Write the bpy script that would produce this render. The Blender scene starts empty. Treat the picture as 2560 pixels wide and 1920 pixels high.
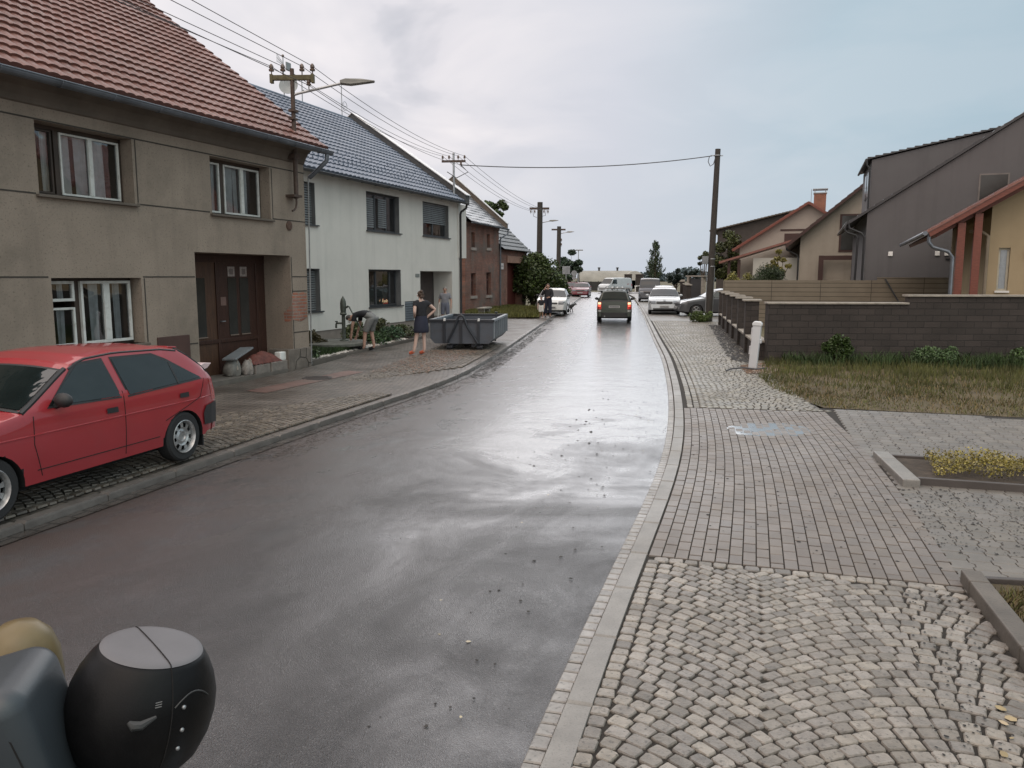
import bpy, bmesh, math, random
import numpy as np
from mathutils import Vector, Matrix
R=math.radians; PI=math.pi
random.seed(7); RNG=np.random.default_rng(7)
C=bpy.context.scene.collection
SC=bpy.context.scene
# ---------------------------------------------------------------- camera, sky, sun, exposure
cam=bpy.data.cameras.new("camera"); co=bpy.data.objects.new("camera",cam); C.objects.link(co)
cam.sensor_width=36; cam.lens=28.125; cam.clip_start=.05; cam.clip_end=2000
co.location=(0,0,2.2); co.rotation_euler=(R(90)-math.atan(.135),0,0); SC.camera=co
SC.view_settings.view_transform='Standard'; SC.view_settings.look='None'
SC.view_settings.exposure=.08; SC.view_settings.gamma=1
SUN_EL,SUN_AZ=23,7
sun=bpy.data.lights.new("sun",'SUN'); so=bpy.data.objects.new("sun",sun); C.objects.link(so)
sun.energy=.27; sun.angle=R(30); sun.color=(1,.98,.97)
so.rotation_euler=(R(90-SUN_EL),0,R(180-SUN_AZ)); so.location=(0,40,60)
W=bpy.data.worlds.new("World"); SC.world=W; W.use_nodes=True
def world():
    nt=W.node_tree; N=nt.nodes; L=nt.links; N.clear()
    out=N.new('ShaderNodeOutputWorld'); bg=N.new('ShaderNodeBackground'); L.new(bg.outputs[0],out.inputs[0])
    sky=N.new('ShaderNodeTexSky'); sky.sky_type='NISHITA'; sky.sun_disc=False
    sky.sun_elevation=R(SUN_EL); sky.sun_rotation=R(SUN_AZ); sky.dust_density=3
    tc=N.new('ShaderNodeTexCoord'); sep=N.new('ShaderNodeSeparateXYZ'); L.new(tc.outputs['Generated'],sep.inputs[0])
    def math_(op,a,b=None):
        m=N.new('ShaderNodeMath'); m.operation=op
        for i,x in enumerate((a,b)):
            if x is None: continue
            if isinstance(x,(int,float)): m.inputs[i].default_value=x
            else: L.new(x,m.inputs[i])
        return m.outputs[0]
    def ramp(fac,stops):
        r=N.new('ShaderNodeValToRGB'); L.new(fac,r.inputs[0]); e=r.color_ramp.elements
        e[0].position,e[0].color=stops[0][0],(*stops[0][1],1); e[1].position,e[1].color=stops[-1][0],(*stops[-1][1],1)
        for p,c in stops[1:-1]:
            q=e.new(p); q.color=(*c,1)
        return r.outputs[0]
    def mix(f,a,b,mode='MIX'):
        m=N.new('ShaderNodeMix'); m.data_type='RGBA'; m.blend_type=mode
        if isinstance(f,(int,float)): m.inputs[0].default_value=f
        else: L.new(f,m.inputs[0])
        for i,x in ((6,a),(7,b)):
            if isinstance(x,tuple): m.inputs[i].default_value=(*x,1)
            else: L.new(x,m.inputs[i])
        return m.outputs[2]
    # overcast deck: colour drifts from warm white in the west to slate blue in the east
    az=math_('MULTIPLY_ADD',sep.outputs[0],1.0); az.node.inputs[2].default_value=.5
    deck=ramp(az,[(0,(.70,.70,.745)),(.42,(.70,.69,.74)),(.62,(.59,.62,.70)),(.85,(.43,.545,.63)),(1,(.40,.52,.605))])
    # layered clouds projected on a flat ceiling
    zz=math_('ADD',math_('MAXIMUM',sep.outputs[2],0.0),.22)
    cx=math_('DIVIDE',sep.outputs[0],zz); cy=math_('DIVIDE',sep.outputs[1],zz)
    cb=N.new('ShaderNodeCombineXYZ'); L.new(cx,cb.inputs[0]); L.new(cy,cb.inputs[1])
    nz=N.new('ShaderNodeTexNoise'); nz.inputs['Scale'].default_value=1.5; nz.inputs['Detail'].default_value=5; nz.inputs['Roughness'].default_value=.5
    nz.inputs['Distortion'].default_value=.4; L.new(cb.outputs[0],nz.inputs['Vector'])
    west=ramp(az,[(0,(1,1,1)),(.38,(.85,.85,.85)),(.62,(.15,.15,.15)),(1,(.1,.1,.1))])
    up=ramp(sep.outputs[2],[(0,(0,0,0)),(.12,(.15,.15,.15)),(.3,(1,1,1))])
    bright=mix(1.0,ramp(nz.outputs[0],[(.46,(0,0,0)),(.62,(1,1,1))]),west,'MULTIPLY')
    dark=mix(1.0,mix(1.0,ramp(nz.outputs[0],[(.34,(1,1,1)),(.48,(0,0,0))]),west,'MULTIPLY'),up,'MULTIPLY')
    c1=mix(bright,deck,(.88,.84,.86)); c2=mix(dark,c1,(.30,.345,.42))
    hor=ramp(sep.outputs[2],[(0,(1,1,1)),(.16,(0,0,0))])
    c3=mix(mix(1.0,hor,(.75,.75,.75),'MULTIPLY'),c2,(.53,.585,.66))
    # clear-sky trace, then sky gain added out of view to light the walls
    skyc=mix(1.0,sky.outputs[0],(.08,.08,.08),'MULTIPLY')
    fin=mix(.012,c3,skyc)
    zen=ramp(sep.outputs[2],[(.0,(1,1,1)),(.36,(1,1,1)),(.8,(2.3,2.12,1.95))])  # extra zenith gain above the view, added to lift light on the walls
    south=ramp(math_('MULTIPLY',sep.outputs[1],-1.0),[(0,(1,1,1)),(.5,(1.9,1.75,1.55))])  # warm gain added to the unseen sky behind the camera
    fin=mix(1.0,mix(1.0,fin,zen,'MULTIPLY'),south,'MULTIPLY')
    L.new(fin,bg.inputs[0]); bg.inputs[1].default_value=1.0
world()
# ---------------------------------------------------------------- materials
_M={}
def M(name,col,rough=.6,var=.18,scale=2.5,bump=0,bscale=60,spec=.5,metal=0,coat=0,island=0,speck=0,speckcol=None,speckscale=90,wet=0,detail=4,stretch=None,emit=None,es=0,dirt=None,dirtamt=0,dirtscale=.8,uv=False,streak=0):
    if name in _M: return _M[name]
    m=bpy.data.materials.new(name); m.use_nodes=True; nt=m.node_tree; N=nt.nodes; L=nt.links
    b=N['Principled BSDF']; tc=N.new('ShaderNodeTexCoord')
    vec=tc.outputs['UV' if uv else 'Object']
    if stretch:
        mp=N.new('ShaderNodeMapping'); mp.inputs['Scale'].default_value=stretch; L.new(vec,mp.inputs[0]); vec=mp.outputs[0]
    def noise(s,d=4,r=.6):
        n=N.new('ShaderNodeTexNoise'); n.inputs['Scale'].default_value=s; n.inputs['Detail'].default_value=d; n.inputs['Roughness'].default_value=r; L.new(vec,n.inputs['Vector']); return n.outputs[0]
    def rng(x,a,b_,c,d):
        r=N.new('ShaderNodeMapRange'); L.new(x,r.inputs[0])
        for i,v in enumerate((a,b_,c,d)): r.inputs[i+1].default_value=v
        return r.outputs[0]
    def mixc(f,a,b_,mode='MIX'):
        x=N.new('ShaderNodeMix'); x.data_type='RGBA'; x.blend_type=mode
        if isinstance(f,float): x.inputs[0].default_value=f
        else: L.new(f,x.inputs[0])
        for i,v in ((6,a),(7,b_)):
            if isinstance(v,tuple): x.inputs[i].default_value=(*v[:3],1)
            else: L.new(v,x.inputs[i])
        return x.outputs[2]
    lo=tuple(c*(1-var) for c in col); hi=tuple(min(1,c*(1+var)) for c in col)
    c=mixc(rng(noise(scale,detail),.3,.7,0,1),lo,hi)
    if island:
        g=N.new('ShaderNodeNewGeometry'); h=N.new('ShaderNodeHueSaturation')
        L.new(rng(g.outputs['Random Per Island'],0,1,1-island,1+island),h.inputs['Value'])
        w=N.new('ShaderNodeTexWhiteNoise'); w.noise_dimensions='1D'; L.new(g.outputs['Random Per Island'],w.inputs['W'])
        L.new(rng(w.outputs[0],0,1,.495,.505),h.inputs['Hue']); L.new(rng(w.outputs[0],0,1,.85,1.15),h.inputs['Saturation'])
        L.new(c,h.inputs['Color']); c=h.outputs[0]
    if speck:
        c=mixc(rng(noise(speckscale,2),.62-.1*speck,.75,0,1),c,speckcol or tuple(x*2.5 for x in col))
    if dirt:
        c=mixc(rng(noise(dirtscale,5,.7),.5,.8,0,dirtamt),c,dirt)
    if streak:
        mp=N.new('ShaderNodeMapping'); mp.inputs['Scale'].default_value=(3.2,3.2,.22); L.new(tc.outputs['Object'],mp.inputs[0])
        ns=N.new('ShaderNodeTexNoise'); ns.inputs['Scale'].default_value=1.0; ns.inputs['Detail'].default_value=6; ns.inputs['Roughness'].default_value=.65; L.new(mp.outputs[0],ns.inputs['Vector'])
        c=mixc(rng(ns.outputs[0],.5,.75,0,streak),c,tuple(x*.55 for x in col))
    L.new(c,b.inputs['Base Color']); b.inputs['Roughness'].default_value=rough
    b.inputs['Specular IOR Level'].default_value=spec; b.inputs['Metallic'].default_value=metal
    if coat: b.inputs['Coat Weight'].default_value=coat; b.inputs['Coat Roughness'].default_value=.04
    if wet: L.new(rng(noise(.9,4),.35,.65,max(.04,rough-wet),rough),b.inputs['Roughness'])
    if bump:
        bp=N.new('ShaderNodeBump'); bp.inputs['Strength'].default_value=min(1,bump); bp.inputs['Distance'].default_value=.01; L.new(noise(bscale,3),bp.inputs['Height']); L.new(bp.outputs[0],b.inputs['Normal'])
    if emit: b.inputs['Emission Color'].default_value=(*emit,1); b.inputs['Emission Strength'].default_value=es
    _M[name]=m; return m
def Mbrick(name,c1,c2,mortar,bw,bh,ms=.012,rough=.85,uv=False,off=.5,bump=.5,var=.3,wet=0,dirt=None,dirtamt=0,freq=2):
    if name in _M: return _M[name]
    m=bpy.data.materials.new(name); m.use_nodes=True; nt=m.node_tree; N=nt.nodes; L=nt.links; b=N['Principled BSDF']
    tc=N.new('ShaderNodeTexCoord'); br=N.new('ShaderNodeTexBrick'); 
    if uv: v=tc.outputs['UV']
    else:
        s=N.new('ShaderNodeSeparateXYZ'); L.new(tc.outputs['Object'],s.inputs[0]); a=N.new('ShaderNodeMath'); L.new(s.outputs[0],a.inputs[0]); L.new(s.outputs[1],a.inputs[1])
        cb=N.new('ShaderNodeCombineXYZ'); L.new(a.outputs[0],cb.inputs[0]); L.new(s.outputs[2],cb.inputs[1]); v=cb.outputs[0]
    nd=N.new('ShaderNodeTexNoise'); nd.inputs['Scale'].default_value=6; L.new(v,nd.inputs['Vector'])
    va=N.new('ShaderNodeVectorMath'); va.operation='MULTIPLY_ADD'; L.new(nd.outputs['Color'],va.inputs[0]); va.inputs[1].default_value=(ms*.8,ms*.8,0); L.new(v,va.inputs[2])
    L.new(va.outputs[0],br.inputs['Vector']); br.offset=off; br.offset_frequency=freq
    br.inputs['Scale'].default_value=1; br.inputs['Mortar Size'].default_value=ms; br.inputs['Mortar Smooth'].default_value=.3
    br.inputs['Brick Width'].default_value=bw; br.inputs['Row Height'].default_value=bh
    br.inputs['Color1'].default_value=(*c1,1); br.inputs['Color2'].default_value=(*c2,1); br.inputs['Mortar'].default_value=(*mortar,1)
    n=N.new('ShaderNodeTexNoise'); n.inputs['Scale'].default_value=1.3; n.inputs['Detail'].default_value=6; L.new(tc.outputs['Object'],n.inputs['Vector'])
    r=N.new('ShaderNodeMapRange'); L.new(n.outputs[0],r.inputs[0]); r.inputs[1].default_value=.3; r.inputs[2].default_value=.7; r.inputs[3].default_value=1-var; r.inputs[4].default_value=1+var
    h=N.new('ShaderNodeHueSaturation'); L.new(br.outputs['Color'],h.inputs['Color']); L.new(r.outputs[0],h.inputs['Value']); c=h.outputs[0]
    if dirt:
        n3=N.new('ShaderNodeTexNoise'); n3.inputs['Scale'].default_value=.7; n3.inputs['Detail'].default_value=7; n3.inputs['Roughness'].default_value=.7; L.new(tc.outputs['Object'],n3.inputs['Vector'])
        r3=N.new('ShaderNodeMapRange'); L.new(n3.outputs[0],r3.inputs[0]); r3.inputs[1].default_value=.48; r3.inputs[2].default_value=.62; r3.inputs[4].default_value=dirtamt
        mx=N.new('ShaderNodeMix'); mx.data_type='RGBA'; L.new(r3.outputs[0],mx.inputs[0]); L.new(c,mx.inputs[6]); mx.inputs[7].default_value=(*dirt,1); c=mx.outputs[2]
    L.new(c,b.inputs['Base Color']); b.inputs['Roughness'].default_value=rough
    if wet:
        r2=N.new('ShaderNodeMapRange'); L.new(n.outputs[0],r2.inputs[0]); r2.inputs[1].default_value=.35; r2.inputs[2].default_value=.65; r2.inputs[3].default_value=rough-wet; r2.inputs[4].default_value=rough; L.new(r2.outputs[0],b.inputs['Roughness'])
    n2=N.new('ShaderNodeTexNoise'); n2.inputs['Scale'].default_value=30; n2.inputs['Detail'].default_value=4; L.new(tc.outputs['Object'],n2.inputs['Vector'])
    ad=N.new('ShaderNodeMath'); ad.operation='MULTIPLY_ADD'; L.new(br.outputs['Fac'],ad.inputs[0]); ad.inputs[1].default_value=-1; L.new(n2.outputs[0],ad.inputs[2])
    bp=N.new('ShaderNodeBump'); bp.inputs['Strength'].default_value=bump; bp.inputs['Distance'].default_value=.012; L.new(ad.outputs[0],bp.inputs['Height']); L.new(bp.outputs[0],b.inputs['Normal'])
    _M[name]=m; return m
def Mroad():
    m=bpy.data.materials.new('wet_asphalt'); m.use_nodes=True; nt=m.node_tree; N=nt.nodes; L=nt.links; b=N['Principled BSDF']
    tc=N.new('ShaderNodeTexCoord')
    def noise(s,d=4,r=.6,v=None,dist=0):
        n=N.new('ShaderNodeTexNoise'); n.inputs['Scale'].default_value=s; n.inputs['Detail'].default_value=d; n.inputs['Roughness'].default_value=r; n.inputs['Distortion'].default_value=dist
        L.new(v or tc.outputs['Object'],n.inputs['Vector']); return n.outputs[0]
    def rng(x,a,b_,c,d):
        r=N.new('ShaderNodeMapRange'); L.new(x,r.inputs[0])
        for i,v in enumerate((a,b_,c,d)): r.inputs[i+1].default_value=v
        return r.outputs[0]
    def mixc(f,a,b_):
        x=N.new('ShaderNodeMix'); x.data_type='RGBA'; L.new(f,x.inputs[0])
        for i,v in ((6,a),(7,b_)):
            if isinstance(v,tuple): x.inputs[i].default_value=(*v,1)
            else: L.new(v,x.inputs[i])
        return x.outputs[2]
    def mth(op,a,b_):
        x=N.new('ShaderNodeMath'); x.operation=op
        for i,v in enumerate((a,b_)):
            if isinstance(v,(int,float)): x.inputs[i].default_value=v
            else: L.new(v,x.inputs[i])
        return x.outputs[0]
    vo=N.new('ShaderNodeTexVoronoi'); vo.inputs['Scale'].default_value=150; L.new(tc.outputs['Object'],vo.inputs['Vector'])
    base=mixc(rng(noise(.7,5),.3,.7,0,1),(.030,.0285,.0295),(.046,.0435,.045))
    base=mixc(rng(noise(120,2),.58,.72,0,1),base,(.16,.155,.15))
    base=mixc(rng(noise(75,2),.60,.72,0,.8),base,(.012,.011,.011))
    # mud washed along the left side (u = 0 at the left kerb, 1 at the right one)
    su=N.new('ShaderNodeSeparateXYZ'); L.new(tc.outputs['UV'],su.inputs[0])
    ms=N.new('ShaderNodeMapping'); ms.inputs['Scale'].default_value=(6,.8,1); L.new(tc.outputs['UV'],ms.inputs[0])
    mud=mth('MULTIPLY',rng(su.outputs[0],.05,.55,1,0),rng(noise(1.6,6,.75,ms.outputs[0]),.38,.52,0,1))
    base=mixc(mth('MULTIPLY',mud,.85),base,(.050,.028,.021))
    L.new(base,b.inputs['Base Color']); b.inputs['Specular IOR Level'].default_value=.55
    film=noise(.33,6,.62,None,.8)             # depth of the water film: large pools and rivulets
    rip=noise(.9,5,.6,ms.outputs[0],1.2)
    far=rng(su.outputs[1],6,15,0,.42)
    pud=mth('MULTIPLY',mth('MULTIPLY',rng(su.outputs[1],13.2,14.4,0,1),rng(su.outputs[1],15.6,17.2,1,0)),rng(su.outputs[0],.25,.6,0,1))
    pud=mth('MULTIPLY',pud,.5)
    near=rng(su.outputs[1],2,9,-.06,0)
    wetness=rng(mth('ADD',mth('ADD',mth('ADD',film,mth('MULTIPLY',rip,.5)),mth('ADD',far,near)),pud),.62,.95,.15,1)
    wetness=mth('MULTIPLY',wetness,rng(mud,0,1,1,.35))
    L.new(rng(wetness,0,1,.42,.26),b.inputs['Roughness'])
    b.inputs['Coat Weight'].default_value=.8
    L.new(rng(wetness,.15,1,.25,1),b.inputs['Coat Weight']); L.new(rng(wetness,.15,1,.34,.15),b.inputs['Coat Roughness']); b.inputs['Coat IOR'].default_value=1.7
    bp=N.new('ShaderNodeBump'); bp.inputs['Distance'].default_value=.011; L.new(rng(wetness,0,1,.95,.5),bp.inputs['Strength']); L.new(vo.outputs['Distance'],bp.inputs['Height'])
    bp2=N.new('ShaderNodeBump'); bp2.inputs['Distance'].default_value=.05; bp2.inputs['Strength'].default_value=.2; L.new(noise(1.6,6,.68,None,.6),bp2.inputs['Height']); L.new(bp2.outputs[0],bp.inputs['Normal'])
    L.new(bp.outputs[0],b.inputs['Normal'])
    bp3=N.new('ShaderNodeBump'); bp3.inputs['Distance'].default_value=.004; L.new(rng(wetness,.15,1,.6,.08),bp3.inputs['Strength']); L.new(vo.outputs['Distance'],bp3.inputs['Height']); L.new(bp2.outputs[0],bp3.inputs['Normal']); L.new(bp3.outputs[0],b.inputs['Coat Normal'])
    return m
def Mglass(name,tint=(.75,.8,.8),dark=.55):
    if name in _M: return _M[name]
    m=bpy.data.materials.new(name); m.use_nodes=True; nt=m.node_tree; N=nt.nodes; L=nt.links; N.remove(N['Principled BSDF'])
    out=[n for n in N if n.type=='OUTPUT_MATERIAL'][0]; t=N.new('ShaderNodeBsdfTransparent'); t.inputs[0].default_value=(*[x*dark for x in tint],1)
    g=N.new('ShaderNodeBsdfGlossy'); g.inputs['Roughness'].default_value=.02; g.inputs[0].default_value=(.95,.97,1,1)
    tc=N.new('ShaderNodeTexCoord'); nz=N.new('ShaderNodeTexNoise'); nz.inputs['Scale'].default_value=1.5; L.new(tc.outputs['Object'],nz.inputs[0])
    bp=N.new('ShaderNodeBump'); bp.inputs['Strength'].default_value=.3; bp.inputs['Distance'].default_value=.02; L.new(nz.outputs[0],bp.inputs['Height']); L.new(bp.outputs[0],g.inputs['Normal'])
    lw=N.new('ShaderNodeFresnel'); lw.inputs[0].default_value=1.6
    mul=N.new('ShaderNodeMath'); mul.operation='MULTIPLY_ADD'; L.new(lw.outputs[0],mul.inputs[0]); mul.inputs[1].default_value=1.6; mul.inputs[2].default_value=.03; mul.use_clamp=True
    mx=N.new('ShaderNodeMixShader'); L.new(mul.outputs[0],mx.inputs[0]); L.new(t.outputs[0],mx.inputs[1]); L.new(g.outputs[0],mx.inputs[2]); L.new(mx.outputs[0],out.inputs[0])
    _M[name]=m; return m
def Mcob(name,col,rough,island,wet=.2,bump=.5):
    return M(name,col,rough,var=.22,scale=14,bump=bump,bscale=55,island=island,speck=.5,speckcol=tuple(x*.35 for x in col),speckscale=38,wet=wet)
def Mleaf(name,col,var=.45):
    return M(name,col,.5,var=var,scale=.9,island=.45,spec=.35)
# ---------------------------------------------------------------- mesh helpers
class MB:
    def __init__(s): s.v=[]; s.f=[]; s.mi=[]; s.uv=None; s.m=0
    def add(s,vs,fs):
        n=len(s.v); s.v.extend(vs); s.f.extend([tuple(i+n for i in f) for f in fs]); s.mi.extend([s.m]*len(fs)); return s
    def box(s,x0,x1,y0,y1,z0,z1,Mx=None):
        p=[(x,y,z) for z in (z0,z1) for y in (y0,y1) for x in (x0,x1)]
        if Mx is not None: p=[tuple(Mx@Vector(q)) for q in p]
        return s.add(p,[(0,2,3,1),(4,5,7,6),(0,1,5,4),(2,6,7,3),(0,4,6,2),(1,3,7,5)])
    def quad(s,a,b,c,d): return s.add([a,b,c,d],[(0,1,2,3)])
    def poly(s,pts): return s.add(pts,[tuple(range(len(pts)))])
    def prism(s,pts,z0,z1):
        n=len(pts); return s.add([(x,y,z0) for x,y in pts]+[(x,y,z1) for x,y in pts],[tuple(range(n-1,-1,-1)),tuple(range(n,2*n))]+[(i,(i+1)%n,n+(i+1)%n,n+i) for i in range(n)])
    def ext(s,pts,axis,a,b):   # extrude 2-D outline along x ('x') or y ('y')
        n=len(pts)
        f=(lambda p,t:(t,p[0],p[1])) if axis=='x' else (lambda p,t:(p[0],t,p[1]))
        return s.add([f(p,a) for p in pts]+[f(p,b) for p in pts],[tuple(range(n)),tuple(range(2*n-1,n-1,-1))]+[(i,n+i,n+(i+1)%n,(i+1)%n) for i in range(n)])
    def tube(s,pts,r,n=8,cap=True):
        pts=[Vector(p) for p in pts]; rs=r if isinstance(r,(list,tuple)) else [r]*len(pts)
        rings=[]; up=None
        for i,p in enumerate(pts):
            t=(pts[min(i+1,len(pts)-1)]-pts[max(i-1,0)]).normalized()
            a=Vector((0,0,1)) if abs(t.z)<.9 else Vector((1,0,0))
            if up is not None: a=up
            x=(a-t*a.dot(t)); x=x.normalized() if x.length>1e-6 else Vector((1,0,0)); up=x; y=t.cross(x)
            rings.append([tuple(p+(x*math.cos(2*PI*k/n)+y*math.sin(2*PI*k/n))*rs[i]) for k in range(n)])
        vs=[q for rg in rings for q in rg]; fs=[]
        for i in range(len(pts)-1):
            for k in range(n): fs.append((i*n+k,i*n+(k+1)%n,(i+1)*n+(k+1)%n,(i+1)*n+k))
        if cap: fs+= [tuple(range(n-1,-1,-1)),tuple(range(len(vs)-n,len(vs)))]
        return s.add(vs,fs)
    def lathe(s,prof,c=(0,0,0),n=24,Mx=None,sx=1,sy=1):
        vs=[]; fs=[]
        for r,z in prof:
            for k in range(n): vs.append(Vector((r*math.cos(2*PI*k/n)*sx,r*math.sin(2*PI*k/n)*sy,z)))
        if Mx is not None: vs=[Mx@v for v in vs]
        vs=[tuple(v+Vector(c)) for v in vs]
        for i in range(len(prof)-1):
            for k in range(n): fs.append((i*n+k,i*n+(k+1)%n,(i+1)*n+(k+1)%n,(i+1)*n+k))
        fs.append(tuple(range(n-1,-1,-1))); fs.append(tuple(range(len(vs)-n,len(vs))))
        return s.add(vs,fs)
    def ball(s,c,r,n=12,sz=1,sx=1,sy=1,Mx=None):
        return s.lathe([(r*math.cos(a)+1e-4,r*sz*math.sin(a)) for a in [(-.5+i/(n//2))*PI for i in range(n//2+1)]],c,n,Mx,sx,sy)
    def grid(s,fn,nu,nv):
        vs=[fn(i/nu,j/nv) for j in range(nv+1) for i in range(nu+1)]
        return s.add(vs,[(j*(nu+1)+i,j*(nu+1)+i+1,(j+1)*(nu+1)+i+1,(j+1)*(nu+1)+i) for j in range(nv) for i in range(nu)])
    def build(s,name,mat,parent=None,smooth=False,bevel=0,loc=None,sharp=40):
        me=bpy.data.meshes.new(name); me.from_pydata(s.v,[],s.f)
        for m in (mat if isinstance(mat,list) else [mat]): me.materials.append(m)
        if isinstance(mat,list): me.polygons.foreach_set('material_index',s.mi)
        if s.uv is not None:
            u=me.uv_layers.new(name='UVMap'); idx=np.empty(len(me.loops),dtype=np.int32); me.loops.foreach_get('vertex_index',idx)
            u.data.foreach_set('uv',np.array(s.uv,dtype=np.float32)[idx].ravel())
        me.update()
        if smooth: me.polygons.foreach_set('use_smooth',[True]*len(me.polygons)); me.set_sharp_from_angle(angle=R(sharp))
        o=bpy.data.objects.new(name,me); C.objects.link(o)
        if parent is not None: o.parent=parent
        if loc: o.location=loc
        if bevel:
            b=o.modifiers.new('b','BEVEL'); b.width=bevel; b.segments=2; b.limit_method='ANGLE'
        return o
def npmesh(name,V,F,mat,parent=None,smooth=False):
    """V (n,3) array, F (m,k) array of equal-sided faces."""
    me=bpy.data.meshes.new(name); m,k=F.shape
    me.vertices.add(len(V)); me.vertices.foreach_set('co',V.astype(np.float32).ravel())
    me.loops.add(m*k); me.loops.foreach_set('vertex_index',F.astype(np.int32).ravel())
    me.polygons.add(m); me.polygons.foreach_set('loop_start',np.arange(m,dtype=np.int32)*k)
    me.update(calc_edges=True); me.materials.append(mat)
    if smooth: me.polygons.foreach_set('use_smooth',[True]*m)
    o=bpy.data.objects.new(name,me); C.objects.link(o)
    if parent is not None: o.parent=parent
    return o
def tag(o,label=None,cat=None,group=None,kind=None):
    if label: o['label']=label
    if cat: o['category']=cat
    if group: o['group']=group
    if kind: o['kind']=kind
    return o
def thing(name,label,cat,loc=(0,0,0),rz=0,group=None):
    o=bpy.data.objects.new(name,None); C.objects.link(o); o.location=loc; o.rotation_euler=(0,0,rz); o.empty_display_size=.2
    return tag(o,label,cat,group)
def box(name,mat,parent,*a,bevel=0): return MB().box(*a).build(name,mat,parent,bevel=bevel)
# ---------------------------------------------------------------- common materials
m_road=Mroad()
m_ground=M('field_ground',(.10,.09,.05),.95,var=.35,scale=.4,bump=.4,bscale=8)
m_kerb=M('kerb_concrete',(.20,.19,.175),.55,var=.18,scale=5,bump=.3,bscale=80,speck=.4,speckcol=(.1,.1,.09),wet=.15)
m_sett=Mcob('sett_stone',(.22,.21,.195),.5,.14,bump=.25)
m_cob=Mcob('granite_cobble',(.205,.186,.163),.6,.30,bump=.7)
m_cobl=Mcob('granite_cobble_left',(.14,.12,.10),.45,.35,wet=.2)
m_joint=M('joint_soil',(.022,.018,.014),.9,var=.4,scale=30,bump=.6,bscale=90)
m_pav=M('clay_paver',(.152,.1325,.117),.6,var=.14,scale=4,bump=.3,bscale=110,island=.11,wet=.22,dirt=(.12,.10,.085),dirtamt=.35)
m_pavg=M('grey_paver',(.145,.133,.118),.6,var=.15,scale=4,bump=.3,bscale=110,island=.12,wet=.2,dirt=(.09,.08,.07),dirtamt=.4)
m_soil=M('bed_soil',(.05,.038,.028),.95,var=.4,scale=9,bump=.8,bscale=30)
m_steel=M('galvanised_steel',(.35,.36,.37),.45,metal=.8,var=.15,scale=6)
m_black=M('black_metal',(.025,.025,.027),.4,var=.2)
m_cable=M('cable_black',(.07,.07,.075),.6)
m_dark=M('dark_interior',(.03,.028,.026),.9)
m_white=M('white_paint',(.7,.69,.66),.5,var=.08,dirt=(.4,.37,.33),dirtamt=.5,dirtscale=4)
m_glass=Mglass('window_glass',(.9,.93,.93),.85)
m_gutter=M('zinc_gutter',(.15,.165,.19),.42,metal=.5,var=.25,scale=3)
m_poled=M('tarred_pole_wood',(.038,.032,.027),.75,var=.3,scale=5,bump=.6,bscale=20,stretch=(6,6,.6))
# ---------------------------------------------------------------- kerb curves
def smoothcurve(pts,it=60,step=.25):
    P=[Vector((x,y,0)) for x,y in pts]; out=[P[0].copy()]
    for a,b in zip(P,P[1:]):
        n=max(1,int((b-a).length/step))
        for i in range(1,n+1): out.append(a.lerp(b,i/n))
    for _ in range(it):
        out=[out[0]]+[(out[i-1]+out[i]*2+out[i+1])/4 for i in range(1,len(out)-1)]+[out[-1]]
    s=[0]
    for a,b in zip(out,out[1:]): s.append(s[-1]+(b-a).length)
    return out,s
class Curve:
    def __init__(s,pts,side):
        s.P,s.S=smoothcurve(pts); s.side=side; s.L=s.S[-1]
        s.ys=np.array([p.y for p in s.P]); s.Sa=np.array(s.S); s.X=np.array([p.x for p in s.P])
        t=[(s.P[min(i+1,len(s.P)-1)]-s.P[max(i-1,0)]).normalized() for i in range(len(s.P))]
        s.nx=np.array([q.y*side for q in t]); s.ny=np.array([-q.x*side for q in t])
    def at(s,off,d):     # off: metres to the outside of the road, d: arc length
        return (float(np.interp(d,s.Sa,s.X)+off*np.interp(d,s.Sa,s.nx)),float(np.interp(d,s.Sa,s.ys)+off*np.interp(d,s.Sa,s.ny)))
    def s_at_y(s,y): return float(np.interp(y,s.ys,s.Sa))
KR=Curve([(-1.9,-4),(.14,3.35),(.66,5.24),(1.2,6.91),(1.94,9.46),(2.56,12.36),(3.12,15.31),(4.07,21.04),(4.99,27.7),(7.58,45.9),(10.25,65.6),(12.6,84),(14.5,104)],1)
KL=Curve([(-7.4,-4),(-4.29,6.47),(-3.72,8.5),(-2.7,11.9),(-1.75,14.84),(-1.13,16.9),(-.28,22.8),(1.08,33.9),(2.18,42.78),(3.88,55.71),(6.94,81.2),(9.0,104)],-1)
def strip(name,mat,cur,o0,o1,z0,z1,d0,d1,step=.5,nu=1,kind='structure',skirt=0,o1f=None):
    mb=MB(); uv=[]; n=max(1,int((d1-d0)/step))
    for j in range(n+1):
        d=d0+(d1-d0)*j/n
        for i in range(nu+1):
            e=o1f(d) if o1f else o1
            o=o0+(e-o0)*i/nu; x,y=cur.at(o,d); mb.v.append((x,y,z0+(z1-z0)*i/nu)); uv.append((o,d))
    for j in range(n):
        for i in range(nu):
            a=j*(nu+1)+i; q=(a,a+1,a+nu+2,a+nu+1); mb.f.append(q if cur.side==1 else q[::-1]); mb.mi.append(0)
    mb.uv=uv; o=mb.build(name,mat); tag(o,kind=kind); return o
# ground to the horizon
g=MB(); g.grid(lambda a,b:(-500+1000*a,-60+900*b,-.06),20,20); tag(g.build('ground',m_ground),kind='structure')
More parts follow.
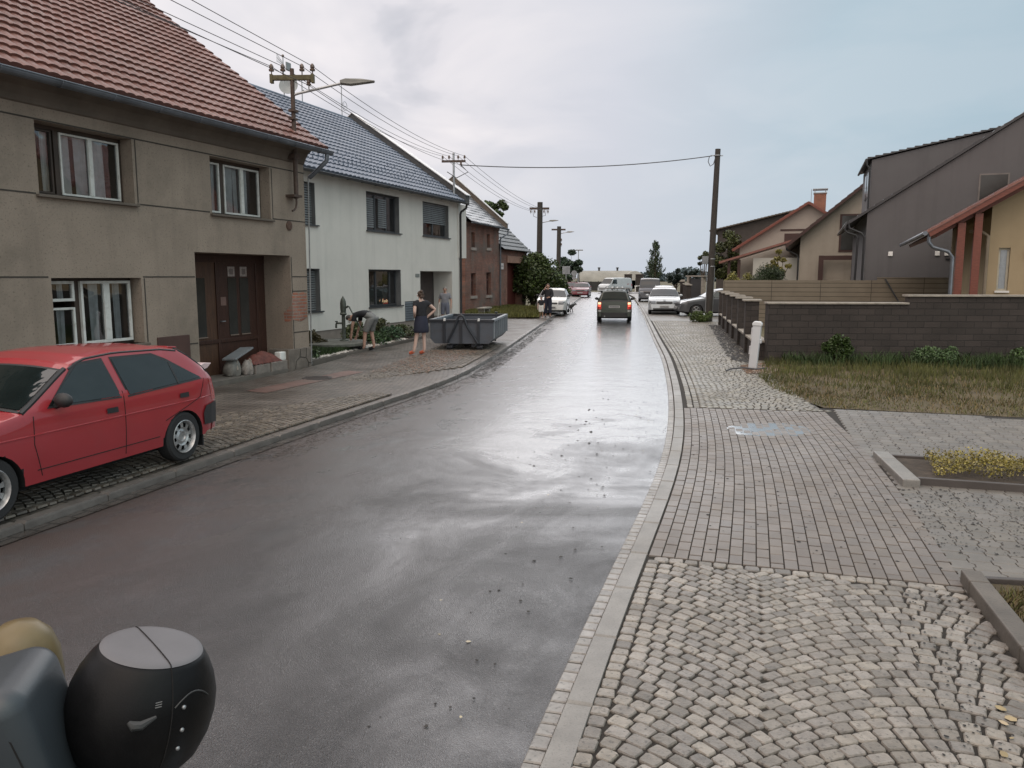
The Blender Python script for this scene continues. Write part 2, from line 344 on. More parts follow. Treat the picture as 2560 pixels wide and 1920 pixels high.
# road
def road():
    mb=MB(); uv=[]; n=160; nu=10
    for j in range(n+1):
        t=j/n; a=KL.at(0,KL.L*t); yb=a[1]; b=KR.at(-.09,KR.s_at_y(yb-1.0+0*t)) if False else KR.at(-.09,KR.s_at_y(a[1]))
        for i in range(nu+1):
            k=i/nu; x=a[0]+(b[0]-a[0])*k; y=a[1]+(b[1]-a[1])*k
            mb.v.append((x,y,.035*math.sin(PI*k)-.0)); uv.append((k,yb))
    for j in range(n):
        for i in range(nu): q=j*(nu+1)+i; mb.f.append((q,q+1,q+nu+2,q+nu+1)); mb.mi.append(0)
    mb.uv=uv; tag(mb.build('road',m_road,smooth=True),kind='structure')
road()
# the crossing road at the far end, beyond the bend
cr=MB(); cr.grid(lambda a,b:(-40+110*a,103+9*b+.0*a,.004),4,2); cr.uv=[(0,0)]*len(cr.v); tag(cr.build('far_road',m_road),kind='structure')
# right gutter of setts, right kerb
def row_stones(name,mat,cur,o0,o1,zt,d0,d1,ln,gap=.012,h=.06,parent=None,bev=.006):
    mb=MB(); d=d0
    while d<d1:
        e=min(d+ln*random.uniform(.93,1.07),d1); q=[cur.at(o0+gap/2,d+gap/2),cur.at(o1-gap/2,d+gap/2),cur.at(o1-gap/2,e-gap/2),cur.at(o0+gap/2,e-gap/2)]
        stone(mb,q,zt+random.uniform(-.002,.002),h,bev); d=e
    o=mb.build(name,mat); tag(o,kind='structure'); return o
def stone(mb,q,zt,h,bev):
    cx=sum(p[0] for p in q)/len(q); cy=sum(p[1] for p in q)/len(q); n=len(q)
    lo=[(x,y,zt-h) for x,y in q]; mid=[(x,y,zt-bev) for x,y in q]
    top=[]
    for x,y in q:
        l=math.hypot(x-cx,y-cy); k=max(0,1-bev*1.4/max(l,1e-4)); top.append((cx+(x-cx)*k,cy+(y-cy)*k,zt))
    fs=[tuple(range(2*n,3*n))]
    for i in range(n):
        j=(i+1)%n; fs+=[(i,j,n+j,n+i),(n+i,n+j,2*n+j,2*n+i)]
    mb.add(lo+mid+top,fs)
sY0=KR.s_at_y(6.0)   # arc length where the cobbles meet the clay pavers
def KRm(o,d): return KR.at(o,d)
row_stones('gutter_setts',m_sett,KR,-.10,0,.02,0,KR.s_at_y(60),.11)
row_stones('kerb_right',m_kerb,KR,0,.14,.055,.35,KR.s_at_y(75),.78,gap=.006,h=.1,bev=.012)
row_stones('kerb_left',M('kerb_granite',(.135,.122,.112),.45,var=.25,scale=6,bump=.4,bscale=50,speck=.4,speckcol=(.08,.07,.06),wet=.25),KL,0,.13,.085,.35,KL.s_at_y(84),1.0,gap=.012,h=.16,bev=.02)
strip('gutter_left',Mbrick('gutter_left_stone',(.055,.048,.043),(.07,.062,.055),(.02,.017,.014),.12,.2,.012,.35,uv=True,wet=.2),KL,-.16,0,.012,.012,0,KL.s_at_y(80))
# right pavement bed (sandy joint sheet under every stone)
def rwid(d):
    y=KR.at(0,d)[1]
    return float(np.interp(y,[-5,12.9,13.2,17.2,19.6,36,40,60,100],[9,9,2.35,2.15,2.6,3.7,5.2,5.2,5.2]))
strip('pavement_right',m_joint,KR,.14,9,.042,.042,0,KR.s_at_y(100),o1f=rwid,nu=6)
strip('pavement_left',Mbrick('left_pavers',(.098,.083,.071),(.13,.11,.093),(.028,.024,.02),.1,.2,.011,.5,uv=True,bump=.7,wet=.2,dirt=(.075,.06,.048),dirtamt=.7),KL,.13,6,.072,.14,0,KL.s_at_y(100),nu=4,o1f=lambda d:float(np.interp(KL.at(0,d)[1],[-5,20,26,34,40,60,100],[3.6,3.6,6.0,6.2,3.2,1.7,1.7])))
# --- paver fields
def bricks():
    mb=MB(); bw,bl=.1,.2; d1=KR.s_at_y(13.0)
    ncol=22
    for c in range(ncol):
        o=.15+c*bw; d=sY0-(.1 if c%2 else 0)
        while d<d1:
            a=max(d,sY0); e=min(d+bl,d1)
            if e-a>.04:
                g_=.0035; gl_=.015; q=[KR.at(o+g_,a+gl_),KR.at(o+bw-g_,a+gl_),KR.at(o+bw-g_,e),KR.at(o+g_,e)]
                stone(mb,q,.058+random.uniform(-.0025,.0022),.03,.004)
            d+=bl
    tag(mb.build('clay_pavers',m_pav),kind='structure')
bricks()
# straight frame shared by the cobbled apron and the interlocking pavers
A0=Vector(KR.at(0,sY0)+(0,)); tx=Vector(KR.at(1,sY0)+(0,))-A0; tx.normalize(); ty=Vector((-tx.y,tx.x,0))
def FR(x,y): p=A0+tx*x+ty*y; return (p.x,p.y)
def ipavers():
    mb=MB(); w,l=.165,.2
    prof=[(0,0),(.22,0),(.36,.028),(.64,.028),(.78,0),(1,0)]
    x0=2.0
    for i in range(42):
        for j in range(-10,44):
            sh=0; X=x0+i*w; Y=j*l+sh; g_=.004
            wx,wy=FR(X+w/2,Y+l/2)
            # the fields stop at the kerb-curve line of the clay pavers and at the grass
            dd=np.hypot(KR.X-wx,KR.ys-wy); k_=int(np.argmin(dd))
            if dd[k_]<2.31 and KR.S[k_]<KR.s_at_y(13.0)-.05: continue
            if wy>12.98-(wx-5.11)*.347-.1: continue
            if wx<3.16+(wy-5.43)*.27 or wy<5.43-(wx-3.16)*.15: continue
            q=[FR(X+w-g_+dx,Y+g_+t*(l-2*g_)) for t,dx in prof]+[FR(X+g_+dx,Y+g_+t*(l-2*g_)) for t,dx in prof[::-1]]
            stone(mb,q,.053+random.uniform(-.0012,.0012),.03,.004)
    tag(mb.build('interlocking_pavers',m_pavg),kind='structure')
ipavers()
def cob(mb,cx,cy,ux,uy,w,l,zt,fr,hi=True):
    """one hewn granite sett; (ux,uy) its long direction in the field frame"""
    vx,vy=-uy,ux; n=8 if hi else 4; pts=[]
    if hi:
        base=[(-.5,-.36),(-.38,-.5),(.38,-.5),(.5,-.36),(.5,.36),(.38,.5),(-.38,.5),(-.5,.36)]
    else: base=[(-.48,-.48),(.48,-.48),(.48,.48),(-.48,.48)]
    jt=.055
    for a,b in base:
        a+=random.uniform(-jt,jt); b+=random.uniform(-jt,jt); pts.append((cx+ux*a*l+vx*b*w,cy+uy*a*l+vy*b*w))
    r1=[(cx+(x-cx)*.90,cy+(y-cy)*.90) for x,y in pts]
    if hi:
        V=[(*fr(x,y),zt-.035) for x,y in pts]+[(*fr(x,y),zt-.007) for x,y in pts]+[(*fr(x,y),zt+random.uniform(-.0015,.0015)) for x,y in r1]
        fs=[]
        for i in range(n):
            j=(i+1)%n; fs+=[(i,j,n+j,n+i),(n+i,n+j,2*n+j,2*n+i)]
        V.append((*fr(cx+random.uniform(-.01,.01),cy+random.uniform(-.01,.01)),zt+random.uniform(-.001,.0025)))
        fs+=[(2*n+i,2*n+(i+1)%n,3*n) for i in range(n)]
    else:
        V=[(*fr(x,y),zt-.02) for x,y in pts]+[(*fr(x,y),zt) for x,y in r1]; fs=[(4,5,6,7)]+[(i,(i+1)%4,4+(i+1)%4,4+i) for i in range(4)]
    mb.add(V,fs)
def fanfield(mb,x0,x1,y0,y1,hw,xc0,z,fr,hi=True,size=.1,border=1,inside=None,curv=.5):
    """segmental-arch cobbling: rows bow away (+y) at every bow centre"""
    A=hw*curv
    def yo(x):
        k=(x-xc0)/(2*hw); k=(k-round(k))*2       # -1..1 inside a bow
        return -A*abs(k)**1.8,(-A*1.8*abs(k)**.8*(1 if k>0 else -1))/hw
    bx=[x0+size*.5+i*size for i in range(border)]
    for b in bx:
        y=y0
        while y<y1:
            l=size*random.uniform(.85,1.15)
            if not inside or inside(b,y): cob(mb,b,y+l/2,0,1,size*.87,l*.86,z+random.uniform(-.003,.003),fr,hi)
            y+=l
    xs=x0+border*size
    r=0; yb=y0-A
    while yb<y1+A*1.2:
        x=xs+(0 if r%2 else size*.02); r+=1
        while x<x1-size*.3:
            dy,sl=yo(x); c=1/math.hypot(1,sl); l=size*random.uniform(.92,1.28); stepx=l*c
            xm=x+stepx/2; dy,sl=yo(xm); c=1/math.hypot(1,sl); y=yb+dy
            if y0<y<y1 and xm+stepx/2<x1 and (not inside or inside(xm,y)):
                cob(mb,xm,y,c,sl*c,size*c*.90,l*.895,z+random.uniform(-.002,.002),fr,hi)
            x+=stepx
        yb+=size
mb=MB(); fanfield(mb,.15,2.40,-6.5,-.10,.87,1.85,.055,FR,True,.099,border=1,curv=.56)
x=.2   # straight header row against the clay pavers
while x<2.34:
    l=random.uniform(.1,.125); cob(mb,x+l/2,-.05,1,0,.09,l*.92,.056,FR,True); x+=l
tag(mb.build('cobbled_apron',m_cob),kind='structure')
mb=MB(); fanfield(mb,.2,3.6,KR.s_at_y(13.1),KR.s_at_y(39),.92,1.3,.052,KR.at,False,.11,border=2,inside=lambda o,d:o<rwid(d)-.05,curv=.4)
tag(mb.build('cobbled_pavement_right',M('granite_cobble_far',(.19,.175,.145),.55,var=.2,scale=5,bump=.5,bscale=50,island=.3,wet=.22)),kind='structure')
mb=MB()
fanfield(mb,.2,2.0,KL.s_at_y(3),KL.s_at_y(14.2),.85,1.0,.108,lambda o,d:KL.at(o,d),False,.11,border=1,inside=lambda o,d:o<2.0-max(0,(KL.at(0,d)[1]-11))*.45)
fanfield(mb,.25,2.1,KL.s_at_y(15.6),KL.s_at_y(24.5),.85,1.0,.110,lambda o,d:KL.at(o,d),False,.12,border=1,inside=lambda o,d:o>.3+max(0,(18.5-KL.at(0,d)[1]))*.45)
mb.f=[f[::-1] for f in mb.f]
tag(mb.build('cobbled_pavement_left',m_cobl),kind='structure')
# far cobbles to the right under the parked cars
strip('parking_paving',Mbrick('far_cobble_paving',(.20,.19,.17),(.26,.245,.22),(.06,.055,.05),.11,.11,.015,.5,uv=True,wet=.2),KR,.16,5.1,.046,.046,KR.s_at_y(39.1),KR.s_at_y(99),nu=3)
# red paver band in the left pavement and its round cover
def gp(pts,z): return [(x,y,z) for x,y in pts]
band=MB(); band.quad((-4.85,14.4,.131),(-4.42,14.2,.122),(-3.25,17.4,.117),(-3.65,17.6,.125))
tag(band.build('red_paver_band',Mbrick('red_pavers',(.135,.075,.062),(.155,.09,.075),(.06,.045,.04),.2,.1,.008,.5,bump=.3,dirt=(.11,.095,.08),dirtamt=.7)),kind='structure')
dc=thing('drain_cover','dark round iron cover let into the red paver band','drain cover',(-4.0,16.3,.118),.3)
MB().lathe([(.30,0),(.30,.012),(.27,.012),(.27,.008)],n=28).build('cover_frame',m_black,dc)
l_=MB(); l_.lathe([(.265,.002),(.265,.011)],n=28); [l_.box(-.22,.22,-.2+k*.08,-.17+k*.08,.011,.015) for k in range(6)]; l_.build('cover_plate',M('cast_iron',(.07,.06,.055),.5,metal=.6),dc)
# ================================================================ buildings
def wall(mb,x0,x1,z0,z1,holes,y=0):
    """front wall in the plane y with openings; holes = (x0,x1,z0,z1,depth): reveals are built, the back is left open"""
    xs=sorted({x0,x1,*[h[0] for h in holes],*[h[1] for h in holes]}); zs=sorted({z0,z1,*[h[2] for h in holes],*[h[3] for h in holes]})
    xs=[x for x in xs if x0<=x<=x1]; zs=[z for z in zs if z0<=z<=z1]
    for a,b in zip(xs,xs[1:]):
        for c,d in zip(zs,zs[1:]):
            mx,mz=(a+b)/2,(c+d)/2
            if any(h[0]<mx<h[1] and h[2]<mz<h[3] for h in holes): continue
            mb.quad((a,y,c),(b,y,c),(b,y,d),(a,y,d))
    for a,b,c,d,t in [h[:5] for h in holes]:
        c_=max(c,z0)
        mb.quad((a,y,c_),(a,y,d),(a,y+t,d),(a,y+t,c_)); mb.quad((b,y,d),(b,y,c_),(b,y+t,c_),(b,y+t,d))
        mb.quad((a,y,d),(b,y,d),(b,y+t,d),(a,y+t,d)); c>=z0 and mb.quad((a,y,c_),(a,y+t,c_),(b,y+t,c_),(b,y,c_))
def shell(mb,x0,x1,yb,z0,ze,zr=None,yr=None,y0=0):
    """side, back and gable walls"""
    for x in (x0,x1):
        pts=[(x,y0,z0),(x,yb,z0),(x,yb,ze)]+([(x,yr,zr)] if zr else [])+[(x,y0,ze)]
        mb.poly(pts if x==x0 else pts[::-1])
    mb.quad((x1,yb,z0),(x0,yb,z0),(x0,yb,ze),(x1,yb,ze))
def tiles(mb,x0,x1,ye,ze,yr,zr,course,wave,amp=.018,step=.03,ns=4,jit=0,flat=False):
    """front roof slope as stepped, waved tile courses"""
    Ls=math.hypot(yr-ye,zr-ze); n=max(1,round(Ls/course)); dy,dz=(yr-ye)/Ls,(zr-ze)/Ls; ny,nz=-dz,dy
    nu=max(1,int((x1-x0)/wave*ns)); V=[];F=[]
    us=np.linspace(x0,x1,nu+1)
    for j in range(n):
        rows=((j/n,0),(j/n,step),((j+1)/n+.02/n,.004))
        base=len(V)
        for t,h in rows:
            for i,u in enumerate(us):
                k=(i%ns)/ns
                a=0 if flat else amp*abs(math.sin(PI*k))**.7
                a+=jit*math.sin(i*12.9898+j*78.2)*.5 if h==step else 0
                q=Ls*t; hh=h+a*(1 if h!=0 else .0)+(0 if h!=0 else -.01)
                V.append((float(u),ye+dy*q+ny*hh,ze+dz*q+nz*hh))
        m=nu+1
        for r in range(2):
            for i in range(nu): F.append((base+r*m+i,base+r*m+i+1,base+(r+1)*m+i+1,base+(r+1)*m+i))
    mb.add(V,F)
def casement(parent,x0,x1,z0,z1,y,mf,fr=.045,bars=(),transoms=(),curt=None,sill=None,dep=.05,fname='window',back=.35,msill=None):
    """window > frame sashes as its own mesh, pane and curtain as sub-parts. bars: x fractions, transoms: (x0f,x1f,zf)"""
    mb=MB(); w=x1-x0; h=z1-z0
    for a,b,c,d in ((x0,x1,z0,z0+fr),(x0,x1,z1-fr,z1),(x0,x0+fr,z0+fr,z1-fr),(x1-fr,x1,z0+fr,z1-fr)): mb.box(a,b,y,y+dep,c,d)
    for f,t in bars: mb.box(x0+w*f-t/2,x0+w*f+t/2,y-.004,y+dep-.004,z0+fr,z1-fr)
    for a,b,f,t in transoms: mb.box(x0+w*a,x0+w*b,y-.008,y+dep-.008,z0+h*f-t/2,z0+h*f+t/2)
    o=mb.build(fname,mf,parent)
    MB().quad((x0+.01,y+dep*.6,z0+.01),(x1-.01,y+dep*.6,z0+.01),(x1-.01,y+dep*.6,z1-.01),(x0+.01,y+dep*.6,z1-.01)).build('pane',m_glass,o)
    if curt:
        cb=MB(); mc=curt[0]
        for a,b in curt[1:]:
            cb.grid(lambda u,v:(x0+w*(a+(b-a)*u),y+dep+.05+.018*math.sin(u*(b-a)*w*55+v)+.01*math.sin(u*17+a*9),z0+.02+(h-.04)*v),max(8,int((b-a)*w*50)),3)
        cb.build('curtain',mc,o,smooth=True)
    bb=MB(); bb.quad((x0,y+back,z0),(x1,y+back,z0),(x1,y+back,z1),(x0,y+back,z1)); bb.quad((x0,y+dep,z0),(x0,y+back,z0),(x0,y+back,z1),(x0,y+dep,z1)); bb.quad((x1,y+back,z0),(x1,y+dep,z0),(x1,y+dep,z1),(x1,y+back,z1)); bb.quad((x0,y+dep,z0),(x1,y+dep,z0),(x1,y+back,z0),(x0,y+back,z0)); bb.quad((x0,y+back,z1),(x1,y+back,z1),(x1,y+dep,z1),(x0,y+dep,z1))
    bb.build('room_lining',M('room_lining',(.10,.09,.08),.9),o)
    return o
m_curt=M('net_curtain',(.62,.63,.64),.9,var=.12,scale=8)
# ---------------- brown house
m_brown=M('brown_render',(.265,.213,.170),.9,var=.12,scale=1.1,bump=.7,bscale=45,speck=.5,speckcol=(.14,.115,.085),speckscale=30,dirt=(.14,.115,.09),dirtamt=.8,dirtscale=.7,streak=.35)
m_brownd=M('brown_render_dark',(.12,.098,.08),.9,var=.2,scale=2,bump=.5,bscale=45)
H1=thing('brown_house','brown rendered house with steep red tiled roof at the left','house',(-4.75,18.7,.12),R(70))
Z=.12  # local heights are given above the road, the empty stands on the pavement
def zz(v): return v-Z
wins=[(-6.84,-5.0,zz(3.42),zz(4.50),.33),(-3.09,-1.26,zz(3.40),zz(4.49),.33),(-6.75,-4.97,zz(1.04),zz(2.17),.33),(-3.63,-.63,-.15,zz(2.65),.78),(-11.5,-9.6,zz(3.42),zz(4.5),.33),(-11.4,-9.6,zz(1.04),zz(2.17),.33)]
mb=MB(); wall(mb,-13.5,0,-.2,zz(4.78),wins); shell(mb,-13.5,0,8.9,-.2,zz(4.78),zz(8.55),4.43)
mb.build('wall',m_brown,H1)
# cornice: a big cove from the wall up to the gutter
mb=MB()
cv=[(0,4.70),(-.03,4.72),(-.06,4.80),(-.13,4.92),(-.24,5.0),(-.36,5.03),(-.38,5.06)]
for a,b in zip(cv,cv[1:]): mb.quad((-13.5,a[0],zz(a[1])),(0,a[0],zz(a[1])),(0,b[0],zz(b[1])),(-13.5,b[0],zz(b[1])))
mb.poly([(0,y,zz(z)) for y,z in cv]+[(0,0,zz(5.06))]); mb.quad((-13.5,-.38,zz(5.06)),(0,-.38,zz(5.06)),(0,.3,zz(5.06)),(-13.5,.3,zz(5.06)))
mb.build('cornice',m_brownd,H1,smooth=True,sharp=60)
# incised string courses and the corner quoins: dark grooves
mb=MB()
for z,rs in ((4.515,[(-13.5,0)]),(3.425,[(-13.5,-6.9),(-4.95,-3.15),(-1.2,0)]),(2.185,[(-13.5,-6.8),(-4.92,-3.66),(-.6,0)]),(1.86,[(-.6,-.03)]),(.93,[(-.6,-.03)]),(.93,[(-4.9,-4.7),(-3.9,-3.66)])):
    for a,b in rs: mb.box(a,b,-.006,.004,zz(z)-.011,zz(z)+.011)
for x,a,b in ((-5.0+.07,3.45,4.5),(-1.19,3.42,4.48),(-4.9,1.05,2.16),(-.59,.5,2.62)): mb.box(x-.011,x+.011,-.005,.004,zz(a),zz(b))
mb.build('render_joint',M('joint_dark',(.045,.038,.032),.9),H1)
# bare brick where the render has fallen, rubble plinth with dark seams
mb=MB(); mb.poly([(x,-.008,zz(z)) for x,z in [(-.62,1.22),(-.30,1.17),(-.06,1.24),(-.055,1.80),(-.2,1.84),(-.36,1.80),(-.5,1.85),(-.62,1.8)]]); mb.poly([(-.632,y,zz(z)) for y,z in [(0,1.2),(.0,1.55),(.13,1.45),(.22,1.38),(.2,1.15)]][::-1])
mb.build('bare_brick',Mbrick('bare_brick_patch',(.30,.115,.07),(.24,.085,.055),(.22,.18,.15),.24,.075,.012,.9,var=.35,dirt=(.25,.2,.17),dirtamt=.6),H1)
mb=MB(); mb.box(-.86,.03,-.035,.5,-.2,zz(.56)); mb.box(-3.63-.9,-3.64,-.035,.2,-.2,zz(.50)); mb.box(-13.5,-4.53,-.03,.2,-.2,zz(.52)); mb.build('plinth',M('plinth_stone',(.15,.125,.105),.85,var=.3,scale=5,bump=.8,bscale=25),H1,bevel=.015)
for pts in ([(-.62,.1),(-.58,.28),(-.44,.36),(-.40,.54)],[(-.44,.36),(-.2,.33),(-.1,.2),(0.02,.18)],[(-.2,.33),(-.17,.55)],[(-.1,.2),(-.13,.1)],[(-4.2,.1),(-4.1,.3),(-3.9,.34),(-3.8,.49)],[(-4.1,.3),(-4.35,.38),(-4.4,.49)]): mb=MB(); mb.tube([(x,-.036,zz(z)) for x,z in pts],.009,5); mb.build('plinth_seam',M('seam_dark',(.03,.026,.022),.9),H1)
# windows
m_wf=M('old_white_window_paint',(.60,.60,.57),.55,var=.1,dirt=(.30,.27,.23),dirtamt=.7,dirtscale=7)
m_bf=M('brown_window_paint',(.045,.03,.022),.6,var=.3)
def oldwin(x0,x1,z0,z1,cols,tran=(),name='window'):
    o=MB()
    for a,b,c,d in ((x0,x1,z0,z0+.05),(x0,x1,z1-.06,z1),(x0,x0+.05,z0,z1),(x1-.05,x1,z0,z1)): o.box(a,b,.25,.33,c,d)
    for c in cols[1:-1]: o.box(x0+(x1-x0)*c-.045,x0+(x1-x0)*c+.045,.254,.33,z0+.05,z1-.06)
    f=o.build(name,m_bf,H1)
    return f
W1=oldwin(-6.84,-5.0,zz(3.42),zz(4.50),(0,.31,1))
casement(H1,-6.22,-5.06,zz(3.47),zz(4.43),.235,m_wf,.03,bars=((.5,.075),),curt=(m_curt,(0.02,.22),(.30,.5),(.51,.80)),fname='casement')  # curtain panels widened to stand in for the pale sky reflection
casement(H1,-6.76,-6.36,zz(3.47),zz(4.43),.24,m_bf,.03,curt=(m_curt,(.7,.98)),fname='casement')
W2=oldwin(-3.09,-1.26,zz(3.40),zz(4.49),(0,.34,1))
casement(H1,-3.05,-2.55,zz(3.45),zz(4.42),.235,m_wf,.035,curt=(m_curt,(.1,.3),(.6,.9)),fname='casement')
casement(H1,-2.42,-1.31,zz(3.45),zz(4.42),.235,m_wf,.035,bars=((.5,.09),),curt=(m_curt,(.04,.3),(.35,.47),(.55,.72)),fname='casement')
W3=oldwin(-6.75,-4.97,zz(1.04),zz(2.17),(0,.37,1))
casement(H1,-6.71,-6.17,zz(1.80),zz(2.12),.20,m_wf,.045,curt=(m_curt,(.55,.75)),fname='casement')
casement(H1,-6.71,-6.17,zz(1.09),zz(1.70),.21,m_wf,.035,curt=(m_curt,(.5,.78)),fname='casement')
casement(H1,-6.05,-5.02,zz(1.09),zz(2.12),.20,m_wf,.045,bars=((.5,.12),),curt=(m_curt,(.06,.1),(.24,.40),(.72,.85)),fname='casement')
W4=oldwin(-11.5,-9.6,zz(3.42),zz(4.5),(0,.5,1)); casement(H1,-11.4,-9.7,zz(3.48),zz(4.42),.24,m_wf,.045,bars=((.5,.1),),curt=(m_curt,(.1,.4)),fname='casement')
casement(H1,-11.35,-9.65,zz(1.09),zz(2.12),.24,m_wf,.045,bars=((.5,.1),),curt=(m_curt,(.1,.4)),fname='casement')
for a,b,z in ((-6.9,-4.95,3.42),(-3.14,-1.2,3.40),(-6.8,-4.9,1.04)):
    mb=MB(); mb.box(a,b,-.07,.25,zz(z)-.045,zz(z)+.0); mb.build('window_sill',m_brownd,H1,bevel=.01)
# gate of dark varnished boards with tall dark glass strips
m_gate=M('varnished_gate_wood',(.045,.02,.014),.45,var=.35,scale=5,bump=.4,bscale=30,stretch=(8,8,.7),spec=.4)
m_gatel=M('worn_gate_wood',(.075,.036,.02),.5,var=.35,scale=5,bump=.4,bscale=30,stretch=(8,8,.7))
yg=.72; mb=MB(); mb.box(-3.63,-.63,yg-.02,yg+.06,zz(2.48),zz(2.66)); mb.build('gate_head',m_gate,H1)
gl=MB(); gl.box(-3.63,-2.25,yg,yg+.05,-.02,zz(2.48)); G1=gl.build('gate_leaf',m_gatel,H1)
gr=MB(); gr.box(-2.20,-.93,yg,yg+.05,-.02,zz(2.48)); G2=gr.build('gate_leaf',m_gate,H1)
gs=MB(); gs.box(-.93,-.63,yg-.01,yg+.05,-.02,zz(2.48)); gs.build('gate_leaf',m_gate,H1)
mb=MB()
for a,b,c,d in ((-2.26,-2.19,-.02,2.36),(-.96,-.90,-.02,2.36),(-2.19,-.96,zz(.80),zz(.88)),(-3.63,-2.26,zz(.80),zz(.88))): mb.box(a,b,yg-.03,yg+.02,c,d)
mb.build('gate_moulding',m_gate,H1,bevel=.008)
m_gg=M('dark_gate_glass',(.035,.035,.033),.15)
for a,b,p in ((-2.90,-2.57,G1),(-1.87,-1.60,G2),(-1.49,-1.20,G2)):
    mb=MB(); mb.box(a,b,yg-.008,yg+.01,zz(.95),zz(2.16)); mb.build('glass_strip',m_gg,p)
    mb=MB(); mb.box(a,b,yg-.03,yg-.008,zz(.93),zz(.95)); mb.build('glass_bead',M('bead_wood',(.2,.15,.12),.6),p)
for a,s in ((-1.86,.0),(-1.46,.0)):
    mb=MB(); mb.box(a,a+.22,yg-.012,yg,zz(2.19),zz(2.40)); q=mb.build('number_plate',M('aged_enamel',(.30,.25,.23),.5,var=.3,scale=20),G2,bevel=.004)
    mb=MB(); mb.box(a+.05,a+.17,yg-.016,yg-.012,zz(2.235),zz(2.355)); mb.build('plate_marking',M('plate_marking',(.15,.12,.11),.6),q)
mb=MB(); mb.box(-2.12,-1.95,yg-.01,yg,zz(1.58),zz(1.76)); mb.build('notice',M('faded_notice',(.15,.09,.075),.7),G2)
mb=MB(); mb.tube([(-2.16,yg-.06,zz(1.25)),(-2.06,yg-.06,zz(1.25))],.012); mb.tube([(-2.16,yg,zz(1.25)),(-2.16,yg-.06,zz(1.25))],.012); mb.build('handle',m_steel,G2)
mb=MB(); mb.box(-3.63,-.63,-.02,.74,-.12,.012); mb.build('threshold',M('threshold_concrete',(.13,.115,.10),.7,var=.25,bump=.4,bscale=50),H1)
# meter box door, round flue hole
mb=MB(); mb.box(-4.69,-3.90,-.03,.0,zz(.40),zz(1.11)); q=mb.build('meter_cabinet_door',M('brown_sheet_metal',(.075,.04,.033),.5,var=.15),H1,bevel=.006)
mb=MB(); mb.lathe([(.10,0),(.105,.02),(.07,.03)],(-.63,-.0,zz(3.31)),20,Matrix.Rotation(R(90),4,'X')); mb.build('flue_outlet',M('rusty_flue',(.09,.05,.035),.8,var=.4,scale=20,bump=.8,bscale=60),H1)
# roof
m_rtile=M('red_roof_tile',(.150,.062,.047),.5,var=.22,scale=1.5,bump=.4,bscale=60,speck=.3,speckcol=(.12,.08,.065),speckscale=14,wet=.15,dirt=(.11,.07,.055),dirtamt=.4)
mb=MB(); tiles(mb,-14,.22,-.52,zz(5.06),4.43,zz(8.80),.30,.20,amp=.022,step=.042,jit=.006)
mb.quad((-14,9.3,zz(4.95)),(.22,9.3,zz(4.95)),(.22,4.43,zz(8.78)),(-14,4.43,zz(8.78))); mb.f[-1]=mb.f[-1][::-1]
rf=mb.build('roof',m_rtile,H1)
mb=MB(); mb.ext([(-.5,zz(5.02)),(-.5,zz(4.94)),(4.43,zz(8.68)),(9.3,zz(4.86)),(9.3,zz(4.93)),(4.43,zz(8.76))],'x',.10,.19); mb.build('verge_board',M('verge_dark_wood',(.04,.03,.026),.7),rf)
mb=MB(); mb.tube([(-14,4.43,zz(8.80)),(.24,4.43,zz(8.80))],.09,10); mb.build('ridge',m_rtile,rf,smooth=True)
def gutter(x0,x1,y,z,r=.07,mat=None,parent=None,br=.9):
    mb=MB(); n=8
    for k in range(n):
        a,b=PI+PI*k/n,PI+PI*(k+1)/n
        mb.quad((x0,y+r*math.cos(a),z+r*math.sin(a)),(x1,y+r*math.cos(a),z+r*math.sin(a)),(x1,y+r*math.cos(b),z+r*math.sin(b)),(x0,y+r*math.cos(b),z+r*math.sin(b)))
    mb.tube([(x0,y-r,z),(x1,y-r,z)],.012,6)
    for x in (x0,x1): mb.poly([(x,y+r*math.cos(PI+PI*k/n),z+r*math.sin(PI+PI*k/n)) for k in range(n+1)])
    g=mb.build('gutter',mat,parent,smooth=True)
    mb=MB(); x=x0+.4
    while x<x1: mb.tube([(x,y+(r+.006)*math.cos(PI+PI*k/8),z+(r+.006)*math.sin(PI+PI*k/8)) for k in range(9)],.008,4); x+=br
    mb.build('gutter_bracket',mat,g); return g
g1=gutter(-13.9,.28,-.56,zz(5.0),.085,m_gutter,H1,br=.95)
mb=MB(); mb.tube([(.12,-.56,zz(4.93)),(.12,-.54,zz(4.78)),(.06,-.30,zz(4.55)),(.05,-.12,zz(4.42))],.05,10); mb.build('downpipe_elbow',m_gutter,H1,smooth=True)
mb=MB(); mb.tube([(.03,-.1,zz(4.46)),(.025,-.03,0.02)],.016,8); mb.build('downpipe',M('thin_grey_pipe',(.22,.22,.22),.5),H1,smooth=True)
# roof-mounted power pole with crossarm and street lamp (bolted to the brown house)
m_rust=M('rusty_steel',(.07,.045,.035),.7,var=.4,scale=9,bump=.4,bscale=60)
m_ins=M('insulator_glaze',(.12,.08,.06),.25,var=.3)
def insulator(mb,c,s=1):
    mb.lathe([(.012,-.09),(.012,0),(.05,.0),(.055,.03),(.03,.05),(.045,.06),(.045,.09),(.025,.13),(.0,.145)],c,10,Matrix.Scale(s,4))
PM=thing('power_mast','rusty power mast with lamp arm rising from the brown house eaves','power mast',(-4.75,18.7,.12),R(70))
px,py=-.55,-.17
mb=MB(); mb.tube([(px,py,zz(3.9)),(px,py,zz(6.66))],[.05,.045],12); mb.tube([(px,py,zz(3.92)),(px-.0,py,zz(3.80)),(px-.03,py,zz(3.70)),(px-.10,py,zz(3.64)),(px-.17,py,zz(3.62))],.022,8); pl=mb.build('pole',m_rust,PM,smooth=True)
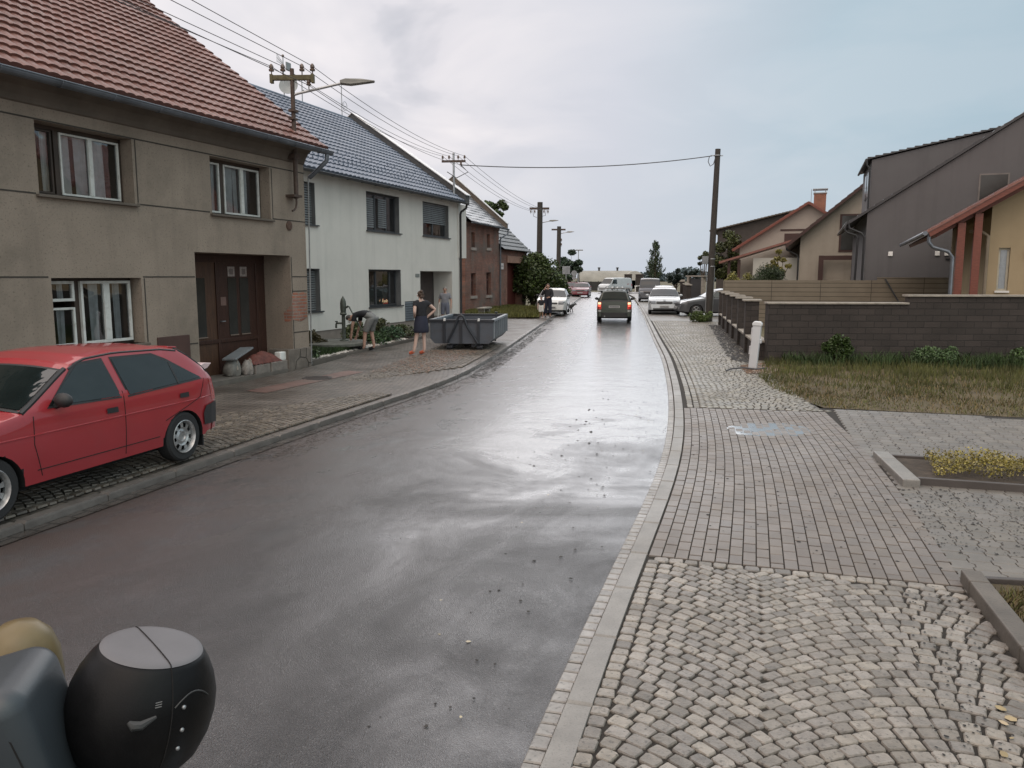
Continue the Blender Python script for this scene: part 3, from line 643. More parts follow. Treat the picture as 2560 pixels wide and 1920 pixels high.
for q in ((px-.16,px+.14,py-.06,.0,zz(3.93),zz(3.98)),(px-.1,px+.1,py-.06,.0,zz(4.75),zz(4.86)),(px-.09,px+.09,py-.07,py+.07,zz(5.75),zz(5.80)),(px-.11,px+.08,py-.06,py+.06,zz(5.58),zz(5.62))): box('clamp',m_rust,PM,*q)
CA=Matrix.Translation((px,py,zz(6.47)))@Matrix.Rotation(R(-72),4,'Z')  # crossarm runs across the street axis
mb=MB(); mb.box(-.47,.47,-.05,.05,-.05,.05,CA); mb.box(-.48,-.42,-.06,.06,-.11,.07,CA); mb.box(.42,.48,-.06,.06,-.11,.07,CA); mb.build('crossarm',M('crossarm_lichen',(.10,.085,.045),.8,var=.4,scale=9),PM)
wp1=[]
for x in (-.45,-.2,.22,.45):
    p=CA@Vector((x,0,.14)); mb=MB(); insulator(mb,tuple(p),1.1); mb.build('insulator',m_ins,PM,smooth=True); wp1.append(PM.name and p+Vector((0,0,.1)))
p=CA@Vector((.36,0,-.16)); mb=MB(); insulator(mb,tuple(p),1); mb.tube([tuple(p+Vector((0,0,.2))),tuple(p)],.01); mb.build('insulator',m_ins,PM,smooth=True); wp1.append(p)
def lamp_arm(parent,base,dirv,L=1.35,rise=.35,hl=.55,s=1,mat=None):
    b=Vector(base); d=Vector(dirv).normalized(); e=b+d*L+Vector((0,0,rise)); u=(e-b).normalized()
    mb=MB(); mb.tube([b,b+d*.1+Vector((0,0,.04)),e],.028*s,8); mb.build('lamp_arm',mat or m_steel,parent,smooth=True)
    n=d.cross(Vector((0,0,1))); Mx=Matrix(((d.x,n.x,0,e.x),(d.y,n.y,0,e.y),(0,0,1,e.z),(0,0,0,1)))@Matrix.Rotation(R(-4),4,'Y')
    mb=MB(); mb.ext([(-.12,-.03),(0,-.05),(.1,-.065),(hl,-.03),(hl+.03,-.01),(hl*.55,.045),(0,.06),(-.12,.03)],'y',-.11*s,.11*s)
    mb.v=[tuple(Mx@Vector((q[0],q[1]*(1 if q[0]<hl*.5 else .75),q[2]))) for q in mb.v]
    mb.build('lamp_head',M('lamp_grey_housing',(.22,.21,.19),.5,var=.2),parent,bevel=.01)
# local direction pointing straight to the road
lamp_arm(PM,(px,py,zz(6.10)),(.42,-.90,0),L=1.15,rise=.30,hl=.6)
# ---------------- white house
m_whitew=M('white_render',(.61,.58,.535),.9,var=.05,scale=.7,bump=.35,bscale=70,dirt=(.44,.43,.39),dirtamt=.45,dirtscale=.5,streak=.22)
m_plin=M('grey_plinth_render',(.22,.185,.16),.9,var=.15,bump=.5,bscale=50)
m_anth=M('anthracite_frame',(.045,.048,.052),.4,var=.1)
H2=thing('white_house','two storey white rendered house with grey metal tile roof','house',(-6.363,25.2,.12),R(70))
w2=[(-.75,.5,zz(3.79),zz(5.08),.17),(3.66,6.09,zz(3.80),zz(5.155),.17),(8.10,10.59,zz(3.82),zz(5.18),.17),(-.7,.63,zz(1.09),zz(2.43),.2),(3.71,6.12,zz(1.09),zz(2.435),.2),(7.79,10.91,-.1,zz(2.40),.95),(6.43,7.20,zz(.45),zz(1.22),.04)]
mb=MB(); wall(mb,-5,11.9,zz(.45),zz(5.42),[h for h in w2 if h[2]>0]+[(7.79,10.91,-.1,zz(2.40),.95)]); shell(mb,-5,11.9,9.9,-.1,zz(5.42),zz(9.1),5.13)
mb.box(11.55,12.45,-.03,.4,zz(3.0),zz(5.35)); mb.build('wall',m_whitew,H2)
mb=MB(); mb.box(-5,7.79,.03,.3,-.2,zz(.447)); mb.box(10.91,11.95,.03,.3,-.2,zz(.447)); mb.quad((7.79,.03,-.1),(7.79,.95,-.1),(7.79,.95,zz(.45)),(7.79,.03,zz(.45))); mb.quad((10.91,.95,-.1),(10.91,.03,-.1),(10.91,.03,zz(.45)),(10.91,.95,zz(.45))); mb.build('plinth',m_plin,H2)
def modwin(x0,x1,z0,z1,y,bars,blind,name='window'):
    o=casement(H2,x0,x1,z0,z1,y,m_anth,.07,bars=[(b,.09) for b in bars],fname=name,back=.6)
    mb=MB()
    for f in blind:
        a,b,c,d=f; n=int((d-c)*(z1-z0)/.075)
        for k in range(n):
            z=z0+(z1-z0)*c+k*.075; mb.box(x0+(x1-x0)*a+.02,x0+(x1-x0)*b-.02,y-.05,y-.04,z+.018,z+.07)
    if mb.v: mb.build('blind',M('blind_slat_grey',(.20,.21,.215),.45,metal=.3),o)
    mb=MB(); mb.box(x0-.05,x1+.12,-.07,y,z0-.04,z0+.0); mb.build('window_sill',m_anth,H2)
    mb=MB(); mb.box(x1-.012,x1+.003,-.004,y,z0,z1); mb.box(x0,x1,-.004,y,z1-.012,z1+.003); mb.build('reveal_lining',M('reveal_grey',(.13,.13,.13),.6),H2)
modwin(-.75,.5,zz(3.79),zz(5.08),.17,(),[(0,1,0,1)])
modwin(3.66,6.09,zz(3.80),zz(5.155),.17,(.36,.70),[(.0,.30,.08,.9),(.42,.68,.1,.93)])
modwin(8.10,10.59,zz(3.82),zz(5.18),.17,(.5,),[(0,1,.38,1)])
modwin(-.7,.63,zz(1.09),zz(2.43),.2,(),[(0,1,0,1)])
modwin(3.71,6.12,zz(1.09),zz(2.435),.2,(.35,.78),[])
mb=MB(); mb.box(7.79,10.91,.94,1.0,-.05,zz(2.42)); mb.build('door_surround',M('door_surround_grey',(.30,.29,.275),.85,var=.06),H2)
mb=MB(); mb.box(9.2,10.88,.88,.94,0,zz(2.36)); d_=mb.build('door',M('dark_brown_door',(.05,.038,.036),.5,var=.2),H2,bevel=.01)
mb=MB(); mb.box(9.5,9.53,.83,.87,.8,1.3); mb.build('handle',m_steel,d_)
mb=MB(); mb.box(7.6,11.0,-.02,.95,-.1,.03); mb.build('doorstep',M('doorstep_concrete',(.28,.27,.25),.7),H2)
mb=MB()
for k in range(8): 
    z=zz(.47)+k*.094; mb.quad((6.43,-.012,z),(7.20,-.012,z),(7.20,.03,z+.085),(6.43,.03,z+.085))
mb.box(6.43,7.2,.03,.04,zz(.45),zz(1.22)); mb.build('air_vent',M('vent_grey',(.10,.11,.12),.45,metal=.3),H2)
mb=MB(); mb.box(7.36,7.71,-.015,0,zz(2.15),zz(2.29)); q=mb.build('house_number',M('number_plate_grey',(.18,.19,.18),.5),H2,bevel=.004)
m_mt=M('grey_metal_tile',(.13,.155,.20),.5,var=.12,scale=2,metal=.1,spec=.45,wet=.1)
mb=MB(); tiles(mb,-5,11.42,-.42,zz(5.42),5.13,zz(9.20),.35,.26,amp=.04,step=.045,ns=4)
mb.quad((-5,10.3,zz(5.4)),(11.42,10.3,zz(5.4)),(11.42,5.13,zz(9.16)),(-5,5.13,zz(9.16))); mb.f[-1]=mb.f[-1][::-1]
# snow stops: two rows of little bent plates
Ls=math.hypot(5.55,3.78); dy,dz=5.55/Ls,3.78/Ls
for r_ in (2.5,3.5,4.5,5.5):
    for k in range(0,42):
        x=-1.4+k*.30+(r_%2)*.15; t=r_*.35-.1
        if r_>4 and k%2: continue
        y=-.42+dy*t; z=zz(5.42)+dz*t+.05; mb.box(x,x+.05,y,y+.012,z,z+.09); mb.box(x-.02,x+.07,y-.04,y+.03,z,z+.012)
rf=mb.build('roof',[m_mt,m_anth],H2)
mb=MB(); mb.tube([(-5,5.13,zz(9.22)),(11.45,5.13,zz(9.22))],.08,8); mb.build('ridge',m_mt,rf,smooth=True)
# raised firewall at the far gable with bright sheet capping
mb=MB(); fwp=[(-.45,zz(5.3)),(5.13,zz(9.05)),(10.3,zz(5.3)),(10.3,zz(5.55)),(5.13,zz(9.5)),(-.45,zz(5.70))]; mb.ext(fwp,'x',11.42,11.85); mb.build('firewall',M('firewall_dark',(.06,.06,.062),.8),H2)
mb=MB(); mb.ext([(-.5,zz(5.69)),(5.13,zz(9.52)),(10.35,zz(5.55)),(10.35,zz(5.58)),(5.13,zz(9.56)),(-.5,zz(5.73))],'x',11.38,11.90); mb.build('firewall_capping',M('sheet_capping',(.45,.44,.43),.35,metal=.6),H2)
gutter(-5,11.5,-.48,zz(5.37),.07,m_anth,H2)
mb=MB(); mb.tube([(11.55,-.46,zz(5.34)),(11.6,-.40,zz(5.16)),(11.7,-.12,zz(5.02)),(11.72,-.07,zz(4.9)),(11.72,-.07,0)],.05,10); mb.build('downpipe',m_black,H2,smooth=True)
# aerials on the white house ridge
def aerial(name,label,x,ztop,y=5.13):
    t=thing(name,label,'aerial',(-6.363,25.2,.12),R(70)); mb=MB(); mb.tube([(x,y,zz(9.15)),(x,y,zz(ztop))],.022,8); mb.build('mast',m_steel,t,smooth=True); return t
m_dish=M('dish_grey',(.24,.25,.25),.5)
t=aerial('aerial_mast','tall aerial mast with dish, flat panel and lattice on the white house ridge',6.34,10.72)
mb=MB(); DX=Matrix.Translation((6.42,4.95,zz(9.62)))@Vector((-.86,-.35,.30)).to_track_quat('Z','Y').to_matrix().to_4x4()@Matrix.Scale(.86,4); mb.lathe([(.0,.0),(.15,.015),(.30,.06),(.42,.12),(.43,.125),(.42,.13),(.29,.075),(.0,.02)],(0,0,0),28,DX); mb.build('dish',m_dish,t,smooth=True)
mb=MB(); mb.tube([(6.5,4.9,zz(9.3)),(6.6,4.45,zz(9.45))],.012); mb.ball((6.6,4.42,zz(9.48)),.04,8); mb.tube([(6.34,5.13,zz(9.68)),(6.5,4.9,zz(9.68))],.02); mb.build('dish_arm',m_steel,t)
mb=MB(); mb.box(6.3,6.62,4.95,5.0,zz(10.22),zz(10.55)); mb.build('panel_antenna',m_dish,t,bevel=.02)
mb=MB(); b0=Vector((6.3,5.1,zz(10.45)))
for k in range(8): mb.tube([b0+Vector((-.12*k,-.05*k,.0)),b0+Vector((-.12*(k+1),-.05*(k+1),.0))],.008,5); 
for k in range(1,9):
    c=b0+Vector((-.12*k,-.05*k,0)); mb.tube([c-Vector((0,.0,.07+.01*k)),c+Vector((0,0,.07+.01*k))],.006,5)
mb.tube([b0+Vector((-.96,-.4,-.15)),b0+Vector((-.1,-.04,-.03))],.006,5); mb.tube([b0+Vector((-.96,-.4,.15)),b0+Vector((-.1,-.04,.03))],.006,5)
mb.build('yagi_antenna',m_steel,t)
mb=MB(); mb.ball((6.34,5.13,zz(10.78)),.06,8); mb.build('mast_cap',m_ins,t)
t=aerial('aerial_rod','bare thin aerial rod on the white house ridge behind the mast crossarm',7.57,10.3)
t=aerial('aerial_ring','thin aerial rod with small wire ring nearest the white firewall',10.58,10.75)
mb=MB(); mb.tube([(10.78+.19*math.cos(a),5.1,zz(9.72)+.19*math.sin(a)) for a in [k*PI/8 for k in range(-6,9)]],.012,5); mb.tube([(10.58,5.13,zz(9.72)),(10.9,5.1,zz(9.72))],.012,5); mb.tube([(10.7,5.1,zz(9.6)),(10.7,5.1,zz(9.84))],.01,5); mb.build('ring_antenna',m_steel,t)
# second mast with crossarm at the far end of the white house
M2=thing('power_mast','grey power mast with four insulators at the far corner of the white house','power mast',(-6.363,25.2,.12),R(70))
mb=MB(); mb.tube([(11.15,-.02,zz(5.5)),(11.15,-.02,zz(7.42))],.045,10); mb.ball((11.15,-.02,zz(7.45)),.06,8); mb.build('pole',m_steel,M2,smooth=True)
C2=Matrix.Translation((11.15,-.02,zz(7.13)))@Matrix.Rotation(R(-76),4,'Z'); mb=MB(); mb.box(-.52,.52,-.045,.045,-.045,.045,C2); mb.build('crossarm',m_rust,M2)
wp2=[]
for x in (-.48,-.2,.2,.48):
    p=C2@Vector((x,0,.12)); mb=MB(); insulator(mb,tuple(p),1); mb.build('insulator',m_ins,M2,smooth=True); wp2.append(p+Vector((0,0,.1)))
p=C2@Vector((.32,0,-.16)); mb=MB(); insulator(mb,tuple(p),1); mb.tube([tuple(p+Vector((0,0,.2))),tuple(p)],.01); mb.build('insulator',m_ins,M2,smooth=True); wp2.append(p)
# ---------------- brick house with its gate wing
m_brk=Mbrick('old_brick',(.24,.10,.07),(.17,.07,.05),(.14,.105,.085),.26,.08,.012,.9,var=.35,dirt=(.13,.11,.095),dirtamt=.8)
m_slate=M('slate_roof',(.075,.08,.09),.45,var=.3,scale=3,bump=.4,bscale=40,wet=.2,island=0)
H3=thing('brick_house','old bare brick house with patchy grey slate roof beside the bushes','house',(-2.45,44.6,.1),R(74.2))
Z=.1
u_=[(.66,1.30,zz(3.79),zz(4.63),.2),(3.53,4.16,zz(3.86),zz(4.66),.2),(.56,1.42,zz(1.09),zz(2.36),.25),(3.38,4.30,zz(1.07),zz(2.41),.25)]
mb=MB(); wall(mb,-.4,6.0,-.2,zz(5.15),u_); shell(mb,-.4,6.0,6.4,-.2,zz(5.15),zz(7.9),2.95); wl=mb.build('wall',m_brk,H3)
m_redf=M('brown_red_window_frame',(.10,.04,.03),.6)
for i,(a,b,c,d,t) in enumerate(u_):
    if i<2:
        mb=MB(); mb.box(a,b,.16,.2,c,d); mb.build('boarded_window',M('window_boarding',(.10,.06,.045),.8,var=.3),H3)
    else: casement(H3,a,b,c,d,.15,m_redf,.07,bars=((.5,.1),),transoms=((0,1,.68,.08),),curt=(m_curt,(.1,.45),(.55,.9)),back=.4)
    mb=MB(); mb.box(a-.12,b+.12,-.06,.1,c-.16,c); mb.build('window_sill',M('light_sill',(.30,.25,.22),.8,var=.2),H3)
mb=MB(); mb.box(-.42,6.02,-.05,.0,zz(4.98),zz(5.15)); mb.build('cornice',m_brk,H3)
mb=MB(); tiles(mb,-.5,6.1,-.40,zz(5.15),2.95,zz(8.0),.3,.3,amp=.008,step=.022,ns=2,jit=.02); mb.quad((-.5,6.8,zz(5.1)),(6.1,6.8,zz(5.1)),(6.1,2.95,zz(8)),(-.5,2.95,zz(8))); mb.f[-1]=mb.f[-1][::-1]; rf=mb.build('roof',M('patchy_slate',(.15,.155,.17),.4,var=.3,scale=3,bump=.4,bscale=40,speck=.9,speckcol=(.05,.05,.045),speckscale=7,wet=.2),H3)
mb=MB(); mb.ext([(-.5,zz(5.05)),(2.95,zz(8.05)),(6.8,zz(5.05)),(6.8,zz(5.35)),(2.95,zz(8.38)),(-.5,zz(5.38))],'x',6.0,6.3); mb.build('firewall',m_brownd,H3)
mb=MB(); mb.ext([(-.55,zz(5.38)),(2.95,zz(8.38)),(6.8,zz(5.36)),(6.8,zz(5.39)),(2.95,zz(8.43)),(-.55,zz(5.42))],'x',5.95,6.35); mb.build('firewall_capping',M('sheet_capping2',(.40,.39,.38),.4,metal=.4),H3)
gutter(-.5,6.6,-.46,zz(5.1),.07,m_gutter,H3)
mb=MB(); mb.tube([(6.5,-.46,zz(5.05)),(6.5,-.44,zz(4.8)),(6.1,-.12,zz(4.55)),(6.08,-.07,zz(4.4)),(6.08,-.07,0)],.05,8); mb.build('downpipe',m_gutter,H3,smooth=True)
# gate wing
gw=[(8.0,11.6,-.2,zz(3.05),.5)]
mb=MB(); wall(mb,6.0,12.7,-.2,zz(3.85),gw,y=.04); shell(mb,6.02,12.7,5.2,-.2,zz(3.85),zz(6.3),2.6,y0=.04)
mb.build('gate_wing_wall',m_brk,H3)
mb=MB(); mb.box(7.85,11.75,-.03,.12,zz(3.06),zz(3.5)); mb.build('lintel',M('pale_lintel_brick',(.30,.17,.125),.85,var=.2),H3)
mb=MB(); mb.box(8.0,11.6,.5,.55,0,zz(3.05)); mb.build('gate_door',M('dark_red_gate',(.085,.018,.014),.6,var=.3,stretch=(9,9,.5)),H3)
mb=MB(); tiles(mb,6.1,12.95,-.3,zz(3.85),2.6,zz(6.6),.42,.4,amp=.0,step=.05,ns=1); mb.quad((6.1,5.6,zz(3.85)),(12.95,5.6,zz(3.85)),(12.95,2.6,zz(6.6)),(6.1,2.6,zz(6.6))); mb.f[-1]=mb.f[-1][::-1]; mb.build('gate_wing_roof',M('dark_slate',(.085,.09,.095),.5,var=.25),H3)
sg=thing('wall_sign','small white sign with grey writing on the brick pier','sign',(-2.45,44.6,.1),R(74.2))
mb=MB(); mb.box(6.3,6.95,-.03,.04,zz(2.62),zz(3.0)); mb.build('sign_plate',M('sign_white',(.62,.57,.56),.5,var=.03),sg,bevel=.01)
mb=MB(); mb.box(6.4,6.85,-.036,-.03,zz(2.78),zz(2.815)); mb.box(6.46,6.8,-.036,-.03,zz(2.83),zz(2.855)); mb.build('sign_lettering',M('sign_grey',(.2,.18,.18),.6),sg)
# ================================================================ right-hand side
def gable(name,label,y,xl,xr,ze,xa,za,depth,mw,mr,oh=.9,over=.35,verge=.16,z0=-.05,rtile=.3,cat='house',tile=True,base=0):
    """house whose gable faces the camera: xl,xr wall sides; eaves height ze at x=xl-oh, apex (xa,za)"""
    sl=(za-ze)/(xa-(xl-oh)); Hs=thing(name,label,cat,(0,y,base)); 
    zwl=ze+oh*sl-.12; mb=MB(); zwr=za-(xr-xa)*sl-.12
    mb.ext([(xl,z0),(xr,z0),(xr,zwr),(xa,za-.14),(xl,zwl)],'y',0,depth); mb.build('wall',mw,Hs)
    mb=MB(); n=int(math.hypot(xa-xl+oh,za-ze)/rtile)
    xrr=xr+oh; zer=za-(xrr-xa)*sl
    V=[]; 
    for side in (0,1):
        a,b=((xl-oh,ze),(xa,za)) if side==0 else ((xrr,zer),(xa,za))
        for k in range(n):
            t0,t1=k/n,(k+1)/n; x0,z0_=a[0]+(b[0]-a[0])*t0,a[1]+(b[1]-a[1])*t0; x1,z1_=a[0]+(b[0]-a[0])*t1,a[1]+(b[1]-a[1])*t1
            mb.ext([(x0,z0_-.10),(x1,z1_-.10),(x1,z1_+.01),(x0,z0_+.04)] if side==0 else [(x1,z1_-.10),(x0,z0_-.10),(x0,z0_+.04),(x1,z1_+.01)],'y',-over,depth+over)
    mb.build('roof',mr,Hs)
    return Hs,sl
# right houses: each stands square to the street, gable towards the camera
m_rroof=M('brown_red_tile',(.20,.085,.065),.5,var=.25,scale=4,wet=.15,bump=.3)
m_timb=M('stained_timber',(.15,.042,.026),.5,var=.3,scale=6,stretch=(1,6,6))
H6=thing('yellow_house','yellow house with red timber porch roof behind the block wall','house',(14.42,24.5,0),R(-22))
mb=MB(); wall(mb,0,9,-.05,4.0,[(.26,.56,1.76,3.04,.2)]); mb.quad((0,9,-.05),(0,0,-.05),(0,0,4.3),(0,9,4.3)); mb.ext([(0,4.0),(9,4.0),(9,9.4),(0,4.35)],'y',.0,9); mb.build('wall',M('yellow_render',(.34,.265,.165),.85,var=.08,scale=1,bump=.3,bscale=60,streak=.2),H6)
casement(H6,.26,.56,1.76,3.04,.12,M('cream_window_frame',(.5,.47,.38),.5),.06,curt=(m_curt,(.1,.9)),fname='window')
mb=MB(); mb.box(.22,.6,-.06,.1,1.70,1.76); mb.build('window_sill',m_white,H6)
RS=.61; mb=MB(); x=-1.78
while x<7:
    z=3.50+(x+1.78)*RS; mb.ext([(x,z-.02),(x+.33,z+.33*RS-.02),(x+.33,z+.33*RS+.04),(x,z+.07)],'y',-.95,9.2); x+=.33
mb.build('roof',m_rroof,H6)
mb=MB(); mb.ext([(-1.7,3.36),(7,3.36+8.7*RS),(7,3.52+8.7*RS),(-1.75,3.49)],'y',-.92,-.80); mb.ext([(-1.5,3.36),(7,3.36+8.5*RS),(7,3.5+8.5*RS),(-1.55,3.47)],'y',-.5,9.1); mb.build('barge_board',m_timb,H6)
for xx in (-.93,-.50):
    mb=MB(); mb.box(xx-.03,xx+.18,-.72,-.52,-.05,3.3+(xx+1.7)*RS); mb.build('porch_post',m_timb,H6,bevel=.01)
mb=MB(); mb.tube([(-1.72,-.8,3.44),(-1.72,-.8,3.22),(-1.6,-.8,3.06),(-1.18,-.8,2.92),(-1.06,-.8,2.76),(-1.05,-.8,0)],.055,8); mb.build('downpipe',m_gutter,H6,smooth=True)
mb=MB(); mb.tube([(-1.84,-.95,3.47),(-1.84,9.2,3.47)],.07,8); mb.build('gutter',m_gutter,H6,smooth=True)
mb=MB(); mb.tube([(-.5,.3,3.55),(-.2,.0,3.5),(-.06,-.06,3.4),(-.06,-.06,0)],.05,8); mb.build('downpipe',M('beige_pipe',(.22,.18,.13),.5),H6,smooth=True)
mb=MB(); mb.box(1.0,1.1,-.12,0,2.72,2.95); mb.box(.95,1.15,-.16,.0,2.95,2.98); mb.build('wall_lamp',M('wall_lamp_rust',(.12,.06,.04),.5),H6)
m_grey=M('grey_render',(.115,.110,.113),.9,var=.05,scale=.8,bump=.35,bscale=60,dirt=(.09,.085,.087),dirtamt=.5,dirtscale=.5,streak=.3)
m_droof=M('anthracite_roof_tile',(.035,.034,.036),.45,var=.2,wet=.15)
def gable(name,label,loc,deg,w,xe,ze,xa,za,depth,mw,mr,over=.35,rt=.33):
    """gabled house: wall from local x=0 to w, eaves point (xe,ze), apex (xa,za)"""
    sl=(za-ze)/(xa-xe); Hs=thing(name,label,'house',loc,R(deg))
    mb=MB(); mb.ext([(0,-.05),(w,-.05),(w,za-(w-xa)*sl-.12),(xa,za-.14),(0,ze-xe*sl-.12)],'y',0,depth); mb.build('wall',mw,Hs)
    mb=MB(); n=max(3,int((xa-xe)/rt)); xr=2*xa-xe
    for a in (xe,xr):
        for k in range(n):
            p,q=a+(xa-a)*k/n,a+(xa-a)*(k+1)/n; zp,zq=ze+(za-ze)*k/n,ze+(za-ze)*(k+1)/n
            pts=[(p,zp-.10),(q,zq-.10),(q,zq+.01),(p,zp+.05)]; mb.ext(pts if a==xe else pts[::-1],'y',-over,depth+over)
    mb.build('roof',mr,Hs); return Hs
H7=gable('grey_house','large grey rendered house with dark roof and side dormer',(15.69,36,0),-20,16,-.73,4.6,8.0,10.37,11,m_grey,m_droof,over=.12)
mb=MB(); mb.ext([(.25,5.0),(6.2,5.0),(6.2,8.85),(.25,7.62)],'y',3,9); dm=mb.build('dormer',m_grey,H7)
mb=MB()
for k in range(19):
    x=.05+k*.33; z=7.66+(k*.33)*.205; mb.ext([(x,z-.02),(x+.33,z+.05),(x+.33,z+.09),(x,z+.09)],'y',2.9,9.1)
mb.build('dormer_roof',m_droof,dm)
mb=MB(); mb.tube([(.0,2.9,7.62),(.0,9,7.62)],.06,8); mb.tube([(.02,2.95,7.6),(.04,2.95,7.4),(.18,2.95,7.2),(.18,2.95,5.35)],.045,8); mb.build('dormer_gutter',m_black,dm,smooth=True)
for k in range(2):
    mb=MB(); y=3.8+k*1.6; mb.box(.20,.25,y,y+1.1,6.0,7.2); mb.build('dormer_window',m_gg,dm)
mb=MB(); mb.tube([(-.78,-.1,4.56),(-.78,11.1,4.56)],.075,8); mb.build('gutter',m_black,H7,smooth=True)
mb=MB(); mb.tube([(-.75,-.05,4.5),(-.7,-.05,4.3),(-.2,-.06,4.08),(-.08,-.06,3.9),(-.08,-.06,0)],.05,8); mb.build('downpipe',m_black,H7,smooth=True)
mb=MB(); mb.tube([(-.8,.0,4.5),(-.9,0,4.3),(-.8,0,4.12),(-.42,0,4.0),(-.34,0,3.85),(-.4,0,0)],.05,8); mb.build('downpipe',m_black,H7,smooth=True)
for x in (1.02,2.86,3.23):
    mb=MB(); mb.box(x-.09,x+.09,-.06,0,3.07,3.26); mb.build('wall_light',M('wall_light_white',(.75,.74,.72),.4,var=.02),H7,bevel=.01)
mb=MB(); mb.box(3.2,3.5,-.04,0,2.90,2.95); mb.build('wall_number',m_black,H7)
for a,b,c,d in ((4.3,5.3,5.3,6.4),(4.1,4.8,2.1,2.85)):
    mb=MB(); mb.box(a-.06,b+.06,-.02,.0,c-.06,d+.06); f=mb.build('window',M('beige_window_surround',(.17,.15,.14),.7),H7); mb=MB(); mb.box(a,b,-.03,-.02,c,d); mb.build('pane',m_gg,f)
m_dtim=M('dark_timber',(.05,.022,.018),.6)
m_cream=M('cream_render',(.34,.30,.25),.88,var=.05,bump=.3,bscale=60,streak=.25)
H8=gable('cream_house','cream house with dark brown timber frame behind the plank fence',(17.76,50,0),-20,12,-.84,4.07,5.2,9.15,11,m_cream,M('brown_roof_tile',(.06,.04,.036),.5,var=.25),over=.6)
mb=MB()
for a,b,c,d in ((1.1,1.38,0,3.43),(2.95,3.15,0,3.2),(1.38,4.2,3.16,3.42)): mb.box(a,b,-.5,-.3,c,d)
mb.build('pergola_frame',m_dtim,H8)
mb=MB(); mb.ext([(-.8,3.9),(5.2,8.95),(5.2,9.12),(-.86,4.08)],'y',-.66,-.6); mb.build('barge_board',m_dtim,H8)
mb=MB(); mb.box(2.2,3.3,-.04,0,3.65,5.9); f=mb.build('window',m_dtim,H8); mb=MB(); mb.box(2.32,3.18,-.06,-.03,3.77,5.8); mb.build('pane',m_gg,f)
mb=MB(); mb.tube([(-.8,-.4,4.0),(-.78,-.4,3.8),(-.2,-.1,3.5),(-.08,-.06,3.35),(-.08,-.06,0)],.05,8); mb.build('downpipe',m_black,H8,smooth=True)
H9=gable('chimney_house','cream house with red tiled roof and tall brick chimney',(17.41,62,0),-20,9,-.52,4.19,4.8,7.63,10,M('pale_render',(.36,.32,.28),.88,var=.05),m_rroof,over=.5)
mb=MB(); mb.box(5.15,6.0,.6,1.5,5.5,8.3); ch=mb.build('chimney',Mbrick('chimney_brick',(.27,.10,.06),(.22,.08,.05),(.2,.15,.12),.25,.08,.012,.9),H9)
mb=MB(); mb.box(5.05,6.1,.5,1.6,8.56,8.62); [mb.box(x,x+.06,y,y+.06,8.3,8.56) for x in (5.17,5.92) for y in (.65,1.4)]; mb.box(5.1,6.05,.55,1.55,8.28,8.34); mb.tube([(4.95,.7,6.6),(4.95,.7,8.6)],.02,5); mb.build('chimney_cap',m_steel,ch)
mb=MB(); mb.box(2.9,5.0,-.06,0,5.55,5.67); mb.build('tie_beam',m_dtim,H9)
mb=MB(); mb.box(3.2,4.4,-.05,0,4.5,5.35); mb.build('window',m_dtim,H9)
mb=MB(); mb.ext([(-.45,4.04),(4.8,7.43),(4.8,7.61),(-.54,4.17)],'y',-.56,-.5); mb.ext([(4.8,7.43),(9.5,4.38),(9.5,4.56),(4.8,7.61)],'y',-.56,-.5); mb.build('barge_board',m_timb,H9)
mb=MB(); mb.ext([(-1.2,3.10),(4.4,4.80),(4.4,4.95),(-1.2,3.25)],'y',-3.2,-.55); mb.build('porch_roof',m_rroof,H9)
mb=MB(); mb.box(1.19,6,-2.8,-.02,-.05,3.5); mb.build('porch_wall',M('white_annex',(.46,.45,.41),.88,var=.04),H9)
for a in (-.6,.1): mb=MB(); mb.box(a,a+.2,-2.9,-2.7,0,3.4); mb.build('porch_post',m_dtim,H9)
H10=gable('barn','long brown roofed barn behind the trees',(21.5,85,0),-20,15,-.8,6.9,8,8.9,14,M('barn_boards',(.05,.04,.035),.8),M('barn_roof',(.085,.065,.05),.7,var=.2),over=.5)
# ---------------- block wall, pillar fence, plank fence
m_block=Mbrick('dark_split_block',(.046,.037,.033),(.033,.027,.024),(.021,.018,.016),.40,.155,.009,.85,bump=.9,var=.2,off=.5)
m_cop=M('concrete_coping',(.26,.235,.20),.7,var=.2,scale=6,bump=.4,bscale=50)
BW=thing('block_wall','dark brown split block wall with stepped pale coping','wall',(6.42,20.1,0),R(-4))
mb=MB(); mb.box(.25,3.42,0,.3,-.2,1.50); mb.box(3.42,16,0,.3,-.2,1.69); mb.box(0,.26,-.02,.32,-.2,1.50); w_=mb.build('masonry',m_block,BW)
mb=MB(); mb.box(-.04,3.40,-.05,.35,1.502,1.55); mb.box(3.36,16,-.05,.35,1.692,1.74); mb.build('coping',m_cop,BW,bevel=.008)
a_=math.atan2(35.8-20.1,9.55-6.42)
PF=thing('pillar_fence','dark block fence of seven pillars with pale slab caps','fence',(6.42,20.1,0),a_)
mb=MB(); mb.box(.3,15.8,.02,.26,-.2,.52); mb.build('base_wall',m_block,PF)
for k in range(1,7):
    xx=k*2.6; mb=MB(); mb.box(xx-.2,xx+.2,-.02,.34,-.2,1.50); pp=mb.build('pillar',m_block,PF,bevel=.008)
    mb=MB(); mb.box(xx-.27,xx+.27,-.09,.41,1.50,1.55); mb.build('cap_slab',m_cop,pp,bevel=.006)
for k in range(6):
    x0_,x1_=k*2.6+.2,(k+1)*2.6-.2; mb=MB(); mb.box(x0_+.03,x1_-.03,-.05,.33,.52,.57); mb.build('base_slab',m_cop,PF)
m_plank=Mbrick('concrete_plank',(.175,.150,.115),(.165,.14,.105),(.05,.04,.03),2.0,.19,.012,.85,bump=.6,var=.12,off=0)
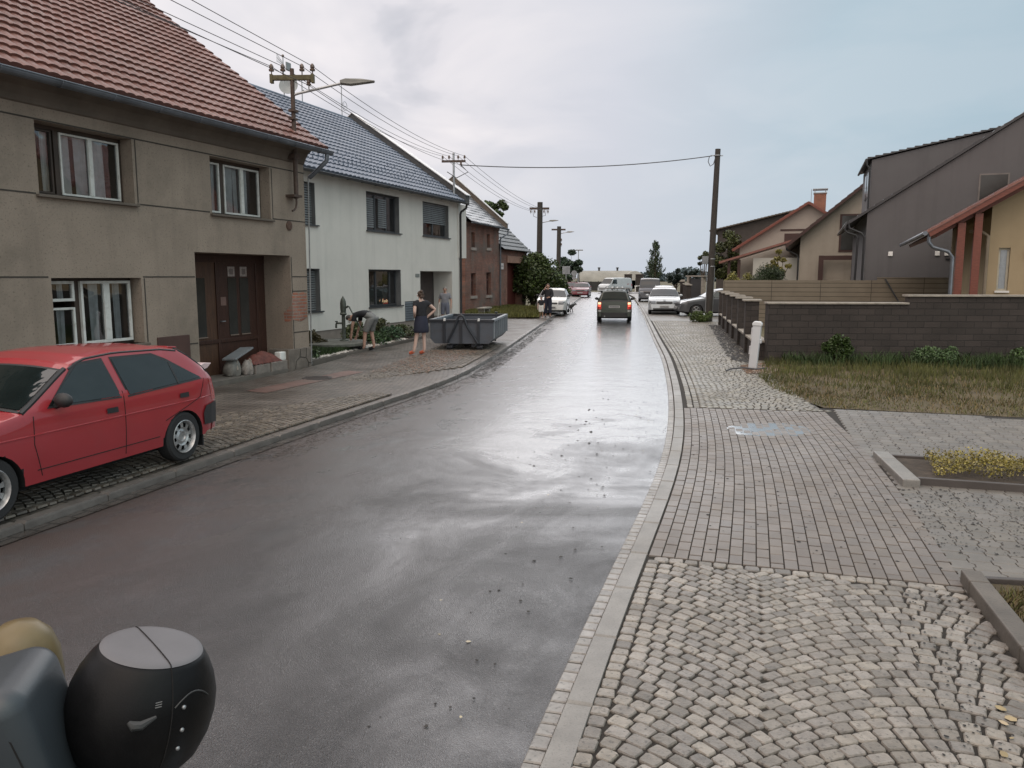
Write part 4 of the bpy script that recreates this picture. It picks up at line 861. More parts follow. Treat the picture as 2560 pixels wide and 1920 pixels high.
PL=thing('plank_fence','beige fence of horizontal concrete planks behind the pillars','fence',(9.44,35.8,0),R(-18))
mb=MB(); mb.box(0,6.2,0,.08,-.05,2.02); mb.box(6.2,18,0,.08,-.05,2.14); mb.build('plank_panel',m_plank,PL)
for k in range(9):
    mb=MB(); mb.box(k*2.05-.06,k*2.05+.06,.02,.16,-.05,2.0 if k<4 else 2.1); mb.build('fence_post',M('plank_post',(.15,.13,.1),.85),PL)
mb=MB(); mb.tube([(6.5,-.05,2.08),(7.7,-.5,-.02)],.03,6); mb.build('prop',m_black,PL)
# white metering bollard
BO=thing('meter_bollard','white plastic utility bollard leaning beside the block wall corner','bollard',(5.66,18.7,.05),R(-20)); BO.rotation_euler=(0,R(4),R(-25))
mb=MB(); mb.box(-.095,.095,-.08,.08,0,1.02); mb.build('shaft',M('bollard_white',(.52,.53,.55),.45,var=.06,dirt=(.38,.38,.37),dirtamt=.5),BO,bevel=.02)
mb=MB(); mb.ext([(-.11,1.0),(.11,1.0),(.11,1.06),(.07,1.105),(-.07,1.105),(-.11,1.06)],'y',-.095,.095); mb.build('cap',M('bollard_cap',(.60,.61,.62),.45,var=.05),BO,bevel=.02)
mb=MB(); mb.box(.09,.135,-.05,.05,.60,.70); mb.box(-.125,-.09,-.04,.04,.32,.52); mb.box(-.12,-.09,-.04,.04,.72,.95); mb.build('connector_box',_M['bollard_white'],BO,bevel=.008)
ck=MB(); ck.tube([(5.9,18.4,.09),(5.6,18.25,.08),(5.3,18.2,.12),(5.0,18.15,.1),(4.85,18.0,.07)],.018,6); tag(ck.build('ground_cable',m_cable,smooth=True),'loose black cable lying by the white bollard foot','cable')
# ---------------- power poles
def wpole(name,label,x,y,h,r0=.16,r1=.12,group=None):
    t=thing(name,label,'utility pole',(x,y,0),0,group); mb=MB(); mb.tube([(0,0,-.1),(.02,0,h*.5),(.05,0,h)],[r0,(r0+r1)/2,r1],14); mb.build('shaft',m_poled,t,smooth=True); return t
P1=wpole('wooden_pole','thick dark wooden pole with steel band by the pillar fence','8' and 9.38,38.3,8.05,.17,.125) if False else wpole('wooden_pole','thick dark wooden pole with steel band by the pillar fence',9.38,38.3,8.05,.17,.125)
P1.rotation_euler=(0,R(1.0),0)
mb=MB()
for z in (7.75,3.0,2.65): mb.lathe([(.16,z-.02),(.165,z),(.16,z+.02)],(.03,0,0),16)
mb.box(-.28,.30,-.02,.02,7.73,7.77); mb.build('band',m_steel,P1)
mb=MB(); mb.box(-.42,-.16,-.1,.1,2.75,3.12); mb.build('junction_box',M('grey_box',(.18,.19,.2),.5),P1,bevel=.01)
mb=MB(); mb.tube([(-.2,0,2.8),(-.22,0,2.3),(-.16,0,2.1),(-.17,-.05,.1)],.02,6); mb.tube([(.17,-.05,0),(.16,-.05,2.6)],.018,6); mb.build('conduit',m_steel,P1)
P2=wpole('utility_pole','tall dark pole with crossarm and lamp behind the bushes',2.08,62,7.75,.24,.2)
mb=MB(); mb.box(-.75,.75,-.06,.06,7.2,7.36); mb.build('crossarm',m_rust,P2)
for x in (-.65,-.35,.35,.65):
    mb=MB(); insulator(mb,(x,-.08,6.98),1.3); mb.build('insulator',m_ins,P2,smooth=True)
mb=MB(); mb.tube([(-.5,-.1,7.1),(-.45,-.12,6.7),(-.2,-.1,6.6)],.02,5); mb.tube([(.5,-.1,7.1),(.45,-.12,6.75),(.2,-.1,6.7)],.02,5); mb.build('jumper_wire',m_cable,P2)
lamp_arm(P2,(.2,0,6.2),(.97,-.25,0),L=.7,rise=.15,hl=.55)
P3=wpole('utility_pole','slimmer dark pole with lamp farther along the left kerb',4.12,72,6.55,.22,.18)
mb=MB(); mb.box(-.62,.62,-.05,.05,6.2,6.34); mb.build('crossarm',m_rust,P3)
lamp_arm(P3,(.18,0,5.9),(.97,-.25,0),L=.7,rise=.15,hl=.5)
mb=MB(); insulator(mb,(.25,-.1,5.3),1.4); insulator(mb,(.25,-.1,4.9),1.4); mb.build('insulator',m_ins,P3,smooth=True)
P4=thing('street_lamp','thin grey lamp post standing far down the street','street lamp',(8.2,100,0))
mb=MB(); mb.tube([(0,0,0),(0,0,5.35)],[.08,.05],8); mb.build('post',m_steel,P4,smooth=True); mb=MB(); mb.box(-.35,.55,-.15,.15,5.3,5.42); mb.build('lamp_head',M('lamp_grey_housing',(.22,.21,.19)),P4,bevel=.02)
# ---------------- overhead wires
def wire(p,q,sag,label,r=.0075,n=16,group='overhead power wires'):
    p,q=Vector(p),Vector(q); mb=MB(); mb.tube([p.lerp(q,i/n)-Vector((0,0,4*sag*(i/n)*(1-i/n))) for i in range(n+1)],r,5,cap=False); tag(mb.build('power_wire',m_cable),label,'power wire',group)
bpy.context.view_layer.update()
W1p=[PM.matrix_world@p for p in wp1]; W2p=[M2.matrix_world@p for p in wp2]
names=['nearest the houses','second from the houses','second from the road','nearest the road','lowest, under the crossarm']
back=Vector((-.30,-1.0,.026))
for i,(a,b) in enumerate(zip(W1p,W2p)):
    wire(a,b,.25,f'wire between the two roof masts, {names[i]}')
    off=Vector((.11,0,.03))*(i-2) if i<4 else Vector((-.1,0,0))
    wire(a,a+back*22+off*4,.02,f'wire from near mast up to the top edge, {names[i]}')
    if i<4:
        e=Vector((2.08+(-.65,-.35,.35,.65)[i],61.92,7.1)); wire(b,e,.35,f'wire from far mast to the tall pole, {names[i]}',r=.009)
e=Vector((9.28,38.2,7.72)); mid=W2p[4]
wire(mid,e,.28,'single cable crossing the street to the thick wooden pole',r=.022,n=24)
mb=MB(); mb.tube([(9.28,38.2,7.72),(9.15,38.15,7.70),(9.1,38.15,7.45),(9.2,38.15,7.25),(9.35,38.15,7.35),(9.42,38.16,7.6)],.02,6); mb.tube([tuple(mid),tuple(mid+Vector((.3,0,-.3))),tuple(mid+Vector((-.2,0,-.55))),tuple(mid+Vector((-.6,-.1,-.3)))],.02,6); tag(mb.build('cable_loop',m_cable,smooth=True),'black slack loops at the ends of the street-crossing cable','cable')
# ================================================================ vegetation
def inpoly(P,poly):
    x,y=P[:,0],P[:,1]; c=np.zeros(len(P),bool); n=len(poly)
    for i in range(n):
        x1,y1=poly[i]; x2,y2=poly[(i+1)%n]
        t=((y1>y)!=(y2>y))&(x<(x2-x1)*(y-y1)/(y2-y1+1e-12)+x1); c^=t
    return c
def leaves(P,size,up=.3,asp=.55,sv=.4):
    """one bent quad (two triangles sharing a crease) per point"""
    n=len(P); a=RNG.uniform(0,2*PI,n); e=RNG.uniform(-1,1,n)*.9+up
    d=np.stack([np.cos(a)*np.cos(e),np.sin(a)*np.cos(e),np.sin(e)],1)
    w=np.cross(d,RNG.normal(size=(n,3))); w/=np.linalg.norm(w,axis=1)[:,None]+1e-9
    s=(size*(1+RNG.uniform(-sv,sv,n)))[:,None]
    V=np.stack([P-d*s*.5,P+w*s*asp*.5,P+d*s*.5,P-w*s*asp*.5],1).reshape(-1,3)
    return V,np.arange(4*n).reshape(n,4)
def blades(name,poly,z,n,h,mat,parent=None,zf=None,w=.012,hv=.5,lean=.5,clump=None,kind='stuff',label=None):
    xs=[p[0] for p in poly]; ys=[p[1] for p in poly]; P=np.zeros((0,2))
    while len(P)<n:
        Q=np.stack([RNG.uniform(min(xs),max(xs),n*2),RNG.uniform(min(ys),max(ys),n*2)],1); Q=Q[inpoly(Q,poly)]
        if clump is not None:
            k=np.sin(Q[:,0]*clump*2.1+1.3*np.sin(Q[:,1]*clump))*np.sin(Q[:,1]*clump*1.7+np.cos(Q[:,0]*clump*1.3)); Q=Q[RNG.uniform(-.9,1,len(Q))<k+.35]
        P=np.vstack([P,Q])
    P=P[:n]; a=RNG.uniform(0,2*PI,n); H=h*(1+RNG.uniform(-hv,hv,n)); ll=lean*H*RNG.uniform(0,1,n)
    if zf is not None: H=H*zf(P)
    dx,dy=np.cos(a),np.sin(a); b=RNG.uniform(0,2*PI,n)
    base=np.stack([P[:,0],P[:,1],np.full(n,z)],1); wv=np.stack([dx,dy,0*dx],1)*w*.5
    mid=base+np.stack([np.cos(b)*ll*.35,np.sin(b)*ll*.35,H*.6],1); tip=base+np.stack([np.cos(b)*ll,np.sin(b)*ll,H],1)
    V=np.stack([base-wv,base+wv,mid+wv*.7,tip,mid-wv*.7],1).reshape(-1,3)
    F=np.arange(5*n).reshape(n,5); o=npmesh(name,V,F,mat,parent)
    if parent is None: tag(o,label,None if kind else 'plants',kind=kind)
    return o
# grass verge before the block wall
m_gsoil=M('verge_soil',(.085,.065,.035),.95,var=.35,scale=2,bump=.7,bscale=20,dirt=(.05,.06,.02),dirtamt=.6)
gv=[(5.14,13.02),(5.0,15.2),(5.35,17.4),(6.1,19.3),(6.6,20.3),(22,19.4),(22,9.4),(14,10.0)]
gm=MB(); gm.poly([(x,y,.048) for x,y in gv][::-1]); tag(gm.build('verge_ground',m_gsoil),kind='structure')
m_gr1=M('meadow_grass',(.095,.10,.036),.55,var=.5,scale=.6,island=.4,spec=.3); m_gr2=M('dry_grass',(.185,.145,.075),.7,var=.35,scale=.8,island=.35,spec=.2); m_gr3=M('lush_grass',(.05,.08,.03),.55,var=.4,scale=.8,island=.4,spec=.3)
far_g=lambda P:np.clip((P[:,1]-13+.35*(P[:,0]-5))/6,0,1)
blades('verge_grass',gv,.045,42000,.10,m_gr1,clump=1.2,zf=lambda P:.35+1.2*far_g(P)**1.5,w=.013)
blades('dry_verge_grass',gv,.045,20000,.055,m_gr2,clump=.9,zf=lambda P:1.3-.4*far_g(P),w=.012,lean=1.1)
blades('tall_weeds',[(6.9,19.2),(6.7,20.0),(22,18.9),(22,17.4),(12,18.0)],.045,9000,.26,m_gr3,clump=2.2,w=.02,lean=.7)
def shrub(name,label,c,r,n,ls,col,cat='shrub',group=None,clumps=14,mat=None,flat=1,stem=True,zb=0,up=.3,top=None,seed=None):
    t=thing(name,label,cat,(c[0],c[1],zb),0,group); r=np.array(r); z0=c[2]-zb
    d=RNG.normal(size=(clumps,3)); d/=np.linalg.norm(d,axis=1)[:,None]; d[:,2]=np.abs(d[:,2])*1.4-.45
    cen=d*r*RNG.uniform(.45,.86,clumps)[:,None]; rad=RNG.uniform(.28,.5,clumps)*r.min()
    k=RNG.integers(0,clumps,n); q=RNG.normal(size=(n,3)); q/=np.linalg.norm(q,axis=1)[:,None]; q*=(RNG.uniform(.35,1.05,n)**.6)[:,None]
    P=cen[k]+q*rad[k][:,None]; P[:,2]+=z0; P=P[P[:,2]>.02]
    core=RNG.normal(size=(n//4,3)); core/=np.linalg.norm(core,axis=1)[:,None]; core=core*r*RNG.uniform(.3,.85,n//4)[:,None]; core[:,2]+=z0; P=np.vstack([P,core[core[:,2]>.02]])
    V,F=leaves(P,ls,up); npmesh('foliage',V,F,mat or Mleaf('leaf_'+name+str(col),col),t)
    if stem:
        mb=MB()
        for i in range(min(7,clumps)): mb.tube([(0,0,0),tuple(cen[i]*.4+np.array([0,0,z0*.55])),tuple(cen[i]+np.array([0,0,z0]))],[.03*r[0]+.01,.02*r[0]+.006,.006],5)
        mb.build('stem',M('bark_brown',(.07,.05,.035),.85,var=.3,scale=6,bump=.5),t)
    return t
shrub('weed_bush','dark green bushy weed growing against the block wall near its left end',(8.0,19.55,.42),(.42,.3,.42),2600,.07,(.045,.075,.02),cat='weed')
shrub('weed_bush','pale grey green weeds with white flowers below the wall step',(10.1,19.0,.3),(.65,.35,.3),2600,.06,(.075,.12,.05),cat='weed')
shrub('weed_bush','dark weed clump at the wall foot by the right picture edge',(12.1,18.6,.3),(.6,.35,.34),2400,.06,(.05,.085,.025),cat='weed')
shrub('weed_bush','low green weed tuft at the foot of the thick wooden pole',(8.85,37.9,.28),(.75,.5,.36),2200,.08,(.07,.10,.03),cat='weed')
# gravel and leaf litter at the bollard
def scatter(name,poly,z,n,s,mat,label=None,flat=.4,kind='stuff',sv=.5):
    xs=[p[0] for p in poly]; ys=[p[1] for p in poly]; P=np.zeros((0,2))
    while len(P)<n:
        Q=np.stack([RNG.uniform(min(xs),max(xs),n*3),RNG.uniform(min(ys),max(ys),n*3)],1); P=np.vstack([P,Q[inpoly(Q,poly)]])
    P=P[:n]; S=s*(1+RNG.uniform(-sv,sv,n)); V=[];m=6
    base=np.array([[math.cos(k*PI/3),math.sin(k*PI/3),0] for k in range(6)]+[[0,0,1]])
    B=base[None]*np.stack([S*RNG.uniform(.6,1.2,n),S,S*flat],1)[:,None,:]; B*=RNG.uniform(.75,1.25,(n,7,1)); a=RNG.uniform(0,2*PI,n); c,s_=np.cos(a)[:,None],np.sin(a)[:,None]
    X=B[:,:,0]*c-B[:,:,1]*s_; Y=B[:,:,0]*s_+B[:,:,1]*c
    V=np.stack([X+P[:,0:1],Y+P[:,1:2],B[:,:,2]+z],2).reshape(-1,3)
    F=np.concatenate([np.stack([np.arange(n)*7+i,np.arange(n)*7+(i+1)%6,np.arange(n)*7+6],1) for i in range(6)])
    o=npmesh(name,V,F,mat); tag(o,label,kind=kind); return o
m_lit=M('leaf_litter',(.10,.055,.03),.8,var=.5,scale=3,island=.5); m_dk=M('dark_debris',(.02,.017,.014),.7,var=.4,island=.5)
scatter('leaf_litter',[(5.2,17.6),(5.5,19.2),(6.35,19.9),(6.5,18.6),(5.8,17.6)],.06,1500,.022,m_lit)
scatter('gravel',[(5.3,17.7),(6.1,19.6),(6.5,19.0),(5.7,17.4)],.06,700,.02,M('pebble_mix',(.22,.18,.15),.8,var=.3,island=.5))
scatter('path_edge_debris',[(6.0,19.6),(9.3,35.3),(8.7,35.4),(5.6,20.5)],.06,1500,.035,m_dk)
scatter('apron_debris',[FR(1.6,-3.6),FR(2.2,-3.6),FR(2.22,-.2),FR(1.9,-.2)],.062,320,.007,m_dk,flat=.5)
scatter('apron_leaves',[FR(1.9,-3.6),FR(2.2,-3.6),FR(2.22,-1.6),FR(2.0,-1.6)],.064,26,.02,M('fallen_leaf',(.38,.30,.18),.7,var=.3,island=.3),flat=.2)
scatter('paver_debris',[(1.5,6.0),(3.2,5.6),(8,12),(5,13),(2.9,13)],.058,420,.012,m_dk,flat=.4)
scatter('paver_crumbs',[(3.3,6.2),(4.2,5.7),(5.2,7.5),(4,8)],.058,700,.007,m_dk,flat=.4)
rl=[(.02,3.5),(1.9,9.6),(3.0,15.2),(3.9,21),(-.5,21),(-1.4,16),(-3.0,10),(-1.8,3.5)]
scatter('road_grit',rl,.018,900,.009,m_dk,flat=.35,sv=.8)
scatter('road_clods',[(1.0,9),(-.8,9),(.4,16),(2.0,16)],.024,170,.015,m_dk,flat=.5,sv=.7)
scatter('road_leaf_bits',rl,.02,160,.009,M('pale_bits',(.34,.30,.22),.7,island=.4),flat=.2,sv=.8)
scatter('silt_bits',[(-3.4,9.3),(-.95,16.9),(.1,16.4),(-2.2,9.3)],.014,3200,.012,M('silt_brown',(.05,.038,.03),.6,island=.4),flat=.25,sv=.8)
scatter('kerb_silt',[(-1.0,17.0),(1.1,33.6),(1.45,33.4),(-.55,17.0)],.012,1000,.03,m_dk,flat=.2,sv=.7)
scatter('sidewalk_leaves',[(-3.1,17.4),(-2.4,22.6),(-.9,22.4),(-1.8,17.2)],.128,1300,.018,M('muddy_leaf',(.15,.085,.055),.6,island=.5),flat=.3,sv=.7)
# ground-cover bed in the drive
K1=[(4.30,9.35),(3.98,8.08),(6.6,7.2),(7.2,8.4)]
bd=thing('planter_bed','raised kerbed bed of yellow green ground cover in the drive','planter bed',(0,0,0))
bd['kind']='structure' if False else 'thing'
del bd['kind']
mb=MB(); mb.prism([(4.36,9.28),(4.12,8.16),(10,6.3),(10.4,7.5)],.04,.075); mb.build('soil',m_soil,bd)
def kerbline(mb,a,b,w,z0,z1):
    a=Vector(a); b=Vector(b); d=(b-a).normalized(); n=Vector((-d.y,d.x)); L=(b-a).length; k=0
    while k<L-.01:
        e=min(k+1.0,L); p,q=a+d*(k+.003),a+d*(e-.003); mb.prism([tuple(p),tuple(q),tuple(q+n*w),tuple(p+n*w)],z0,z1); k=e
mb=MB(); kerbline(mb,(4.02,8.02),(4.32,9.38),-.17,.0,.13); mb.build('wide_kerb',m_kerb,bd,bevel=.012)
m_dwk=M('dark_wet_kerb',(.065,.055,.05),.5,var=.25,bump=.3,bscale=60)
for a_q in (((4.20,8.08),(10,6.22),.05,.0,.13),((4.4,9.36),(10.4,7.52),-.05,.0,.10)): mb=MB(); kerbline(mb,*a_q); mb.build('thin_kerb',m_dwk,bd,bevel=.006)
n=46000; P=np.stack([RNG.uniform(4.45,8.6,n),RNG.uniform(6.6,9.2,n)],1); P=P[inpoly(P,[(4.75,9.05),(4.5,8.3),(8.6,6.95),(9.0,7.95)])]
k=np.sin(P[:,0]*9+2*np.sin(P[:,1]*5))*np.cos(P[:,1]*8+np.sin(P[:,0]*4)); hz=.15+.06*k+.05*np.sin(P[:,0]*3.1+P[:,1]*2); hz=np.clip(hz,.03,1)
P3=np.column_stack([P,.075+hz*RNG.uniform(.3,1,len(P))]); V,F=leaves(P3,.024,.2,.8); npmesh('ground_cover',V,F,Mleaf('yellow_sedum',(.22,.185,.055),.45),bd)
b2=thing('grass_bed','kerbed bed of dry grass at the lower right corner','planter bed',(0,0,0))
mb=MB(); mb.prism([(3.2,5.38),(2.0,1.2),(7,1.2),(7,4.6)],.03,.07); mb.build('soil',m_gsoil,b2)
mb=MB(); kerbline(mb,(2.05,1.35),(3.17,5.43),-.13,0,.15); mb.build('kerb',M('dark_weathered_kerb',(.10,.088,.075),.6,var=.3,bump=.4,bscale=60,speck=.4,speckcol=(.05,.045,.04)),b2,bevel=.012)
mb=MB(); kerbline(mb,(3.3,5.43),(7,4.9),-.05,0,.10); mb.build('thin_kerb',_M['dark_wet_kerb'],b2,bevel=.006)
blades('dry_grass',[(3.25,5.2),(2.75,3.4),(5,3.0),(5,5.0)],.065,9000,.055,m_gr2,parent=b2,w=.008,lean=1.4)
blades('green_grass',[(3.25,5.2),(2.75,3.4),(5,3.0),(5,5.0)],.065,2600,.07,m_gr1,parent=b2,w=.008,lean=1,clump=3)
# garden before the white house
gd=[(-4.85,19.0),(-3.35,25.6),(-3.1,27.6),(-4.6,28.6),(-6.9,22.5),(-6.0,19.3)]
gm=MB(); gm.poly([(x,y,.175) for x,y in gd]); tag(gm.build('garden_soil',m_soil),kind='structure')
mb=MB(); kerbline(mb,(-4.82,18.75),(-3.15,25.9),.06,.05,.20); kerbline(mb,(-3.15,25.9),(-2.95,27.6),.06,.05,.20); tag(mb.build('garden_edging',M('edging_concrete',(.11,.095,.08),.7,bump=.3,bscale=50)),kind='structure')
scatter('white_pebbles',[(-4.9,19.1),(-3.35,25.8),(-3.55,25.9),(-5.2,19.3)],.19,700,.045,M('white_pebble',(.38,.35,.31),.7,var=.2,island=.35),flat=.7,sv=.4)
blades('garden_grass',[(-5.0,19.2),(-4.35,21.9),(-6.2,22.5),(-6.0,19.4)],.18,9000,.13,m_gr3,w=.016,lean=.8)
for i,(x,y,r,h,c,lb) in enumerate([(-3.95,23.7,.5,.42,(.06,.10,.045),'grey green low shrub just behind the bending man'),(-3.75,25.0,.55,.45,(.065,.11,.06),'bluish low shrub in the middle of the house garden'),(-3.55,26.4,.55,.45,(.075,.09,.04),'olive low shrub at the far end of the house garden'),(-4.75,24.4,.6,.6,(.07,.085,.035),'tall loose shrub under the lower window'),(-4.35,26.2,.6,.6,(.08,.085,.04),'loose brownish shrub below the air vent'),(-5.55,21.9,.45,.5,(.075,.06,.03),'reddish brown shrub behind the hand pump'),(-5.0,19.6,.35,.30,(.075,.10,.05),'small pale tuft beside the stone pillar plinth')]):
    shrub('garden_shrub',lb,(x,y,.18+h*.45),(r,r,h*.62),1500,.075,c,cat='shrub',group='shrubs in the white house garden',zb=.17,clumps=10)
# grass verge before the brick house
gb=[(-2.1,39.2),(1.35,40.2),(1.55,42.6),(2.2,49.5),(-.35,52.6),(-2.6,44.2)]
gm=MB(); gm.poly([(x,y,.16) for x,y in gb]); tag(gm.build('brick_house_verge',m_gsoil),kind='structure')
blades('rough_grass',gb,.15,16000,.20,M('olive_grass',(.12,.12,.04),.6,var=.4,scale=.5,island=.35,spec=.2),w=.04,lean=.9)
# bushes, trees
shrub('hedge_bush','huge dark green bush between the brick gate and the poles',(1.5,56.5,2.0),(1.8,2.2,2.2),15000,.20,(.045,.065,.018),cat='bush',clumps=34)
shrub('hedge_bush','smaller sloping bush in front of the second pole',(3.2,60.5,1.35),(1.2,2.2,1.6),7000,.20,(.05,.075,.022),cat='bush',clumps=20)
def tree(name,label,x,y,th,cr,cc,n,ls,col,cat='tree',clumps=22,zs=1,group=None,gap=.36):
    t=thing(name,label,cat,(x,y,0),0,group); cr=np.array(cr)
    mb=MB(); mb.tube([(0,0,-.1),(.03,0,th*.5),(0,0,th)],[cr[0]*.07+.04,cr[0]*.055+.03,cr[0]*.035+.02],8)
    d=RNG.normal(size=(clumps,3)); d/=np.linalg.norm(d,axis=1)[:,None]; cen=d*cr*RNG.uniform(.35,.85,clumps)[:,None]; cen[:,2]+=cc; rad=RNG.uniform(.22,gap,clumps)*cr.min()
    for c in cen: mb.tube([(0,0,th*.75),tuple(c*.5+np.array([0,0,th*.4])),tuple(c)],[.04,.03,.01],4)
    mb.build('trunk',M('bark_brown',(.07,.05,.035),.85,var=.3,scale=6,bump=.5),t)
    k=RNG.integers(0,clumps,n); q=RNG.normal(size=(n,3)); q/=np.linalg.norm(q,axis=1)[:,None]; q*=(RNG.uniform(0,1,n)**.45)[:,None]*np.array([1,1,.75*zs])
    V,F=leaves(cen[k]+q*rad[k][:,None],ls,.1,.7); npmesh('crown',V,F,Mleaf('leaf_'+name+str(round(y)),col),t); return t
tree('walnut_tree','loose leafy tree top showing above the brick house roof',-1.3,60,6.0,(1.25,1.2,1.1),7.0,1500,.28,(.05,.075,.025),clumps=11,gap=.42)
tree('street_tree','low round tree beside the far lamp post',6.6,94,1.5,(2.0,1.8,1.9),3.4,5000,.26,(.03,.05,.03),clumps=18)
tree('garden_tree','broad olive green tree right behind the thick wooden pole',18.5,70,2.2,(1.8,1.9,2.6),3.7,8000,.22,(.055,.065,.022),clumps=26)
tree('garden_tree','thin sapling left of the wooden pole, mostly hidden by it',15.6,66,2,(.7,.6,1.2),3.3,900,.18,(.05,.06,.03),clumps=8)
shrub('round_conifer','dome shaped dark green shrub behind the plank fence',(12.3,38.5,1.95),(.95,.8,.78),9000,.06,(.03,.045,.018),cat='shrub',clumps=40)
tree('golden_shrub','yellow green shrub tree in front of the cream chimney house',15.1,46,1.6,(.75,.6,1.0),2.9,1500,.11,(.19,.17,.045),cat='shrub',clumps=12)
for i,(x,y,r,lb) in enumerate([(12.6,46,.55,'pale yellow green shrub just right of the wooden pole'),(13.6,46.4,.5,'pale yellow green shrub second from the wooden pole')]): shrub('golden_bush',lb,(x,y,1.6),(r,r,.85),1100,.10,(.20,.19,.06),cat='shrub',group='yellow green shrubs over the plank fence')
# pyramidal street tree with upswept branches
PT=thing('pyramid_tree','tall pyramid shaped tree with upswept branches at the street end','tree',(17.7,100,0))
mb=MB(); mb.tube([(0,0,-.1),(0,0,2.4),(.03,0,6.6)],[.16,.12,.03],8); LP=[]
for k in range(70):
    z=RNG.uniform(1.7,6.3); a=RNG.uniform(0,2*PI); L=(1-((z-1.7)/5.2)**1.1)*1.75*RNG.uniform(.75,1.1)+.12; el=R(RNG.uniform(42,66))
    b=np.array([math.cos(a)*math.cos(el),math.sin(a)*math.cos(el),math.sin(el)])*L*1.15; s0=np.array([0,0,z-L*.35])
    if s0[2]<1.3: s0[2]=1.3
    mb.tube([tuple(s0),tuple(s0+b)],[.03,.008],4)
    m=int(60*L)+14; t_=RNG.uniform(.15,1.08,m)[:,None]; LP.append(s0+b*t_+RNG.normal(size=(m,3))*.10*(1.15-t_*.7)*(1+.4*L))
mb.build('trunk',_M['bark_brown'],PT); V,F=leaves(np.vstack(LP),.17,.5,.5); npmesh('crown',V,F,Mleaf('leaf_pyramid',(.04,.06,.03)),PT)
for i,(x,lb) in enumerate([(21.2,'dark conifer left of the pair at the street end'),(23.2,'dark conifer right of the pair at the street end')]):
    tree('distant_conifer',lb,x,104,.8,(1.15,1.0,1.5),1.9,2200,.22,(.02,.032,.025),clumps=12,group='dark conifers at the street end',zs=1.5)
th_=thing('tree_line','distant hazy tree line on the horizon','tree line',(0,330,0)); n=9000
P=np.stack([RNG.uniform(30,190,n),RNG.uniform(-8,8,n),RNG.uniform(0,1,n)],1); P[:,2]*=3+1.8*np.sin(P[:,0]*.11)+1.2*np.sin(P[:,0]*.37); V,F=leaves(P,1.3,.1,.8); th_.name='far_woodland'; npmesh('foliage',V,F,Mleaf('leaf_far_haze',(.07,.095,.10)),th_); th_['kind']='stuff'  # distance haze put into the leaves as a bluish colour
# ================================================================ vehicles
m_tyre=M('tyre_rubber',(.018,.018,.019),.8,var=.2,bump=.3,bscale=60); m_rim=M('steel_rim',(.42,.42,.42),.35,metal=.7,var=.25,scale=20,dirt=(.12,.08,.06),dirtamt=.6,dirtscale=9)
m_alloy=M('alloy_rim',(.45,.46,.47),.3,metal=.8,var=.1); m_cglass=M('car_glass',(.010,.015,.015),.03,var=.2,spec=.6,bump=1,bscale=1.6)
m_rglass=M('rear_glass',(.008,.014,.013),.05,spec=.12); m_trim=M('black_trim',(.018,.018,.019),.55,var=.2); m_seam=M('seam_black',(.006,.005,.005),.9)
m_hl=M('headlamp_glass',(.13,.14,.15),.1,var=.2,scale=20,metal=.4); m_tl=M('tail_lamp_red',(.30,.012,.01),.15)
m_plate=M('plate_white',(.30,.30,.29),.5,var=.05); m_ub=M('underbody',(.008,.008,.008),.9)
def paint(n,col,**k): return M('paint_'+n,col,.38,var=.05,scale=3,coat=k.pop('coat',.8),spec=.5,dirt=tuple(c*.7+.02 for c in col),dirtamt=.35,dirtscale=2.5,**k)
def interp(pts,x): return float(np.interp(x,[p[0] for p in pts],[p[1] for p in pts]))
